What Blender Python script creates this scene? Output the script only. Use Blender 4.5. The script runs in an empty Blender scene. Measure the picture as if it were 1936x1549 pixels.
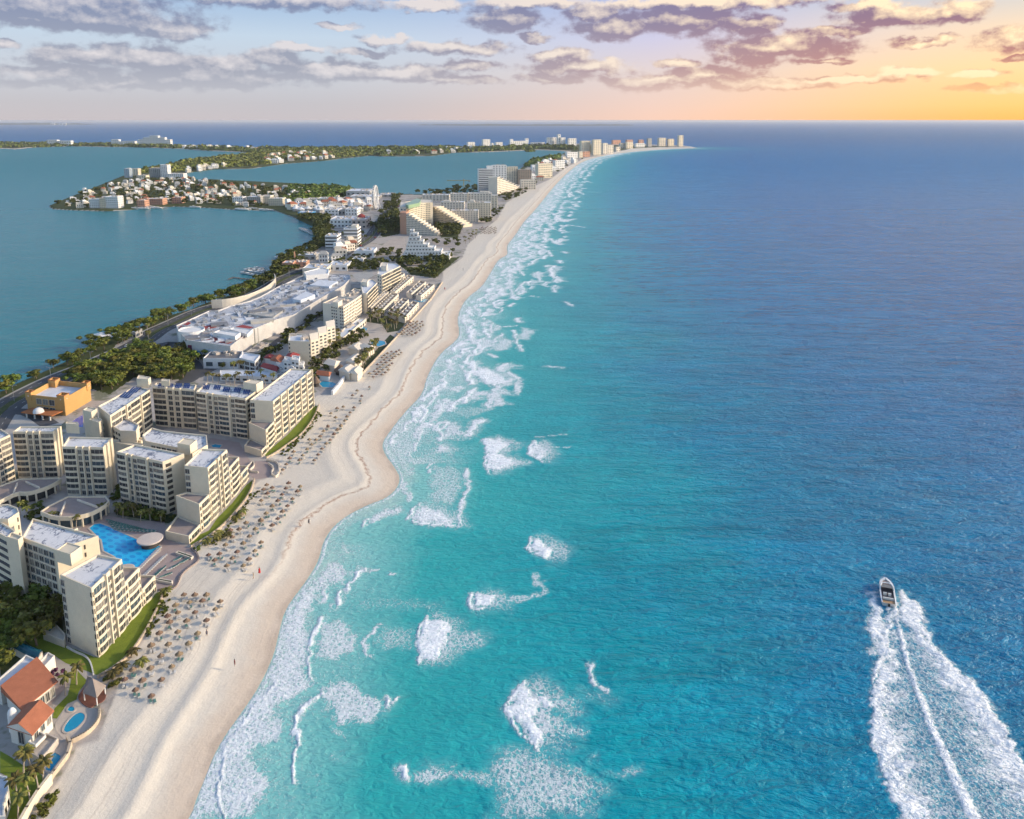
import bpy, math, random
import numpy as np
R_=random.Random(7)
sc=bpy.context.scene
# ---------------------------------------------------------------- camera
F_=1500.;PIT=math.radians(11);PCY=519.;PCX=968.;HC=150.
cam=bpy.data.objects.new('camera',bpy.data.cameras.new('camera'));sc.collection.objects.link(cam)
cam.location=(0,0,HC);cam.rotation_euler=(math.radians(90)-PIT,0,0)
cam.data.sensor_width=36;cam.data.lens=36*F_/1936;cam.data.shift_y=-(774.5-PCY)/1936
cam.data.clip_start=1;cam.data.clip_end=400000
sc.camera=cam
sc.view_settings.view_transform='Standard';sc.view_settings.look='None';sc.view_settings.gamma=1
EXPO=.86;sc.view_settings.exposure=EXPO
sc.cycles.use_adaptive_sampling=True;sc.cycles.adaptive_threshold=.03;sc.cycles.max_bounces=4;sc.cycles.diffuse_bounces=2;sc.cycles.glossy_bounces=1;sc.cycles.transmission_bounces=2;sc.cycles.volume_bounces=0
SUN_AZ=math.radians(86);SUN_EL=math.radians(20)      # azimuth from +Y towards +X
# ---------------------------------------------------------------- node expression helper
class E:
    def __init__(s,nt,k): s.nt=nt;s.k=k
    def m(s,op,*a,clamp=False):
        n=s.nt.nodes.new('ShaderNodeMath');n.operation=op;n.use_clamp=clamp
        for i,x in enumerate((s,)+a): put(s.nt,n.inputs[i],x)
        return E(s.nt,n.outputs[0])
    def __add__(s,b): return s.m('ADD',b)
    def __radd__(s,b): return s.m('ADD',b)
    def __sub__(s,b): return s.m('SUBTRACT',b)
    def __rsub__(s,b): return (s.m('MULTIPLY',-1.)).m('ADD',b)
    def __mul__(s,b): return s.m('MULTIPLY',b)
    __rmul__=__mul__
    def __truediv__(s,b): return s.m('DIVIDE',b)
    def max(s,b): return s.m('MAXIMUM',b)
    def min(s,b): return s.m('MINIMUM',b)
    def clamp(s): return s.m('ADD',0.,clamp=True)
    def ss(s,a,b):
        n=s.nt.nodes.new('ShaderNodeMapRange');n.interpolation_type='SMOOTHSTEP'
        put(s.nt,n.inputs[0],s);put(s.nt,n.inputs[1],a);put(s.nt,n.inputs[2],b);return E(s.nt,n.outputs[0])
def put(nt,sock,x):
    if isinstance(x,E): nt.links.new(x.k,sock)
    elif isinstance(x,bpy.types.NodeSocket): nt.links.new(x,sock)
    else: sock.default_value=x
def c4(c): return (c[0],c[1],c[2],1.)
def mixc(nt,f,a,b,mode='MIX'):
    n=nt.nodes.new('ShaderNodeMix');n.data_type='RGBA';n.blend_type=mode
    put(nt,n.inputs[0],f)
    for s_,v in ((n.inputs[6],a),(n.inputs[7],b)): put(nt,s_,c4(v) if isinstance(v,(tuple,list)) else v)
    return n.outputs[2]
def ramp(nt,f,stops):
    n=nt.nodes.new('ShaderNodeValToRGB');r=n.color_ramp
    while len(r.elements)<len(stops): r.elements.new(1.)
    for e,(p,c) in zip(r.elements,stops): e.position=p
    for e,(p,c) in zip(r.elements,stops): e.color=c4(c) if isinstance(c,(tuple,list)) else (c,c,c,1)
    put(nt,n.inputs[0],f);return n.outputs[0]
def comb(nt,x,y,z=0.):
    n=nt.nodes.new('ShaderNodeCombineXYZ')
    for i,v in enumerate((x,y,z)): put(nt,n.inputs[i],v)
    return n.outputs[0]
def sepx(nt,v):
    n=nt.nodes.new('ShaderNodeSeparateXYZ');nt.links.new(v,n.inputs[0]);return [E(nt,o) for o in n.outputs]
def noise(nt,vec,scale,detail=3.,rough=.5,dist=0.,dim='3D'):
    n=nt.nodes.new('ShaderNodeTexNoise');n.noise_dimensions=dim
    if vec is not None: nt.links.new(vec,n.inputs['Vector'])
    n.inputs['Scale'].default_value=scale;n.inputs['Detail'].default_value=detail
    n.inputs['Roughness'].default_value=rough;n.inputs['Distortion'].default_value=dist
    return E(nt,n.outputs['Fac'])
def voro(nt,vec,scale,feature='F1',rand=1.):
    n=nt.nodes.new('ShaderNodeTexVoronoi');n.feature=feature
    nt.links.new(vec,n.inputs['Vector']);n.inputs['Scale'].default_value=scale;n.inputs['Randomness'].default_value=rand
    return E(nt,n.outputs['Distance'])
def vmul(nt,v,s):
    n=nt.nodes.new('ShaderNodeVectorMath');n.operation='MULTIPLY';put(nt,n.inputs[0],v);put(nt,n.inputs[1],s);return n.outputs[0]
def vadd(nt,v,s):
    n=nt.nodes.new('ShaderNodeVectorMath');n.operation='ADD';put(nt,n.inputs[0],v);put(nt,n.inputs[1],s);return n.outputs[0]
# ---------------------------------------------------------------- world: Nishita sky with a sunset horizon and cumulus
wd=bpy.data.worlds.new('World');sc.world=wd;wd.use_nodes=True
nt=wd.node_tree;nt.nodes.clear()
wo=nt.nodes.new('ShaderNodeOutputWorld');bg=nt.nodes.new('ShaderNodeBackground');nt.links.new(bg.outputs[0],wo.inputs[0])
wd.cycles.sampling_method='MANUAL';wd.cycles.sample_map_resolution=128
SKS=.15;bg.inputs[1].default_value=SKS
sky=nt.nodes.new('ShaderNodeTexSky');sky.sky_type='NISHITA';sky.sun_disc=False
sky.sun_elevation=SUN_EL;sky.sun_rotation=SUN_AZ;sky.altitude=100;sky.air_density=1.;sky.dust_density=1.5;sky.ozone_density=2.
tc=nt.nodes.new('ShaderNodeTexCoord')
dx,dy,dz=sepx(nt,tc.outputs['Generated'])
az=dx.m('ARCTAN2',dy);el=dz.m('ARCSINE')
def azel(px,py):
    a=(px-PCX)/F_;b=-(py-PCY)/F_;cp,sp=math.cos(PIT),math.sin(PIT)
    d=(a,cp+b*sp,-sp+b*cp);l=math.sqrt(sum(q*q for q in d))
    return math.atan2(d[0],d[1]),math.asin(d[2]/l)
t=az.ss(-.28,.62)
eln=(el*(1/.16)).clamp()
left=ramp(nt,eln,[(0,(.60,.55,.57)),(.12,(.58,.56,.59)),(.35,(.61,.65,.72)),(.6,(.57,.69,.82)),(1,(.28,.46,.74))])
midc=ramp(nt,eln,[(0,(.98,.66,.52)),(.12,(.92,.67,.57)),(.35,(.82,.69,.66)),(.6,(.66,.64,.82)),(1,(.42,.50,.80))])
right=ramp(nt,eln,[(0,(1.30,.58,.13)),(.1,(1.3,.70,.22)),(.35,(1.22,.80,.40)),(.6,(1.05,.80,.55)),(.85,(.66,.70,.72)),(1,(.45,.60,.78))])
band=mixc(nt,(t*2.).clamp(),left,midc)
tr_=(t*2.-1.).clamp();band=mixc(nt,tr_*(tr_*.5+.5),band,right)
# clouds: (centre x, centre y, half width, half height) measured in the photograph, kept as directions in the sky
CL=[(690,100,60,7),(1010,70,40,7),(640,50,45,5),(1580,60,70,9),(1750,78,60,7),(1850,140,50,6),(1000,6,120,12),(800,10,90,9),(60,10,260,34),(150,36,200,22),(300,56,120,17),(520,0,190,16),(60,42,60,9),(5,82,26,7),(220,108,160,21),(300,115,90,24),(430,128,80,25),(520,112,60,17),(400,146,220,22),(640,135,120,18),(120,138,110,12),(200,160,190,9),(760,140,120,14),
(960,35,88,25),(860,92,130,13),(720,76,55,9),(880,124,70,10),(560,92,65,9),(850,150,120,8),(1050,105,60,12),(1090,128,120,15),(1040,150,80,9),(1160,50,95,22),(1120,24,60,14),(1300,38,125,26),(1430,50,55,24),(1470,88,150,22),(1320,6,250,13),(1420,108,80,14),(1280,118,50,8),(1340,140,110,13),(1220,160,90,14),(1250,150,150,10),(1390,155,140,9),(1690,32,120,20),(1800,24,60,18),(1710,140,60,10),(1915,74,60,18),(1600,150,120,7),(1560,115,60,6),(1480,165,120,7),(1880,165,60,6),(1640,10,60,9),(1930,110,30,6)]
P=comb(nt,az,el)
w1=noise(nt,vmul(nt,P,(1,1.7,1)),26,4,.55);w2=noise(nt,vmul(nt,vadd(nt,P,(3.1,1.7,0)),(1,1.7,1)),26,4,.55)
Pw=vadd(nt,P,comb(nt,(w1-.5)*.05,(w2-.5)*.026))
def field(Pv,cl):
    out=None
    for (cx,cy,hw,hh) in cl:
        a0,e0=azel(cx,cy)
        s=vmul(nt,vadd(nt,Pv,(-a0,-e0,0)),(F_/hw/1.12,F_/(hh*1.1+1.5)/1.12,0))
        n=nt.nodes.new('ShaderNodeVectorMath');n.operation='LENGTH';nt.links.new(s,n.inputs[0])
        d=E(nt,n.outputs['Value'])
        out=d if out is None else out.m('SMOOTH_MIN',d,.25)
    return 1.-out
f0=field(Pw,CL)
det=noise(nt,vmul(nt,P,(1,1.45,1)),40,7,.58)
up=noise(nt,vmul(nt,vadd(nt,P,(-.004,-.006,0)),(1,1.45,1)),40,7,.58)
dens=f0+(det-.5)*1.2
cov=dens.ss(.04,.46)
# light from above and the right: compare with the field a little higher up
f1=field(vadd(nt,Pw,(.005,.012,0)),CL)
lit=((f0-f1)*1.25+(up-det)*2.0-.02).clamp()
lit=(lit+(dens.ss(.5,.05))*.12).clamp()
dark=mixc(nt,t,ramp(nt,eln,[(0,(.46,.45,.49)),(.5,(.34,.37,.47)),(1,(.17,.23,.42))]),ramp(nt,eln,[(0,(.95,.45,.16)),(.35,(.62,.28,.22)),(.7,(.32,.17,.25)),(1,(.24,.16,.30))]))
brig=mixc(nt,t,(.76,.72,.74),(1.3,.98,.60))
cl=mixc(nt,lit,dark,brig)
thin=(el.ss(.002,.068))*.94
band=mixc(nt,cov*thin,band,cl)
bandk=vmul(nt,band,(1/SKS/2**EXPO,)*3)
skyc=mixc(nt,el.ss(.16,.42).max(az.m('ABSOLUTE').ss(.85,1.25)),bandk,sky.outputs[0])
nt.links.new(skyc,bg.inputs[0])
# ---------------------------------------------------------------- sun
sl=bpy.data.lights.new('sun','SUN');sl.energy=2.3;sl.angle=math.radians(.6);sl.color=(1.,.81,.57)
so=bpy.data.objects.new('sun',sl);sc.collection.objects.link(so)
so.rotation_euler=(math.radians(90)-SUN_EL,0,-SUN_AZ+math.pi)
so.location=(300,0,300)
# ---------------------------------------------------------------- calibration: picture of the site plan -> metres
cp_,sp_=math.cos(PIT),math.sin(PIT)
def G(p,z=0.):
    a=(p[0]-PCX)/F_;b=-(p[1]-PCY)/F_
    t=(z-HC)/(-sp_+b*cp_);return (t*a,t*(cp_+b*sp_))
def J(x,y,z):
    z-=HC;f=y*cp_-z*sp_;u=y*sp_+z*cp_
    return (PCX+F_*x/f,PCY-F_*u/f)
def HT(p,ytop,z=2.):
    x,y=G(p,z);lo,hi=z,149.
    for _ in range(40):
        m=(lo+hi)/2
        if J(x,y,m)[1]>ytop: lo=m
        else: hi=m
    return m
def crop(x0,y0,s): return lambda *p:[(x/s+x0,y/s+y0) for x,y in p]
r1=crop(0,1150,3.872);r2=crop(0,900,3.872);r3=crop(0,680,4.84);r4=crop(250,680,4.84)
m1=crop(300,480,4.84);m2=crop(520,480,5.694);m3=crop(520,340,4.4);m4=crop(0,560,4.84)
z1=crop(0,940,9.68);z2=crop(80,1080,9.68);z3=crop(0,1230,9.68);z4=crop(0,1389,9.68);z5=crop(220,820,9.68);z6=crop(300,880,7.446)
n1=crop(80,280,4.84);n2=crop(400,300,5.378);n3=crop(720,230,3.1226);n4=crop(0,220,2.766)
s1=crop(350,1050,3.104);s2=crop(700,1150,3.2267);s3=crop(550,700,3.442);s4=crop(750,400,3.52);q1=crop(1500,1050,3.1032)
def GS(ps,z=0.): return [G(p,z) for p in ps]
# ---------------------------------------------------------------- materials
MATS={}
def new_mat(name):
    m=bpy.data.materials.new(name);m.use_nodes=True;n=m.node_tree;b=n.nodes['Principled BSDF'];return m,n,b
def mat(name,col,rough=.8,var=.12,scale=.4,col2=None,bump=0.,objvar=0.,metal=0.,spec=.3,island=0.):
    """plain surface: colour broken up by two scales of noise, optional change of tone from object to object or leaf to leaf"""
    if name in MATS: return MATS[name]
    m,n,b=new_mat(name)
    g=n.nodes.new('ShaderNodeNewGeometry');pos=g.outputs['Position']
    f=noise(n,pos,scale,5,.6)
    f2=noise(n,pos,scale*7,3,.6)
    ff=((f-.5)*1.3+(f2-.5)*.7+.5).clamp()
    a=[max(0,c*(1-var)) for c in col];d=col2 if col2 else [min(1,c*(1+var)) for c in col]
    c=mixc(n,ff,tuple(a),tuple(d))
    if objvar:
        oi=n.nodes.new('ShaderNodeObjectInfo');v=E(n,oi.outputs['Random'])*(2*objvar)+(1-objvar)
        hs=n.nodes.new('ShaderNodeHueSaturation');n.links.new(c,hs.inputs['Color']);put(n,hs.inputs['Value'],v)
        put(n,hs.inputs['Hue'],E(n,oi.outputs['Random'])*(.06*objvar/.3)+(.5-.03*objvar/.3));c=hs.outputs[0]
    if island:
        v=E(n,g.outputs['Random Per Island'])*(2*island)+(1-island)
        hs=n.nodes.new('ShaderNodeHueSaturation');n.links.new(c,hs.inputs['Color']);put(n,hs.inputs['Value'],v);c=hs.outputs[0]
    n.links.new(c,b.inputs['Base Color']);b.inputs['Roughness'].default_value=rough;b.inputs['Metallic'].default_value=metal
    b.inputs['Specular IOR Level'].default_value=spec
    if bump:
        bn=n.nodes.new('ShaderNodeBump');bn.inputs['Distance'].default_value=bump;put(n,bn.inputs['Height'],f2);n.links.new(bn.outputs[0],b.inputs['Normal'])
    MATS[name]=m;return m
# ---------------------------------------------------------------- mesh helpers
COL=sc.collection
def npmesh(name,V,Q,attrs=None,smooth=True):
    me=bpy.data.meshes.new(name);V=np.asarray(V,np.float32);Q=np.asarray(Q,np.int32);k=Q.shape[1]
    me.vertices.add(len(V));me.vertices.foreach_set('co',V.ravel())
    me.loops.add(Q.size);me.loops.foreach_set('vertex_index',Q.ravel())
    me.polygons.add(len(Q));me.polygons.foreach_set('loop_start',np.arange(0,Q.size,k,dtype=np.int32))
    me.polygons.foreach_set('use_smooth',np.full(len(Q),smooth))
    for nme,arr in (attrs or {}).items():
        at=me.attributes.new(nme,'FLOAT','POINT');at.data.foreach_set('value',np.asarray(arr,np.float32))
    me.update(calc_edges=True);return me
def mk(name,me,parent=None,loc=(0,0,0),rz=0.,sc_=None):
    o=bpy.data.objects.new(name,me);COL.objects.link(o);o.location=loc;o.rotation_euler=(0,0,rz)
    if sc_ is not None: o.scale=sc_ if isinstance(sc_,(tuple,list)) else (sc_,)*3
    if parent is not None: o.parent=parent
    return o
def tag(o,label=None,cat=None,group=None,kind=None):
    if label: o['label']=label
    if cat: o['category']=cat
    if group: o['group']=group
    if kind: o['kind']=kind
    return o
def thing(name,label,cat,loc=(0,0,0),rz=0.,group=None,sc_=None):
    return tag(mk(name,None,None,loc,rz,sc_),label,cat,group)
class MB:
    def __init__(s): s.v=[];s.f=[];s.mi=[]
    def add(s,vs,fs,mi=0):
        o=len(s.v);s.v+=[tuple(v) for v in vs];s.f+=[tuple(i+o for i in f) for f in fs];s.mi+=[mi]*len(fs);return s
    def box(s,c,d,rz=0.,mi=0):
        hx,hy,hz=d[0]/2,d[1]/2,d[2]/2;cs,sn=math.cos(rz),math.sin(rz);vs=[]
        for z in (-hz,hz):
            for x,y in ((-hx,-hy),(hx,-hy),(hx,hy),(-hx,hy)): vs.append((c[0]+x*cs-y*sn,c[1]+x*sn+y*cs,c[2]+z))
        return s.add(vs,[(3,2,1,0),(4,5,6,7),(0,1,5,4),(1,2,6,5),(2,3,7,6),(3,0,4,7)],mi)
    def prism(s,poly,za,zb,mi=0,bottom=False):
        poly=ccw(poly);n=len(poly);vs=[(x,y,za) for x,y in poly]+[(x,y,zb) for x,y in poly]
        fs=[(i,(i+1)%n,n+(i+1)%n,n+i) for i in range(n)]+[tuple(range(n,2*n))]
        if bottom: fs.append(tuple(range(n-1,-1,-1)))
        return s.add(vs,fs,mi)
    def parapet(s,poly,za,zb,par=.7,t=.3,mi=0):
        """walls whose top is a rim round a sunken roof; returns the inner outline"""
        poly=ccw(poly);q=inset(poly,t);n=len(poly)
        vs=[(x,y,za) for x,y in poly]+[(x,y,zb) for x,y in poly]+[(x,y,zb) for x,y in q]+[(x,y,zb-par-.3) for x,y in q]
        fs=[]
        for i in range(n):
            j=(i+1)%n
            for k in range(3): fs.append((k*n+i,k*n+j,(k+1)*n+j,(k+1)*n+i))
        s.add(vs,fs,mi);return q
    def flat(s,poly,z,mi=0):
        poly=ccw(poly);return s.add([(x,y,z) for x,y in poly],[tuple(range(len(poly)))],mi)
    def tube(s,pts,rad,n=6,mi=0):
        rings=[]
        for i,p in enumerate(pts):
            a=np.array(pts[max(0,i-1)],float);b=np.array(pts[min(len(pts)-1,i+1)],float);d=b-a;d/=np.linalg.norm(d)+1e-9
            u=np.cross(d,(0,0,1)) if abs(d[2])<.95 else np.cross(d,(1,0,0));u/=np.linalg.norm(u);w=np.cross(d,u)
            r=rad[i] if isinstance(rad,(list,tuple)) else rad
            rings.append([tuple(np.array(p)+r*(math.cos(q)*u+math.sin(q)*w)) for q in [2*math.pi*k/n for k in range(n)]])
        vs=[v for r in rings for v in r];fs=[]
        for i in range(len(pts)-1):
            for k in range(n): fs.append((i*n+k,i*n+(k+1)%n,(i+1)*n+(k+1)%n,(i+1)*n+k))
        fs.append(tuple(range(n-1,-1,-1)));fs.append(tuple((len(pts)-1)*n+k for k in range(n)))
        return s.add(vs,fs,mi)
    def lathe(s,prof,n=12,c=(0,0),mi=0,sx=1.,sy=1.):
        vs=[(c[0]+r*math.cos(2*math.pi*k/n)*sx,c[1]+r*math.sin(2*math.pi*k/n)*sy,z) for r,z in prof for k in range(n)];fs=[]
        for i in range(len(prof)-1):
            for k in range(n): fs.append((i*n+k,i*n+(k+1)%n,(i+1)*n+(k+1)%n,(i+1)*n+k))
        fs.append(tuple((len(prof)-1)*n+k for k in range(n)))
        return s.add(vs,fs,mi)
    def mesh(s,name,mats,smooth=False):
        me=bpy.data.meshes.new(name);me.from_pydata(s.v,[],s.f)
        for m in (mats if isinstance(mats,(list,tuple)) else [mats]): me.materials.append(m)
        me.polygons.foreach_set('material_index',s.mi)
        if smooth: me.polygons.foreach_set('use_smooth',[True]*len(s.f))
        me.update();return me
    def build(s,name,mats,parent=None,loc=(0,0,0),rz=0.,smooth=False):
        return mk(name,s.mesh(name,mats,smooth),parent,loc,rz)
def area(p): return .5*sum(p[i][0]*p[(i+1)%len(p)][1]-p[(i+1)%len(p)][0]*p[i][1] for i in range(len(p)))
def ccw(p): p=[tuple(q) for q in p];return p if area(p)>0 else p[::-1]
def inset(p,t):
    out=[];n=len(p)
    for i in range(n):
        a,b,c=p[i-1],p[i],p[(i+1)%n]
        d1=np.array((b[0]-a[0],b[1]-a[1]));d2=np.array((c[0]-b[0],c[1]-b[1]));d1=d1/(np.linalg.norm(d1)+1e-9);d2=d2/(np.linalg.norm(d2)+1e-9)
        n1_=np.array((-d1[1],d1[0]));n2_=np.array((-d2[1],d2[0]));k=n1_+n2_;k=k/max(.35,float(k@n1_))
        out.append((b[0]+k[0]*t,b[1]+k[1]*t))
    return out
def smooth_line(p,n=3,closed=False):
    p=[tuple(q) for q in p]
    for _ in range(n):
        o=[];m=len(p)
        for i in range(m if closed else m-1):
            a,b=p[i],p[(i+1)%m];o+=[(.75*a[0]+.25*b[0],.75*a[1]+.25*b[1]),(.25*a[0]+.75*b[0],.25*a[1]+.75*b[1])]
        p=o if closed else [p[0]]+o+[p[-1]]
    return p
# ---------------------------------------------------------------- coast lines
SHORE=[(-120,-120),(-95,20),(-78,110)]+GS([(360,1549),(372,1510),(385,1480),(412,1410),(470,1330),(495,1290),(518,1240),(528,1195),(540,1150),(575,1105),(603,1062),(612,1020),(640,985),(690,957),(738,940),(760,908),(746,882),(727,858),(722,838),(738,815),(765,780),(800,745),(806,715),(830,670),(862,645),(870,632),(864,600),(880,565),(912,543),(930,512),(943,490),(962,482),(957,466),(975,445),(990,420),(1010,400),(1030,375),(1050,350),(1075,325),(1100,306),(1130,297),(1170,290),(1230,284),(1290,281),(1318,280.5)])
SHORE=[SHORE[0],SHORE[1]]+smooth_line(SHORE[2:],2)
BACK=GS([(1308,278),(1290,275.5),(1200,273),(1100,272),(1000,274),(900,278),(850,279),(720,280),(600,281),(506,280),(420,279),(360,276.5),(280,275),(217,273),(100,272.5),(0,271),(-250,270)])
NORTHL=GS([(-250,283),(0,281),(28,283),(60,279.5),(130,277),(200,278.5),(262,279),(330,281.5),(400,286),(480,289.5),(500,290.5)])
GOLF=GS([(484,293.5),(398,302),(345,308),(290,318),(240,330),(215,340),(185,352),(160,362),(120,378),(92,390),(100,396),(140,398),(200,400),(250,397),(330,391),(400,394),(440,397),(490,398),(520,399),(554,411),(595,430),(599,460),(565,479),(533,492),(520,512),(506,524),(478,541),(432,561),(383,577),(352,590),(300,604),(258,622),(227,634),(176,655),(149,675),(107,693),(68,711),(20,732),(0,743)])+[(-330,310),(-390,150),(-420,-120)]
HOLE=GS([(348,328),(402,321),(474,319.5),(539,310),(604,305.6),(640,301),(700,295),(720,296.6),(816,295.6),(858,289.5),(925,288),(1018,284),(1072,286.5),(1055,296),(1000,307),(985,318),(960,340),(930,352),(904,363),(870,366),(833,368),(788,369),(738,368),(715,367),(656,359),(614,353),(567,348),(493,344.6),(400,340),(370,341)])
OUTER=SHORE+BACK+NORTHL+GOLF
LAGOON=NORTHL+GOLF+[(-3000,-120),(-6000,3500)]
INL=GS([(52,1549),(103,1488),(129,1447),(145,1413),(186,1400),(201,1357),(219,1315),(226,1285),(232,1256),(258,1230),(281.5,1199),(297,1168),(307,1125),(333,1109),(338,1091),(374.5,1060),(361.6,1039),(403,1011),(441.6,975),(478,921),(490,909),(508,903),(527,886),(529,870),(506,866),(543,845),(580,808),(599,773),(593,754),(600,748),(630,746),(651,718),(674,719),(700,690),(750,638),(815,566),(836,534),(838,513),(874,488),(884,463),(906,442),(940,415),(957,384),(985,366),(1002,356),(1040,339),(1072,316),(1104,300),(1143,292.5),(1194,281),(1245,278.5),(1300,278.5)],2.)
INL=[(-120,60),(-108,110)]+INL
SANDP=[SHORE[0]]+SHORE[1:]+INL[::-1]
def dist_line(X,Y,pts,closed=False):
    D=np.full(X.shape,1e9);pts=list(pts)+([pts[0]] if closed else [])
    for (ax,ay),(bx,by) in zip(pts[:-1],pts[1:]):
        vx,vy=bx-ax,by-ay;L=vx*vx+vy*vy+1e-9
        t=np.clip(((X-ax)*vx+(Y-ay)*vy)/L,0,1);D=np.minimum(D,(X-ax-t*vx)**2+(Y-ay-t*vy)**2)
    return np.sqrt(D)
def inside(X,Y,poly):
    r=np.zeros(X.shape,bool);n=len(poly)
    for i in range(n):
        ax,ay=poly[i];bx,by=poly[(i+1)%n]
        if ay==by: continue
        c=((ay>Y)!=(by>Y))&(X<(bx-ax)*(Y-ay)/(by-ay)+ax);r^=c
    return r
def vnoise(X,Y,s,seed=0):
    x,y=X/s,Y/s;xi,yi=np.floor(x).astype(np.int64),np.floor(y).astype(np.int64);fx,fy=x-xi,y-yi
    def h(a,b):
        n=(a*374761393+b*668265263+seed*1442695)&0xffffffff;n=((n^(n>>13))*1274126177)&0xffffffff;return ((n^(n>>16))&0xffff)/65535.
    fx=fx*fx*(3-2*fx);fy=fy*fy*(3-2*fy)
    return (h(xi,yi)*(1-fx)+h(xi+1,yi)*fx)*(1-fy)+(h(xi,yi+1)*(1-fx)+h(xi+1,yi+1)*fx)*fy
def fbm(X,Y,s,seed=0): return .5*vnoise(X,Y,s,seed)+.3*vnoise(X,Y,s/2.1,seed+1)+.2*vnoise(X,Y,s/4.3,seed+2)
def sstep(a,b,x): t=np.clip((x-a)/(b-a),0,1);return t*t*(3-2*t)
# ---------------------------------------------------------------- polar sheet used by ground and water (finer near the viewpoint)
A=np.radians(np.concatenate([np.linspace(-110,-40,28)[:-1],np.linspace(-40,40,760),np.linspace(40,110,28)[1:]]))
rr=[55.]
while rr[-1]<6500: rr.append(rr[-1]*1.0048)
rr=np.array(rr);rf=[rr[-1]]
while rf[-1]<90000: rf.append(rf[-1]*1.06)
RAD=np.concatenate([rr,rf[1:]])
AA,RR=np.meshgrid(A,RAD);X=(RR*np.sin(AA));Y=(RR*np.cos(AA));nA,nR=len(A),len(RAD)
Xf,Yf=X.ravel(),Y.ravel()
near=(RR.ravel()<9000)
def onnear(fn,fill):
    o=np.full(Xf.shape,fill,float);o[near]=fn(Xf[near],Yf[near]);return o
dsea=onnear(lambda x,y:dist_line(x,y,SHORE),5000.)
dall=onnear(lambda x,y:np.minimum(dist_line(x,y,OUTER,True),dist_line(x,y,HOLE,True)),5000.)
land=onnear(lambda x,y:inside(x,y,OUTER)&~inside(x,y,HOLE),0.)>.5
lag=onnear(lambda x,y:(inside(x,y,LAGOON)|inside(x,y,HOLE)),0.)>.5
sd=np.where(land,dall,-dall)
sandp=onnear(lambda x,y:inside(x,y,SANDP),0.)>.5
idx=np.arange(nA*nR).reshape(nR,nA)
QUADS=np.stack([idx[:-1,:-1],idx[:-1,1:],idx[1:,1:],idx[1:,:-1]],-1).reshape(-1,4)
# ---------------------------------------------------------------- ground and beach
dlagl=onnear(lambda x,y:np.minimum(dist_line(x,y,GOLF),dist_line(x,y,HOLE,True)),5000.)
dinl=onnear(lambda x,y:dist_line(x,y,INL),5000.);sinl=np.where(sandp,dinl,-dinl)
Zt=np.where(land,np.minimum(np.minimum(2.,.55*dall),.085*dsea),np.maximum(-4.,-.25*dall))
ridge=(1+.6*sstep(300,190,Yf))*np.where(sandp,np.exp(-((dsea-14-5*(vnoise(Xf,Yf,40,5)-.5))/2.2)**2)*.30+np.exp(-((dsea-24-8*(vnoise(Xf,Yf,60,9)-.5))/3)**2)*.20+(fbm(Xf,Yf,4,11)-.5)*.06,0)*np.clip(dsea/6,0,1)*sstep(0,3,dinl)
Zt=Zt+ridge
VEGP=[m4((620,790),(850,640),(1200,500),(1330,480),(1700,500),(1780,640),(1700,770),(1240,740),(1000,900),(840,850)),r1((0,0),(480,260),(330,330),(0,560)),r2((0,850),(430,900),(460,1150),(0,1160)),m3((1000,680),(1390,660),(1540,640),(1330,820),(1130,790)),m3((790,400),(1030,210),(1040,450),(900,480)),m3((1310,370),(1560,390),(1520,480),(1380,480)),n2((840,600),(1200,590),(1200,753),(1070,753)),n2((830,350),(1400,310),(1280,400),(950,430))]
veg=np.where(land&(dlagl<17),1.,0.)
far=land&(Yf>1230)&(Xf<-330+.0*Yf)|(land&(Yf>3000)&(dsea>90)&(dlagl<900))
veg[far]=.85
for p in VEGP: veg=np.maximum(veg,onnear(lambda x,y:inside(x,y,GS(p,2.)),0.))
veg[sandp]=0
use=(sd>-9)&near
q=use[QUADS].all(1)&(RR.ravel()[QUADS[:,0]]<8500)
gm,n,b=new_mat('ground_and_sand')
def attr(n,name):
    a=n.nodes.new('ShaderNodeAttribute');a.attribute_name=name;return E(n,a.outputs['Fac'])
pos=n.nodes.new('ShaderNodeNewGeometry').outputs['Position']
dS=attr(n,'shore');sI=attr(n,'sand');vg=attr(n,'veg')
nz=noise(n,pos,.08,5,.6);nf=noise(n,pos,1.3,4,.65);nm=noise(n,pos,.35,4,.6)
dW=dS+(nz-.5)*9
dry=mixc(n,nm,(.61,.545,.455),(.70,.635,.535))
sand=mixc(n,dW.ss(11,3),dry,(.62,.51,.40))
sand=mixc(n,(dW.ss(3.,.3)),sand,(.50,.40,.31))
# tide wrack: a thin ragged line of weed along the top of the wash
wr=E(n,ramp(n,((dS+(nz-.5)*7+(nm-.5)*3)-8.)*(1/8.),[(0,0.),(.38,0.),(.5,1.),(.62,0.),(1,0.)]))
_,py_,_=sepx(n,pos)
sand=mixc(n,(wr*nf.ss(.34,.56)*py_.ss(225,280)).m('MULTIPLY',.9),sand,(.28,.15,.10))
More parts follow.
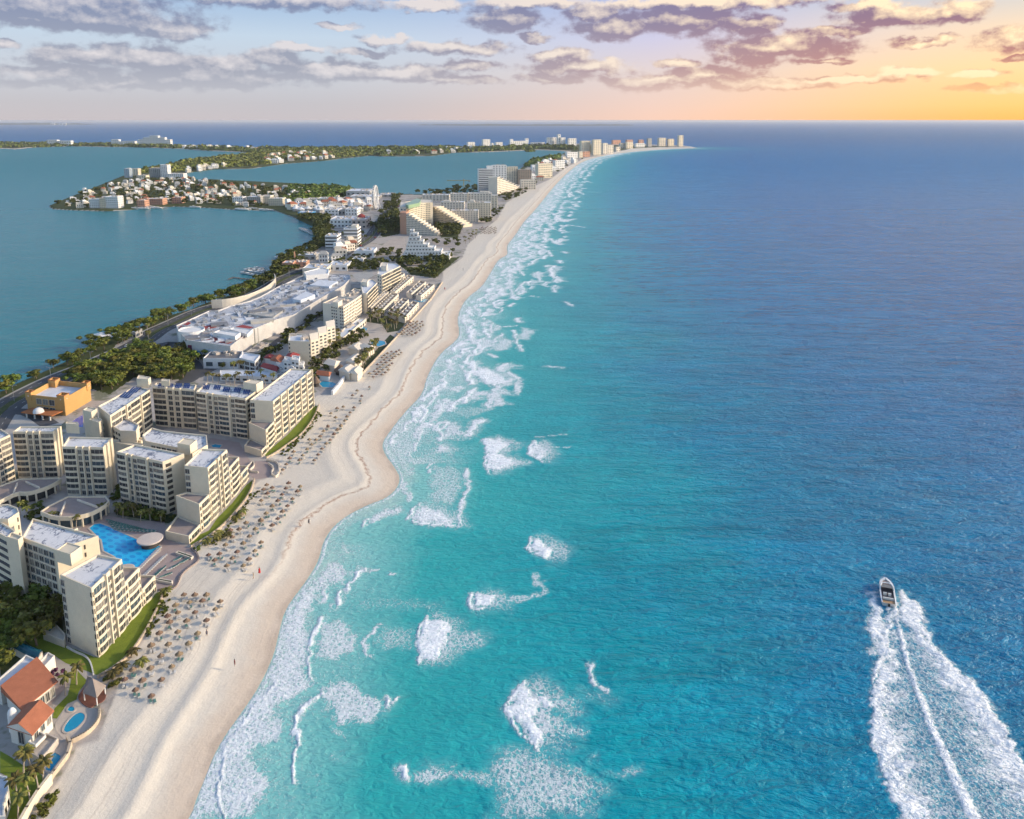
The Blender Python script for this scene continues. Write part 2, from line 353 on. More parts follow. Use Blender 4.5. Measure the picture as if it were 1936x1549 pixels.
# vehicle tracks: fine lines that follow the beach
tr=n.nodes.new('ShaderNodeTexNoise');n.links.new(comb(n,(dS+(nz-.5)*2.5)*1.6,py_*.012),tr.inputs['Vector']);tr.inputs['Scale'].default_value=1.3;tr.inputs['Detail'].default_value=3
sand=mixc(n,E(n,tr.outputs['Fac']).ss(.56,.66)*.4*dS.ss(8,18),sand,(.45,.385,.32))
foot=nf.ss(.5,.75)*nm.ss(.42,.6)*dS.ss(16,30)
sand=mixc(n,foot*.35,sand,(.46,.39,.34))
land_c=mixc(n,nm,(.34,.30,.27),(.46,.42,.38))
land_c=mixc(n,noise(n,pos,.045,4,.6).ss(.52,.6)*.8,land_c,(.26,.24,.22))
land_c=mixc(n,noise(n,pos,.03,5,.7).ss(.55,.62)*.7,land_c,(.10,.12,.05))
gr=mixc(n,nf,(.030,.045,.016),(.085,.095,.03))
land_c=mixc(n,(vg+(nm-.5)*.5).ss(.35,.6),land_c,gr)
n.links.new(mixc(n,sI,land_c,sand),b.inputs['Base Color']);b.inputs['Roughness'].default_value=.92;b.inputs['Specular IOR Level'].default_value=.15
put(n,b.inputs['Roughness'],(1.-(dS.ss(4.,1.)*sI)*.55))
bn=n.nodes.new('ShaderNodeBump');bn.inputs['Distance'].default_value=.22;put(n,bn.inputs['Height'],nf*.5+nm*.6+E(n,tr.outputs['Fac'])*.15);n.links.new(bn.outputs[0],b.inputs['Normal'])
def submesh(name,sel,attrs):
    Q=QUADS[sel];u,inv=np.unique(Q,return_inverse=True);V=np.stack([Xf[u],Yf[u],attrs.pop('z')[u]],1)
    return npmesh(name,V,inv.reshape(-1,4),{k:v[u] for k,v in attrs.items()})
onbeach=(sinl>0)[QUADS].all(1)
sandf=np.clip(.5+sinl/.7,0,1)
beyond=~land&(dsea<dlagl);sandf[beyond]=1
northb=(dall<22)&(Yf>3800)&land;sandf[northb]=1
for nme,sel in (('beach',q&(onbeach|beyond[QUADS].any(1))),('ground',q&~(onbeach|beyond[QUADS].any(1)))):
    me=submesh(nme,sel,dict(z=Zt,shore=np.minimum(dsea,dall+1000*(Yf<3800)),sand=sandf,veg=veg));me.materials.append(gm)
    tag(mk(nme,me),kind='structure')
# ---------------------------------------------------------------- foam on the water: (outline or stroke in the photograph, radius px, density)
PA=[];ST=[]
def pa(dn,soft,ps): PA.append((GS(ps),dn,soft))
def st(dn,r,ps):
    w=[G(p) for p in ps];k=len(ps)//2;x,y=ps[k]
    ST.append((w,r*(G((x+1,y))[0]-G((x,y))[0]),dn))
pa(.83,2.5,s1((30,1500),(90,1250),(170,1090),(290,960),(360,850),(480,740),(540,560),(590,330),(660,210),(800,90),(830,20),(900,20),(880,120),(760,260),(720,400),(760,500),(720,650),(750,770),(660,820),(560,900),(560,1100),(430,1130),(400,1200),(540,1330),(500,1400),(400,1549),(20,1549)))
st(.97,2.2,s1((240,1549),(205,1400),(215,1250),(260,1090),(330,1000),(400,900),(540,740)))
st(.95,3.2,s1((800,360),(745,500),(715,620),(740,720)));pa(.72,2,s1((800,350),(1000,420),(990,540),(900,620),(760,590)))
st(.85,3,s1((1150,410),(1060,490),(1050,560),(1090,600)));pa(.5,3,s1((1160,400),(1360,410),(1370,540),(1100,550)))
pa(.98,1,s2((340,40),(290,180),(300,335),(390,320),(450,220),(480,120),(400,70)));pa(.55,3,s2((470,110),(700,130),(720,230),(540,290),(430,270)))
st(.97,4.5,s1((800,800),(720,880),(650,950),(650,1060),(660,1100)));st(.95,2.3,s1((650,1120),(640,1220),(655,1330)))
pa(.76,2,s1((930,710),(780,800),(830,900),(900,1000),(1050,990),(1150,930),(1140,850),(1030,770)));pa(.65,2,s1((820,1030),(960,1110),(980,1060),(900,1000)));st(.93,4,s1((1180,825),(1205,885),(1245,840)))
pa(.45,2,s1((840,1140),(900,1130),(930,1220),(860,1200)));pa(.45,3,s1((690,1250),(820,1280),(800,1370),(700,1300)));pa(.4,4,s1((960,260),(1250,230),(1540,280),(1500,330),(1000,330)))
pa(.95,1.2,s2((950,450),(850,540),(830,620),(880,720),(990,820),(1030,870),(1080,810),(1110,740),(1000,690),(1010,600),(1140,640),(1140,590),(1060,530),(990,520)));pa(.78,2,s2((1000,600),(1140,600),(1140,740),(1000,740)))
pa(.6,2,s2((1080,490),(1290,590),(1180,620),(1100,570)));pa(.66,2,s2((1120,700),(1310,740),(1290,785),(1110,800)));st(.93,3.5,s2((1350,340),(1340,400),(1370,480),(1440,500)))
st(.96,6.5,s2((185,975),(215,1035)));pa(.68,2,s2((260,990),(400,930),(540,970),(520,1050),(300,1080)));st(.5,14,s2((560,1000),(720,1060)))
pa(.62,4,s2((740,900),(830,860),(1050,860),(1200,940),(1450,1080),(1400,1200),(1320,1287),(740,1287),(760,1150),(700,1010)));pa(.6,1.5,s2((1440,1000),(1550,970),(1670,950),(1660,1010),(1540,1020)));pa(.42,2,s2((1310,880),(1400,870),(1420,950),(1330,950)))
pa(.38,3,s2((1250,500),(1380,500),(1500,510),(1470,580),(1280,570)))
pa(.95,1.2,s3((1245,450),(1290,435),(1450,480),(1340,540),(1480,600),(1290,668),(1260,630),(1280,560)));pa(.95,1,s3((1590,460),(1545,530),(1640,592),(1670,560),(1640,510)))
st(.6,3,s3((1650,500),(1810,500)));st(.6,3,s3((1600,435),(1790,420)));pa(.95,1,s3((1570,1090),(1545,1150),(1600,1200),(1680,1230),(1720,1180),(1650,1130)))
pa(.95,1,s3((1165,1470),(1160,1549),(1300,1540),(1310,1480),(1220,1440)));st(.58,8,s3((1310,1500),(1500,1490),(1640,1450),(1600,1340)))
pa(.82,2,s3((470,1020),(490,970),(600,900),(720,880),(740,930),(620,960)));st(.7,8,s3((735,740),(760,850)));pa(.88,2,s3((750,970),(830,870),(950,900),(1060,960),(1060,1010),(850,1000)))
pa(.55,3,s3((900,620),(1090,620),(1130,760),(1040,900),(900,850)));st(.88,3.5,s3((1130,640),(1160,760),(1110,880),(1090,1020)));st(.8,3,s3((920,600),(890,640),(900,670)))
pa(.6,3,s3((600,440),(620,560),(740,700),(830,680),(780,600),(870,470),(850,350),(720,300),(650,360)));st(.95,4.5,s3((960,140),(870,260),(850,330),(900,360)));pa(.78,2,s3((970,150),(1000,200),(960,330),(880,350)))
st(.88,3.5,s3((860,370),(820,480),(770,560)));pa(.88,2,s3((920,460),(1050,510),(960,560)));pa(.5,3,s3((1040,250),(1330,230),(1320,260),(1120,330)))
pa(.9,2,s3((1200,0),(1380,20),(1390,80),(1300,110),(1230,70)));st(.82,4,s3((1420,20),(1490,60),(1470,160)))
pa(.6,2,s3((290,1140),(330,1100),(390,1190),(320,1240)));pa(.75,2,s3((230,1240),(320,1270),(440,1310),(350,1380),(230,1400)));st(.95,5.5,s3((470,1290),(380,1390),(310,1470),(300,1530)));st(.85,5.5,s3((240,1390),(190,1510)));st(.8,6,s3((470,1290),(550,1310)));st(.85,3,s3((640,1335),(680,1330)))
pa(.93,2,s4((500,1020),(700,1080),(740,1130),(640,1160),(560,1110)));st(.85,4,s4((740,1070),(810,1110)));st(.7,3,s4((800,1130),(810,1220)));st(.85,3,s4((985,1030),(1060,1035),(1095,1042)));st(.85,2.5,s4((1120,600),(1170,630)))
pa(.72,3,s4((610,900),(700,840),(800,860),(750,920),(640,930)));pa(.72,3,s4((830,770),(920,790),(880,860),(800,850)))
for r,ps in ((3,((780,790),(800,870),(830,930))),(2.4,((570,710),(690,770),(800,760))),(3,((540,650),(560,700),(640,660))),(2.5,((705,640),(690,670))),(1.7,((410,700),(470,770),(560,820))),(4,((610,950),(660,970))),(4,((420,1020),(470,1090))),(2.4,((740,345),(800,380),(850,425))),(3,((940,435),(960,465),(1000,470))),(2.4,((965,485),(1000,500),(1060,500))),(2.4,((1030,430),(1090,460))),(3,((830,490),(850,540))),(2.6,((760,520),(780,580))),(1.4,((620,585),(750,592))),(1.5,((890,562),(950,572))),(2.3,((800,210),(860,245))),(2.3,((900,220),(950,250))),(3,((910,300),(960,300))),(2.2,((1010,260),(1030,300))),(3,((1020,180),(1060,215),(1110,190))),(1.8,((860,150),(960,190))),(2.2,((960,110),(1050,120))),(3.4,((1060,40),(1110,68),(1180,50))),(1.7,((930,60),(960,100))),(1.6,((1150,92),(1250,105)))): st(.88,r,s4(*ps))
for r,ps in ((4,((1040,565),(1085,585),(1130,578))),(2.4,((1100,505),(1150,520))),(2,((1155,408),(1200,432))),(1.8,((1150,383),(1180,390))),(2,((1100,415),(1140,440))),(1.2,((1230,415),(1290,420))),(1.2,((1200,352),(1250,362))),(2,((1060,480),(1120,470))),(2,((1010,540),(1050,560)))): st(.85,r,n3(*ps))
rg=random.Random(31)
def along(y):   # waterline x at picture row y
    for (xa,ya),(xb,yb) in zip(SHORE[3:-1],SHORE[4:]):
        if (ya-y)*(yb-y)<=0 and yb!=ya: return xa+(xb-xa)*(y-ya)/(yb-ya)
arc=[0.]
for a,b_ in zip(SHORE[2:-1],SHORE[3:]): arc.append(arc[-1]+math.dist(a,b_))
def coast(t,o):       # point t metres along the shore, o metres out to sea
    for k,(a,b_) in enumerate(zip(SHORE[2:-1],SHORE[3:])):
        if arc[k]<=t<=arc[k+1]:
            L=arc[k+1]-arc[k] or 1;f=(t-arc[k])/L;ux,uy=(b_[0]-a[0])/L,(b_[1]-a[1])/L;return (a[0]+ux*L*f+uy*o,a[1]+uy*L*f-ux*o)
t=260.
while t<arc[-1]-900:
    nr_=1 if t<330 else 2
    for row in range(nr_+2):
        o=(9,22,40,60)[row]+rg.uniform(-6,6)
        if rg.random()>(.95,.85,.72,.45)[row]: continue
        if t<560 and (row>2 or (row==2 and rg.random()<.6)): continue
        L=rg.uniform(8,26);bend=rg.uniform(-.25,.25);w=[]
        for i in range(7):
            u=i/6-.5;q_=coast(t+u*L+rg.uniform(0,6)*(row/3),o+u*u*10*rg.uniform(.5,1.2)+u*L*bend+rg.uniform(-.6,.6))
            if q_: w.append(q_)
        if len(w)<4: continue
        ST.append((w,.9+rg.random()*1.4,.84+.14*rg.random()))
        c=w[len(w)//2];tail=rg.uniform(5,17)
        n_=[(x+tail*(.35+.65*rg.random()),y+rg.uniform(-2,2)) for x,y in w[1:-1]]
        PA.append((w+n_[::-1],.60+.22*rg.random(),3.))
    t+=rg.uniform(6,13)
for ps in (s2((350,45),(315,110),(292,190),(298,260),(304,335)),s2((945,455),(900,500),(850,545),(832,620),(850,670),(885,725),(940,780),(1000,830),(1035,870)),s3((1245,450),(1285,500),(1275,560),(1262,610),(1290,666)),s3((1588,462),(1550,520),(1560,550),(1640,590)),s3((1572,1092),(1548,1150),(1590,1195),(1680,1228)),s3((1180,1450),(1162,1500),(1170,1549),(1230,1560)),s3((490,970),(475,1020)),s3((830,870),(755,970),(850,1000),(960,1005),(1060,1010)),s4((500,1020),(560,1105),(640,1155),(740,1130))): st(.985,3.0,ps)
# boat wake
WK=q1((578,285),(1060,1549))
pa(.99,1,q1((500,205),(440,250),(425,280),(445,330),(430,430),(460,480),(455,560),(490,610),(545,480),(545,400),(515,350),(512,230)));pa(.99,1,q1((610,195),(650,195),(690,240),(720,290),(770,390),(820,490),(845,570),(760,480),(660,400),(640,330),(600,240)))
st(.98,3.5,q1((575,330),(545,470),(500,640),(462,820)));st(.99,6,q1((590,325),(680,420),(800,535),(960,690),(1100,810),(1160,890)))
st(.99,3.2,q1((580,285),(600,380),(640,500),(668,620)));pa(.97,.8,q1((545,275),(605,285),(592,340),(570,340)))
foam=np.zeros(Xf.shape)
for poly,dn,soft in PA:
    a=np.array(poly);k=np.nonzero((Xf>a[:,0].min()-8)&(Xf<a[:,0].max()+14)&(Yf>a[:,1].min()-8)&(Yf<a[:,1].max()+8))[0]
    if not len(k): continue
    x,y=Xf[k]+(vnoise(Xf[k],Yf[k],3.1,3)-.5)*3.4+(vnoise(Xf[k],Yf[k],1.1,8)-.5)*1.2,Yf[k]+(vnoise(Xf[k],Yf[k],3.1,4)-.5)*3.4+(vnoise(Xf[k],Yf[k],1.1,9)-.5)*1.2
    d=dist_line(x,y,poly,True);d=np.where(inside(x,y,poly),d,-d);m=dn*sstep(-soft,soft*1.2,d)*(.82+.36*fbm(x,y,6,21))
    foam[k]=np.maximum(foam[k],np.minimum(m,dn+.02))
    if .87<dn<.985:       # foam left behind on the seaward side of a broken wave
        x2=x-3.5;d=dist_line(x2,y,poly,True);d=np.where(inside(x2,y,poly),d,-d);foam[k]=np.maximum(foam[k],.60*sstep(-6.5,2,d)*(.6+.7*fbm(x,y,5,23)))
for line,r,dn in ST:
    a=np.array(line);e=4*r+3;k=np.nonzero((Xf>a[:,0].min()-e)&(Xf<a[:,0].max()+e)&(Yf>a[:,1].min()-e)&(Yf<a[:,1].max()+e))[0]
    if not len(k): continue
    x,y=Xf[k]+(vnoise(Xf[k],Yf[k],2.3,13)-.5)*2*min(1.5,r+.4),Yf[k]+(vnoise(Xf[k],Yf[k],2.3,14)-.5)*2*min(1.5,r+.4)
    d=dist_line(x,y,line);m=np.maximum(dn*sstep(r*1.35,r*.5,d),.55*dn*sstep(r*3.5,r,d)*(dn>.8))
    foam[k]=np.maximum(foam[k],m)
rows=((440,545,628,725),(640,490,672,940),(820,452,738,1120),(1030,445,818,1262),(1200,492,900,1350),(1330,520,955,1425),(1549,640,1062,1600),(1800,735,1165,1800))
wy=np.array([G(q1((0,r_[0]))[0])[1] for r_ in rows])[::-1];wl,wj,wr_=[np.array([G(q1((r_[c],r_[0]))[0])[0] for r_ in rows])[::-1] for c in (1,2,3)]
k=np.nonzero((Yf>wy[0])&(Yf<wy[-1])&(Xf>wl.min()-4)&(Xf<wr_.max()+4))[0];x,y=Xf[k],Yf[k]
l,jt,rt=np.interp(y,wy,wl),np.interp(y,wy,wj),np.interp(y,wy,wr_);left=x<jt
a=np.where(left,(x-l)/(jt-l),(rt-x)/(rt-jt));wdt=np.where(left,jt-l,rt-jt)
fe=(vnoise(x/5.,y,1.0,61)-.5)*1.6+(vnoise(x/3.,y,.45,62)-.5)*.8+(vnoise(x,y,3.,63)-.5)*2.2
am=a+fe/np.maximum(wdt,6)*.9
m=.97*sstep(-.03,.05,am)*(1-.50*sstep(.20,.70,am+fe/np.maximum(wdt,6)*2));m*=sstep(wy[-1],wy[-1]-8,y)*.35+.65
wj_=.55+1.1*sstep(wy[-1],wy[0],y);m=np.maximum(m,.99*sstep(wj_*1.5,wj_*.6,np.abs(x-jt+(vnoise(x,y,1.2,64)-.5)*.5)))
foam[k]=np.maximum(foam[k],m)
sea=~land&~lag&near
kk=np.nonzero(sea&(dsea<75)&(Yf<4400))[0]
x,y,d=Xf[kk],Yf[kk],dsea[kk]
n_=fbm(x,y,26,40);edge=2.2*np.abs(vnoise(x,y,12,41));sw=np.where(d<1.1+edge*.4,.8*sstep(0,.6,d),0)
fd=np.where(y<640,.60,.56)*sstep(44+50*(n_-.3),2,d)*(.4+.95*fbm(x,y,9,43));fd*=np.where(y<330,.55,1.)*np.where((y>262)&(y<330)&(d>6),.25,1)
foam[kk]=np.maximum(foam[kk],np.maximum(sw*.9,fd))
foam[~sea]=0
# ---------------------------------------------------------------- water
Zs=np.full(Xf.shape,0.)
Zs+=.30*sstep(.80,.99,foam)*(.2+1.0*fbm(Xf,Yf,1.6,50))
wm,n,b=new_mat('sea_water')
pos=n.nodes.new('ShaderNodeNewGeometry').outputs['Position']
dS=attr(n,'shore');lg=attr(n,'lagoon');fo=attr(n,'foam')
px_,py_,_=sepx(n,pos)
big=noise(n,pos,.012,4,.6);mid=noise(n,pos,.05,4,.6)
dd=(dS+(big-.5)*110*(dS*(1/140.)).clamp()+(mid-.5)*26)
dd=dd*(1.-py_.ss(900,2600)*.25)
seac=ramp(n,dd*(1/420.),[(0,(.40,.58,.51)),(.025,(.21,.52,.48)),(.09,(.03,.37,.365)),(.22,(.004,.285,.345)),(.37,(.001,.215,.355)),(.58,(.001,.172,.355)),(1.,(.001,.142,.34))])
farc=mixc(n,py_.ss(1300,8000),seac,(.008,.10,.25))  # far water tinted towards the colour of the reflected sky
lagc=mixc(n,big,(.010,.145,.175),(.018,.185,.205))
wave_shade=noise(n,vmul(n,pos,(.010,.045,0)),1.,5,.65,.4)*.6+noise(n,vmul(n,pos,(.05,.17,0)),1.,4,.65,.5)*.6  # light and dark of the wave faces, put into the water colour
hs=n.nodes.new('ShaderNodeHueSaturation');n.links.new(farc,hs.inputs['Color']);put(n,hs.inputs['Value'],1.+(wave_shade-.6)*1.5*dS.ss(10,120));farc=hs.outputs[0]
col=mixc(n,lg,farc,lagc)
v1=voro(n,vadd(n,vmul(n,pos,(1,.8,0)),vmul(n,comb(n,mid,noise(n,pos,.9,3,.6)),(2.2,1.6,0))),.75,'DISTANCE_TO_EDGE')
wv=comb(n,noise(n,pos,1.3,3,.6),noise(n,vadd(n,pos,(9,4,0)),1.3,3,.6))
v2=voro(n,vadd(n,vmul(n,pos,(1,1,0)),vmul(n,wv,(1.1,1.1,0))),2.0,'DISTANCE_TO_EDGE')
nn=noise(n,pos,1.1,5,.65)
h=(1.-v1.ss(0.,.36))*.40+(1.-v2.ss(0.,.30))*.34+nn.ss(.3,.7)*.30
fm=(h+fo*1.02-1.03).ss(-.01,.38)*(fo.ss(.35,.9)*.3+.7)*fo.ss(.03,.12)*(1.-(nn.ss(.62,.40)*.16))
cap=noise(n,vmul(n,pos,(.11,.34,0)),1.,4,.7)
caps=(cap.ss(.715,.78)*noise(n,pos,.6,3,.6).ss(.48,.62))*(1.-lg)*dS.ss(40,90)*py_.ss(2500,700)
# under the foam the water is milky
milk=(fo*1.1).clamp()*.55
col=mixc(n,milk,col,(.34,.60,.62))
white=mixc(n,fo.ss(.8,.98),(.72,.75,.78),(.90,.91,.93))
col=mixc(n,(caps*.45).max(fm),col,white)
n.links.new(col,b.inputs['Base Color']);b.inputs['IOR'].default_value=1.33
put(n,b.inputs['Roughness'],(fm*.6+.22+py_.ss(500,3000)*.2).clamp());put(n,b.inputs['Specular IOR Level'],.25-lg*.06)
w1=noise(n,vmul(n,pos,(.06,.16,0)),1.,4,.62,.6);w2=noise(n,vmul(n,pos,(.30,.55,0)),1.,4,.6,.4);w3=noise(n,vmul(n,pos,(.02,.045,0)),1.,3,.55,.5)
calm=1.-lg*.75
bn=n.nodes.new('ShaderNodeBump');bn.inputs['Distance'].default_value=1.;put(n,bn.inputs['Height'],((w1-.5)*2.6*dS.ss(5,160)+(w2-.5)*(dS.ss(40,200)*.9+.7)+(w3-.5)*4.*dS.ss(30,250))*calm+fm*nn*.3)
n.links.new(bn.outputs[0],b.inputs['Normal'])
wet=(sd<14)
q=wet[QUADS].any(1)
me=submesh('water',q,dict(z=Zs,shore=dsea,lagoon=lag.astype(float),foam=foam));me.materials.append(wm)
tag(mk('sea',me),kind='structure')
# ---------------------------------------------------------------- low islands on the horizon
def isle(name,ps,h,seed):
    w=GS(ps,0.);rgi=random.Random(seed);top=[];n_=40;V=[];Q=[]
    for i in range(n_+1):
        u=i/n_;j=u*(len(w)-1);k=min(int(j),len(w)-2);f=j-k
        x=w[k][0]+(w[k+1][0]-w[k][0])*f;y=w[k][1]+(w[k+1][1]-w[k][1])*f
        hh=h*(.35+.65*math.sin(math.pi*u)**.5)*(.75+.5*rgi.random())
        V+=[(x,y,-1),(x,y+250,hh*.8),(x,y+700,hh),(x,y+1600,-1)]
        if i: o=(i-1)*4;Q+=[(o+k,o+4+k,o+5+k,o+1+k) for k in range(3)]
    me=npmesh(name,V,Q);me.materials.append(mat('island_scrub',(.05,.065,.05),.9,.3,.01));tag(mk(name,me),kind='structure')
isle('island_terrain',[(-90,236.5),(60,236.3),(140,235.8)],55,1);isle('island_terrain',[(790,237),(900,238),(1080,238.3),(1200,237.5)],40,2)

# ---------------------------------------------------------------- the air over the sea
hm,n,b=new_mat('haze');n.nodes.remove(b);pv=n.nodes.new('ShaderNodeVolumePrincipled');pv.inputs['Color'].default_value=(.77,.79,.87,1);pv.inputs['Density'].default_value=2.8e-5;pv.inputs['Anisotropy'].default_value=.1
n.links.new(pv.outputs[0],n.nodes['Material Output'].inputs['Volume'])
m=MB();m.box((0,46000,73.5),(190000,98000,157));o=m.build('haze',hm);tag(o,kind='stuff')
# ---------------------------------------------------------------- building kit
CREAM=mat('cream_stucco',(.66,.575,.44),.85,.15,.09,bump=.03)
CREAM2=mat('pale_cream_stucco',(.66,.59,.49),.85,.10,.15)
WHITE=mat('white_stucco',(.70,.685,.665),.8,.10,.2)
MEMB=mat('white_roof_membrane',(.60,.62,.66),.8,.16,.3)
def stained(nm='stained_white_roof',ca=(.55,.55,.56),cb=(.71,.70,.70)):
    m,n,b=new_mat(nm);pos=n.nodes.new('ShaderNodeNewGeometry').outputs['Position']
    f=noise(n,pos,.5,4,.6);s=voro(n,vadd(n,vmul(n,pos,(.45,.28,0)),comb(n,f*1.4,noise(n,pos,.9,3,.6)*1.4)),1.,'DISTANCE_TO_EDGE')
    st_=s.ss(.085,.02)*noise(n,pos,.16,3,.6).ss(.42,.54)
    c=mixc(n,f,ca,cb);c=mixc(n,st_*.9,c,(.10,.12,.18));n.links.new(c,b.inputs['Base Color']);b.inputs['Roughness'].default_value=.75;return m
STAIN=stained();STAIN2=stained('stained_grey_roof',(.36,.37,.39),(.56,.56,.58))
TERR=mat('mauve_terrace_tiles',(.30,.245,.225),.8,.14,.4)
def glassmat():
    m,n,b=new_mat('dark_window_glass');pos=n.nodes.new('ShaderNodeNewGeometry').outputs['Position'];oi=n.nodes.new('ShaderNodeObjectInfo');r_=E(n,oi.outputs['Random'])
    f=noise(n,pos,.35,3,.6);c=mixc(n,f,(.022,.026,.032),(.085,.085,.085));c=mixc(n,r_.ss(.78,.84)*.8,c,(.24,.22,.19));c=mixc(n,r_.ss(.22,.12)*.7,c,(.05,.09,.12))
    n.links.new(c,b.inputs['Base Color']);b.inputs['Roughness'].default_value=.12;MATS['dark_window_glass']=m;return m
GLASS=glassmat()
DARK=mat('dark_opening',(.035,.030,.028),.7,.4,.5,col2=(.10,.085,.075))
FRAME=mat('pale_window_frame',(.52,.48,.42),.7,.08,1.)
SOLAR=mat('blue_solar_glass',(.025,.05,.16),.2,.35,.8,spec=.5)
TILE=mat('terracotta_tiles',(.36,.13,.07),.85,.22,.5,bump=.05)
RED=mat('red_roof_paint',(.30,.055,.05),.8,.2,.3)
METAL=mat('grey_metal',(.30,.31,.33),.5,.15,.6,metal=.3)
BROWN=mat('brown_roof_decking',(.20,.155,.135),.85,.2,.5)
PINK=mat('salmon_stucco',(.50,.27,.18),.85,.12,.2)
GREY=mat('grey_concrete',(.36,.35,.33),.85,.15,.3)
CACHE={}
def frame_xy(a,b):
    L=math.hypot(b[0]-a[0],b[1]-a[1]);return L,math.atan2(b[1]-a[1],b[0]-a[0])
def balcony_mesh(w,h,d=.14,bulge=.28):
    k=('bal',round(w,1),round(h,1),d,bulge)
    if k not in CACHE:
        m=MB();N=8;P=[(-w/2+w*i/N,-(d+bulge*(1-(2*i/N-1)**2))) for i in range(N+1)]
        m.prism([(-w/2,.05)]+P+[(w/2,.05)],-.12,.10,bottom=True)
        Q=[(x*(1-.12/w*2),y+.14) for x,y in P]
        ring=P+Q[::-1];m.prism(ring,.10,.74)
        g=MB();g.box((0,-.03,h*.5+.05),(w-.14,.10,h-.3))  # glazing; its dark tone also stands for the shade inside the balcony recess
        for x in (-w*.18,w*.2): g.box((x,-.09,h*.5),(.07,.05,h-.5),mi=1)
        r=MB()
        for s_ in (-1,1): r.box((s_*w*.2,-.45,.55),(.5,.5,.7),mi=0)
        CACHE[k]=(m.mesh('balcony',CREAM),g.mesh('window',[GLASS,FRAME]))
    return CACHE[k]
def window_mesh(w,h,framed,dark=False):
    k=('win',round(w,1),round(h,1),framed,dark)
    if k not in CACHE:
        g=MB();g.box((0,-.03,0),(w,.12,h))
        if framed:
            g.box((0,-.12,-h/2-.09),(w+.25,.26,.14),mi=1);g.box((0,-.10,h/2+.06),(w+.2,.22,.1),mi=1)
            g.box((0,-.1,0),(.07,.05,h),mi=1)
            for s_ in (-1,1): g.box((s_*(w/2+.05),-.08,0),(.1,.18,h),mi=1)
        CACHE[k]=g.mesh('window',[DARK if dark else GLASS,FRAME])
    return CACHE[k]
class Bld:
    def __init__(s,name,label,cat,c,group=None):
        s.l=(c[0],c[1],c[2] if len(c)>2 else 2.);s.root=thing(name,label,cat,s.l,0,group);s.n={};s.over={}
    def part(s,name,mb,mats,parent=None,smooth=False):
        o=mb.build(name,mats,parent or s.root,smooth=smooth)
        if parent is None: o.location=(-s.l[0],-s.l[1],-s.l[2])
        return o
    def put(s,name,me,p,rz=0.,sc_=None,parent=None):
        return mk(name,me,parent or s.root,(p[0]-s.l[0],p[1]-s.l[1],p[2]-s.l[2]),rz,sc_)
    def rep(s,name,me,p,rz):
        k=s.n.get(name,0)
        if k<100: s.n[name]=k+1;return s.put(name,me,p,rz)
        s.over.setdefault((name,me.name),(me,[]))[1].append((p,rz));return None
    def done(s):
        bym={}
        for (nm,_),(me,ps) in s.over.items(): bym.setdefault(nm,[]).append((me,ps))
        for nm,L in bym.items():
            m=MB();mats=[]
            for me,ps in L:
                vs=[tuple(v.co) for v in me.vertices];fs=[tuple(p.vertices) for p in me.polygons];mis=[p.material_index for p in me.polygons]
                idx=[]
                for mm in me.materials:
                    if mm not in mats: mats.append(mm)
                    idx.append(mats.index(mm))
                for p,rz in ps:
                    c_,s_=math.cos(rz),math.sin(rz);o=len(m.v)
                    m.v+=[(p[0]+x*c_-y*s_,p[1]+x*s_+y*c_,p[2]+z) for x,y,z in vs];m.f+=[tuple(i+o for i in f) for f in fs];m.mi+=[idx[q] for q in mis]
            o=s.part(nm,m,mats);o['kind']='stuff'
        s.over={};return s
    def facade(s,a,b,za,zb,floors,spec,top=.9,finmat=None):
        L,rz=frame_xy(a,b);tot=sum(w for _,w in spec);h=(zb-top-za)/floors;ux,uy=math.cos(rz),math.sin(rz);x=0.
        fins=[]
        for kind,w in spec:
            w=w/tot*L;cx,cy=a[0]+ux*(x+w/2),a[1]+uy*(x+w/2);x+=w
            if kind=='P': continue
            if kind=='F': fins.append((cx+uy*.05,cy-ux*.05,w));continue
            for f in range(floors):
                z=za+f*h
                if kind=='B':
                    me,gl=balcony_mesh(w*.96,h);o=s.rep('balcony',me,(cx,cy,z),rz)
                    if o is not None: mk('window',gl,o)
                elif kind=='b':
                    me,gl=balcony_mesh(w*.97,h,.8,0.);o=s.rep('balcony',me,(cx,cy,z),rz)
                    if o is not None: mk('window',gl,o)
                    else: s.rep('window',gl,(cx,cy,z),rz)
                elif kind=='W': s.rep('window',window_mesh(w*.78,h*.68,True),(cx,cy,z+h*.5),rz)
                elif kind=='w': s.rep('window',window_mesh(w*.55,h*.46,False),(cx,cy,z+h*.5),rz)
                elif kind=='v': s.rep('window',window_mesh(w*.46,h*.40,False),(cx,cy,z+h*.5),rz)
                elif kind=='N': s.rep('slot_window',window_mesh(w*.5,h*.55,False,True),(cx,cy,z+h*.5),rz)
                elif kind=='S': s.rep('strip_window',window_mesh(w*.97,h*.45,False),(cx,cy,z+h*.5),rz)
        for (cx,cy,w) in fins:
            m=MB();m.box((0,0,(zb-za)/2+.15),(max(.45,w*.6),1.2,zb-za+.3));k=('fin',round(max(.45,w*.6),1),round(zb-za,1))
            if k not in CACHE: CACHE[k]=m.mesh('pilaster',finmat or CREAM)
            s.rep('pilaster',CACHE[k],(cx,cy,za),rz)
def quad(ps,z): return GS(ps,z)
def cen(p): return (sum(q[0] for q in p)/len(p),sum(q[1] for q in p)/len(p))
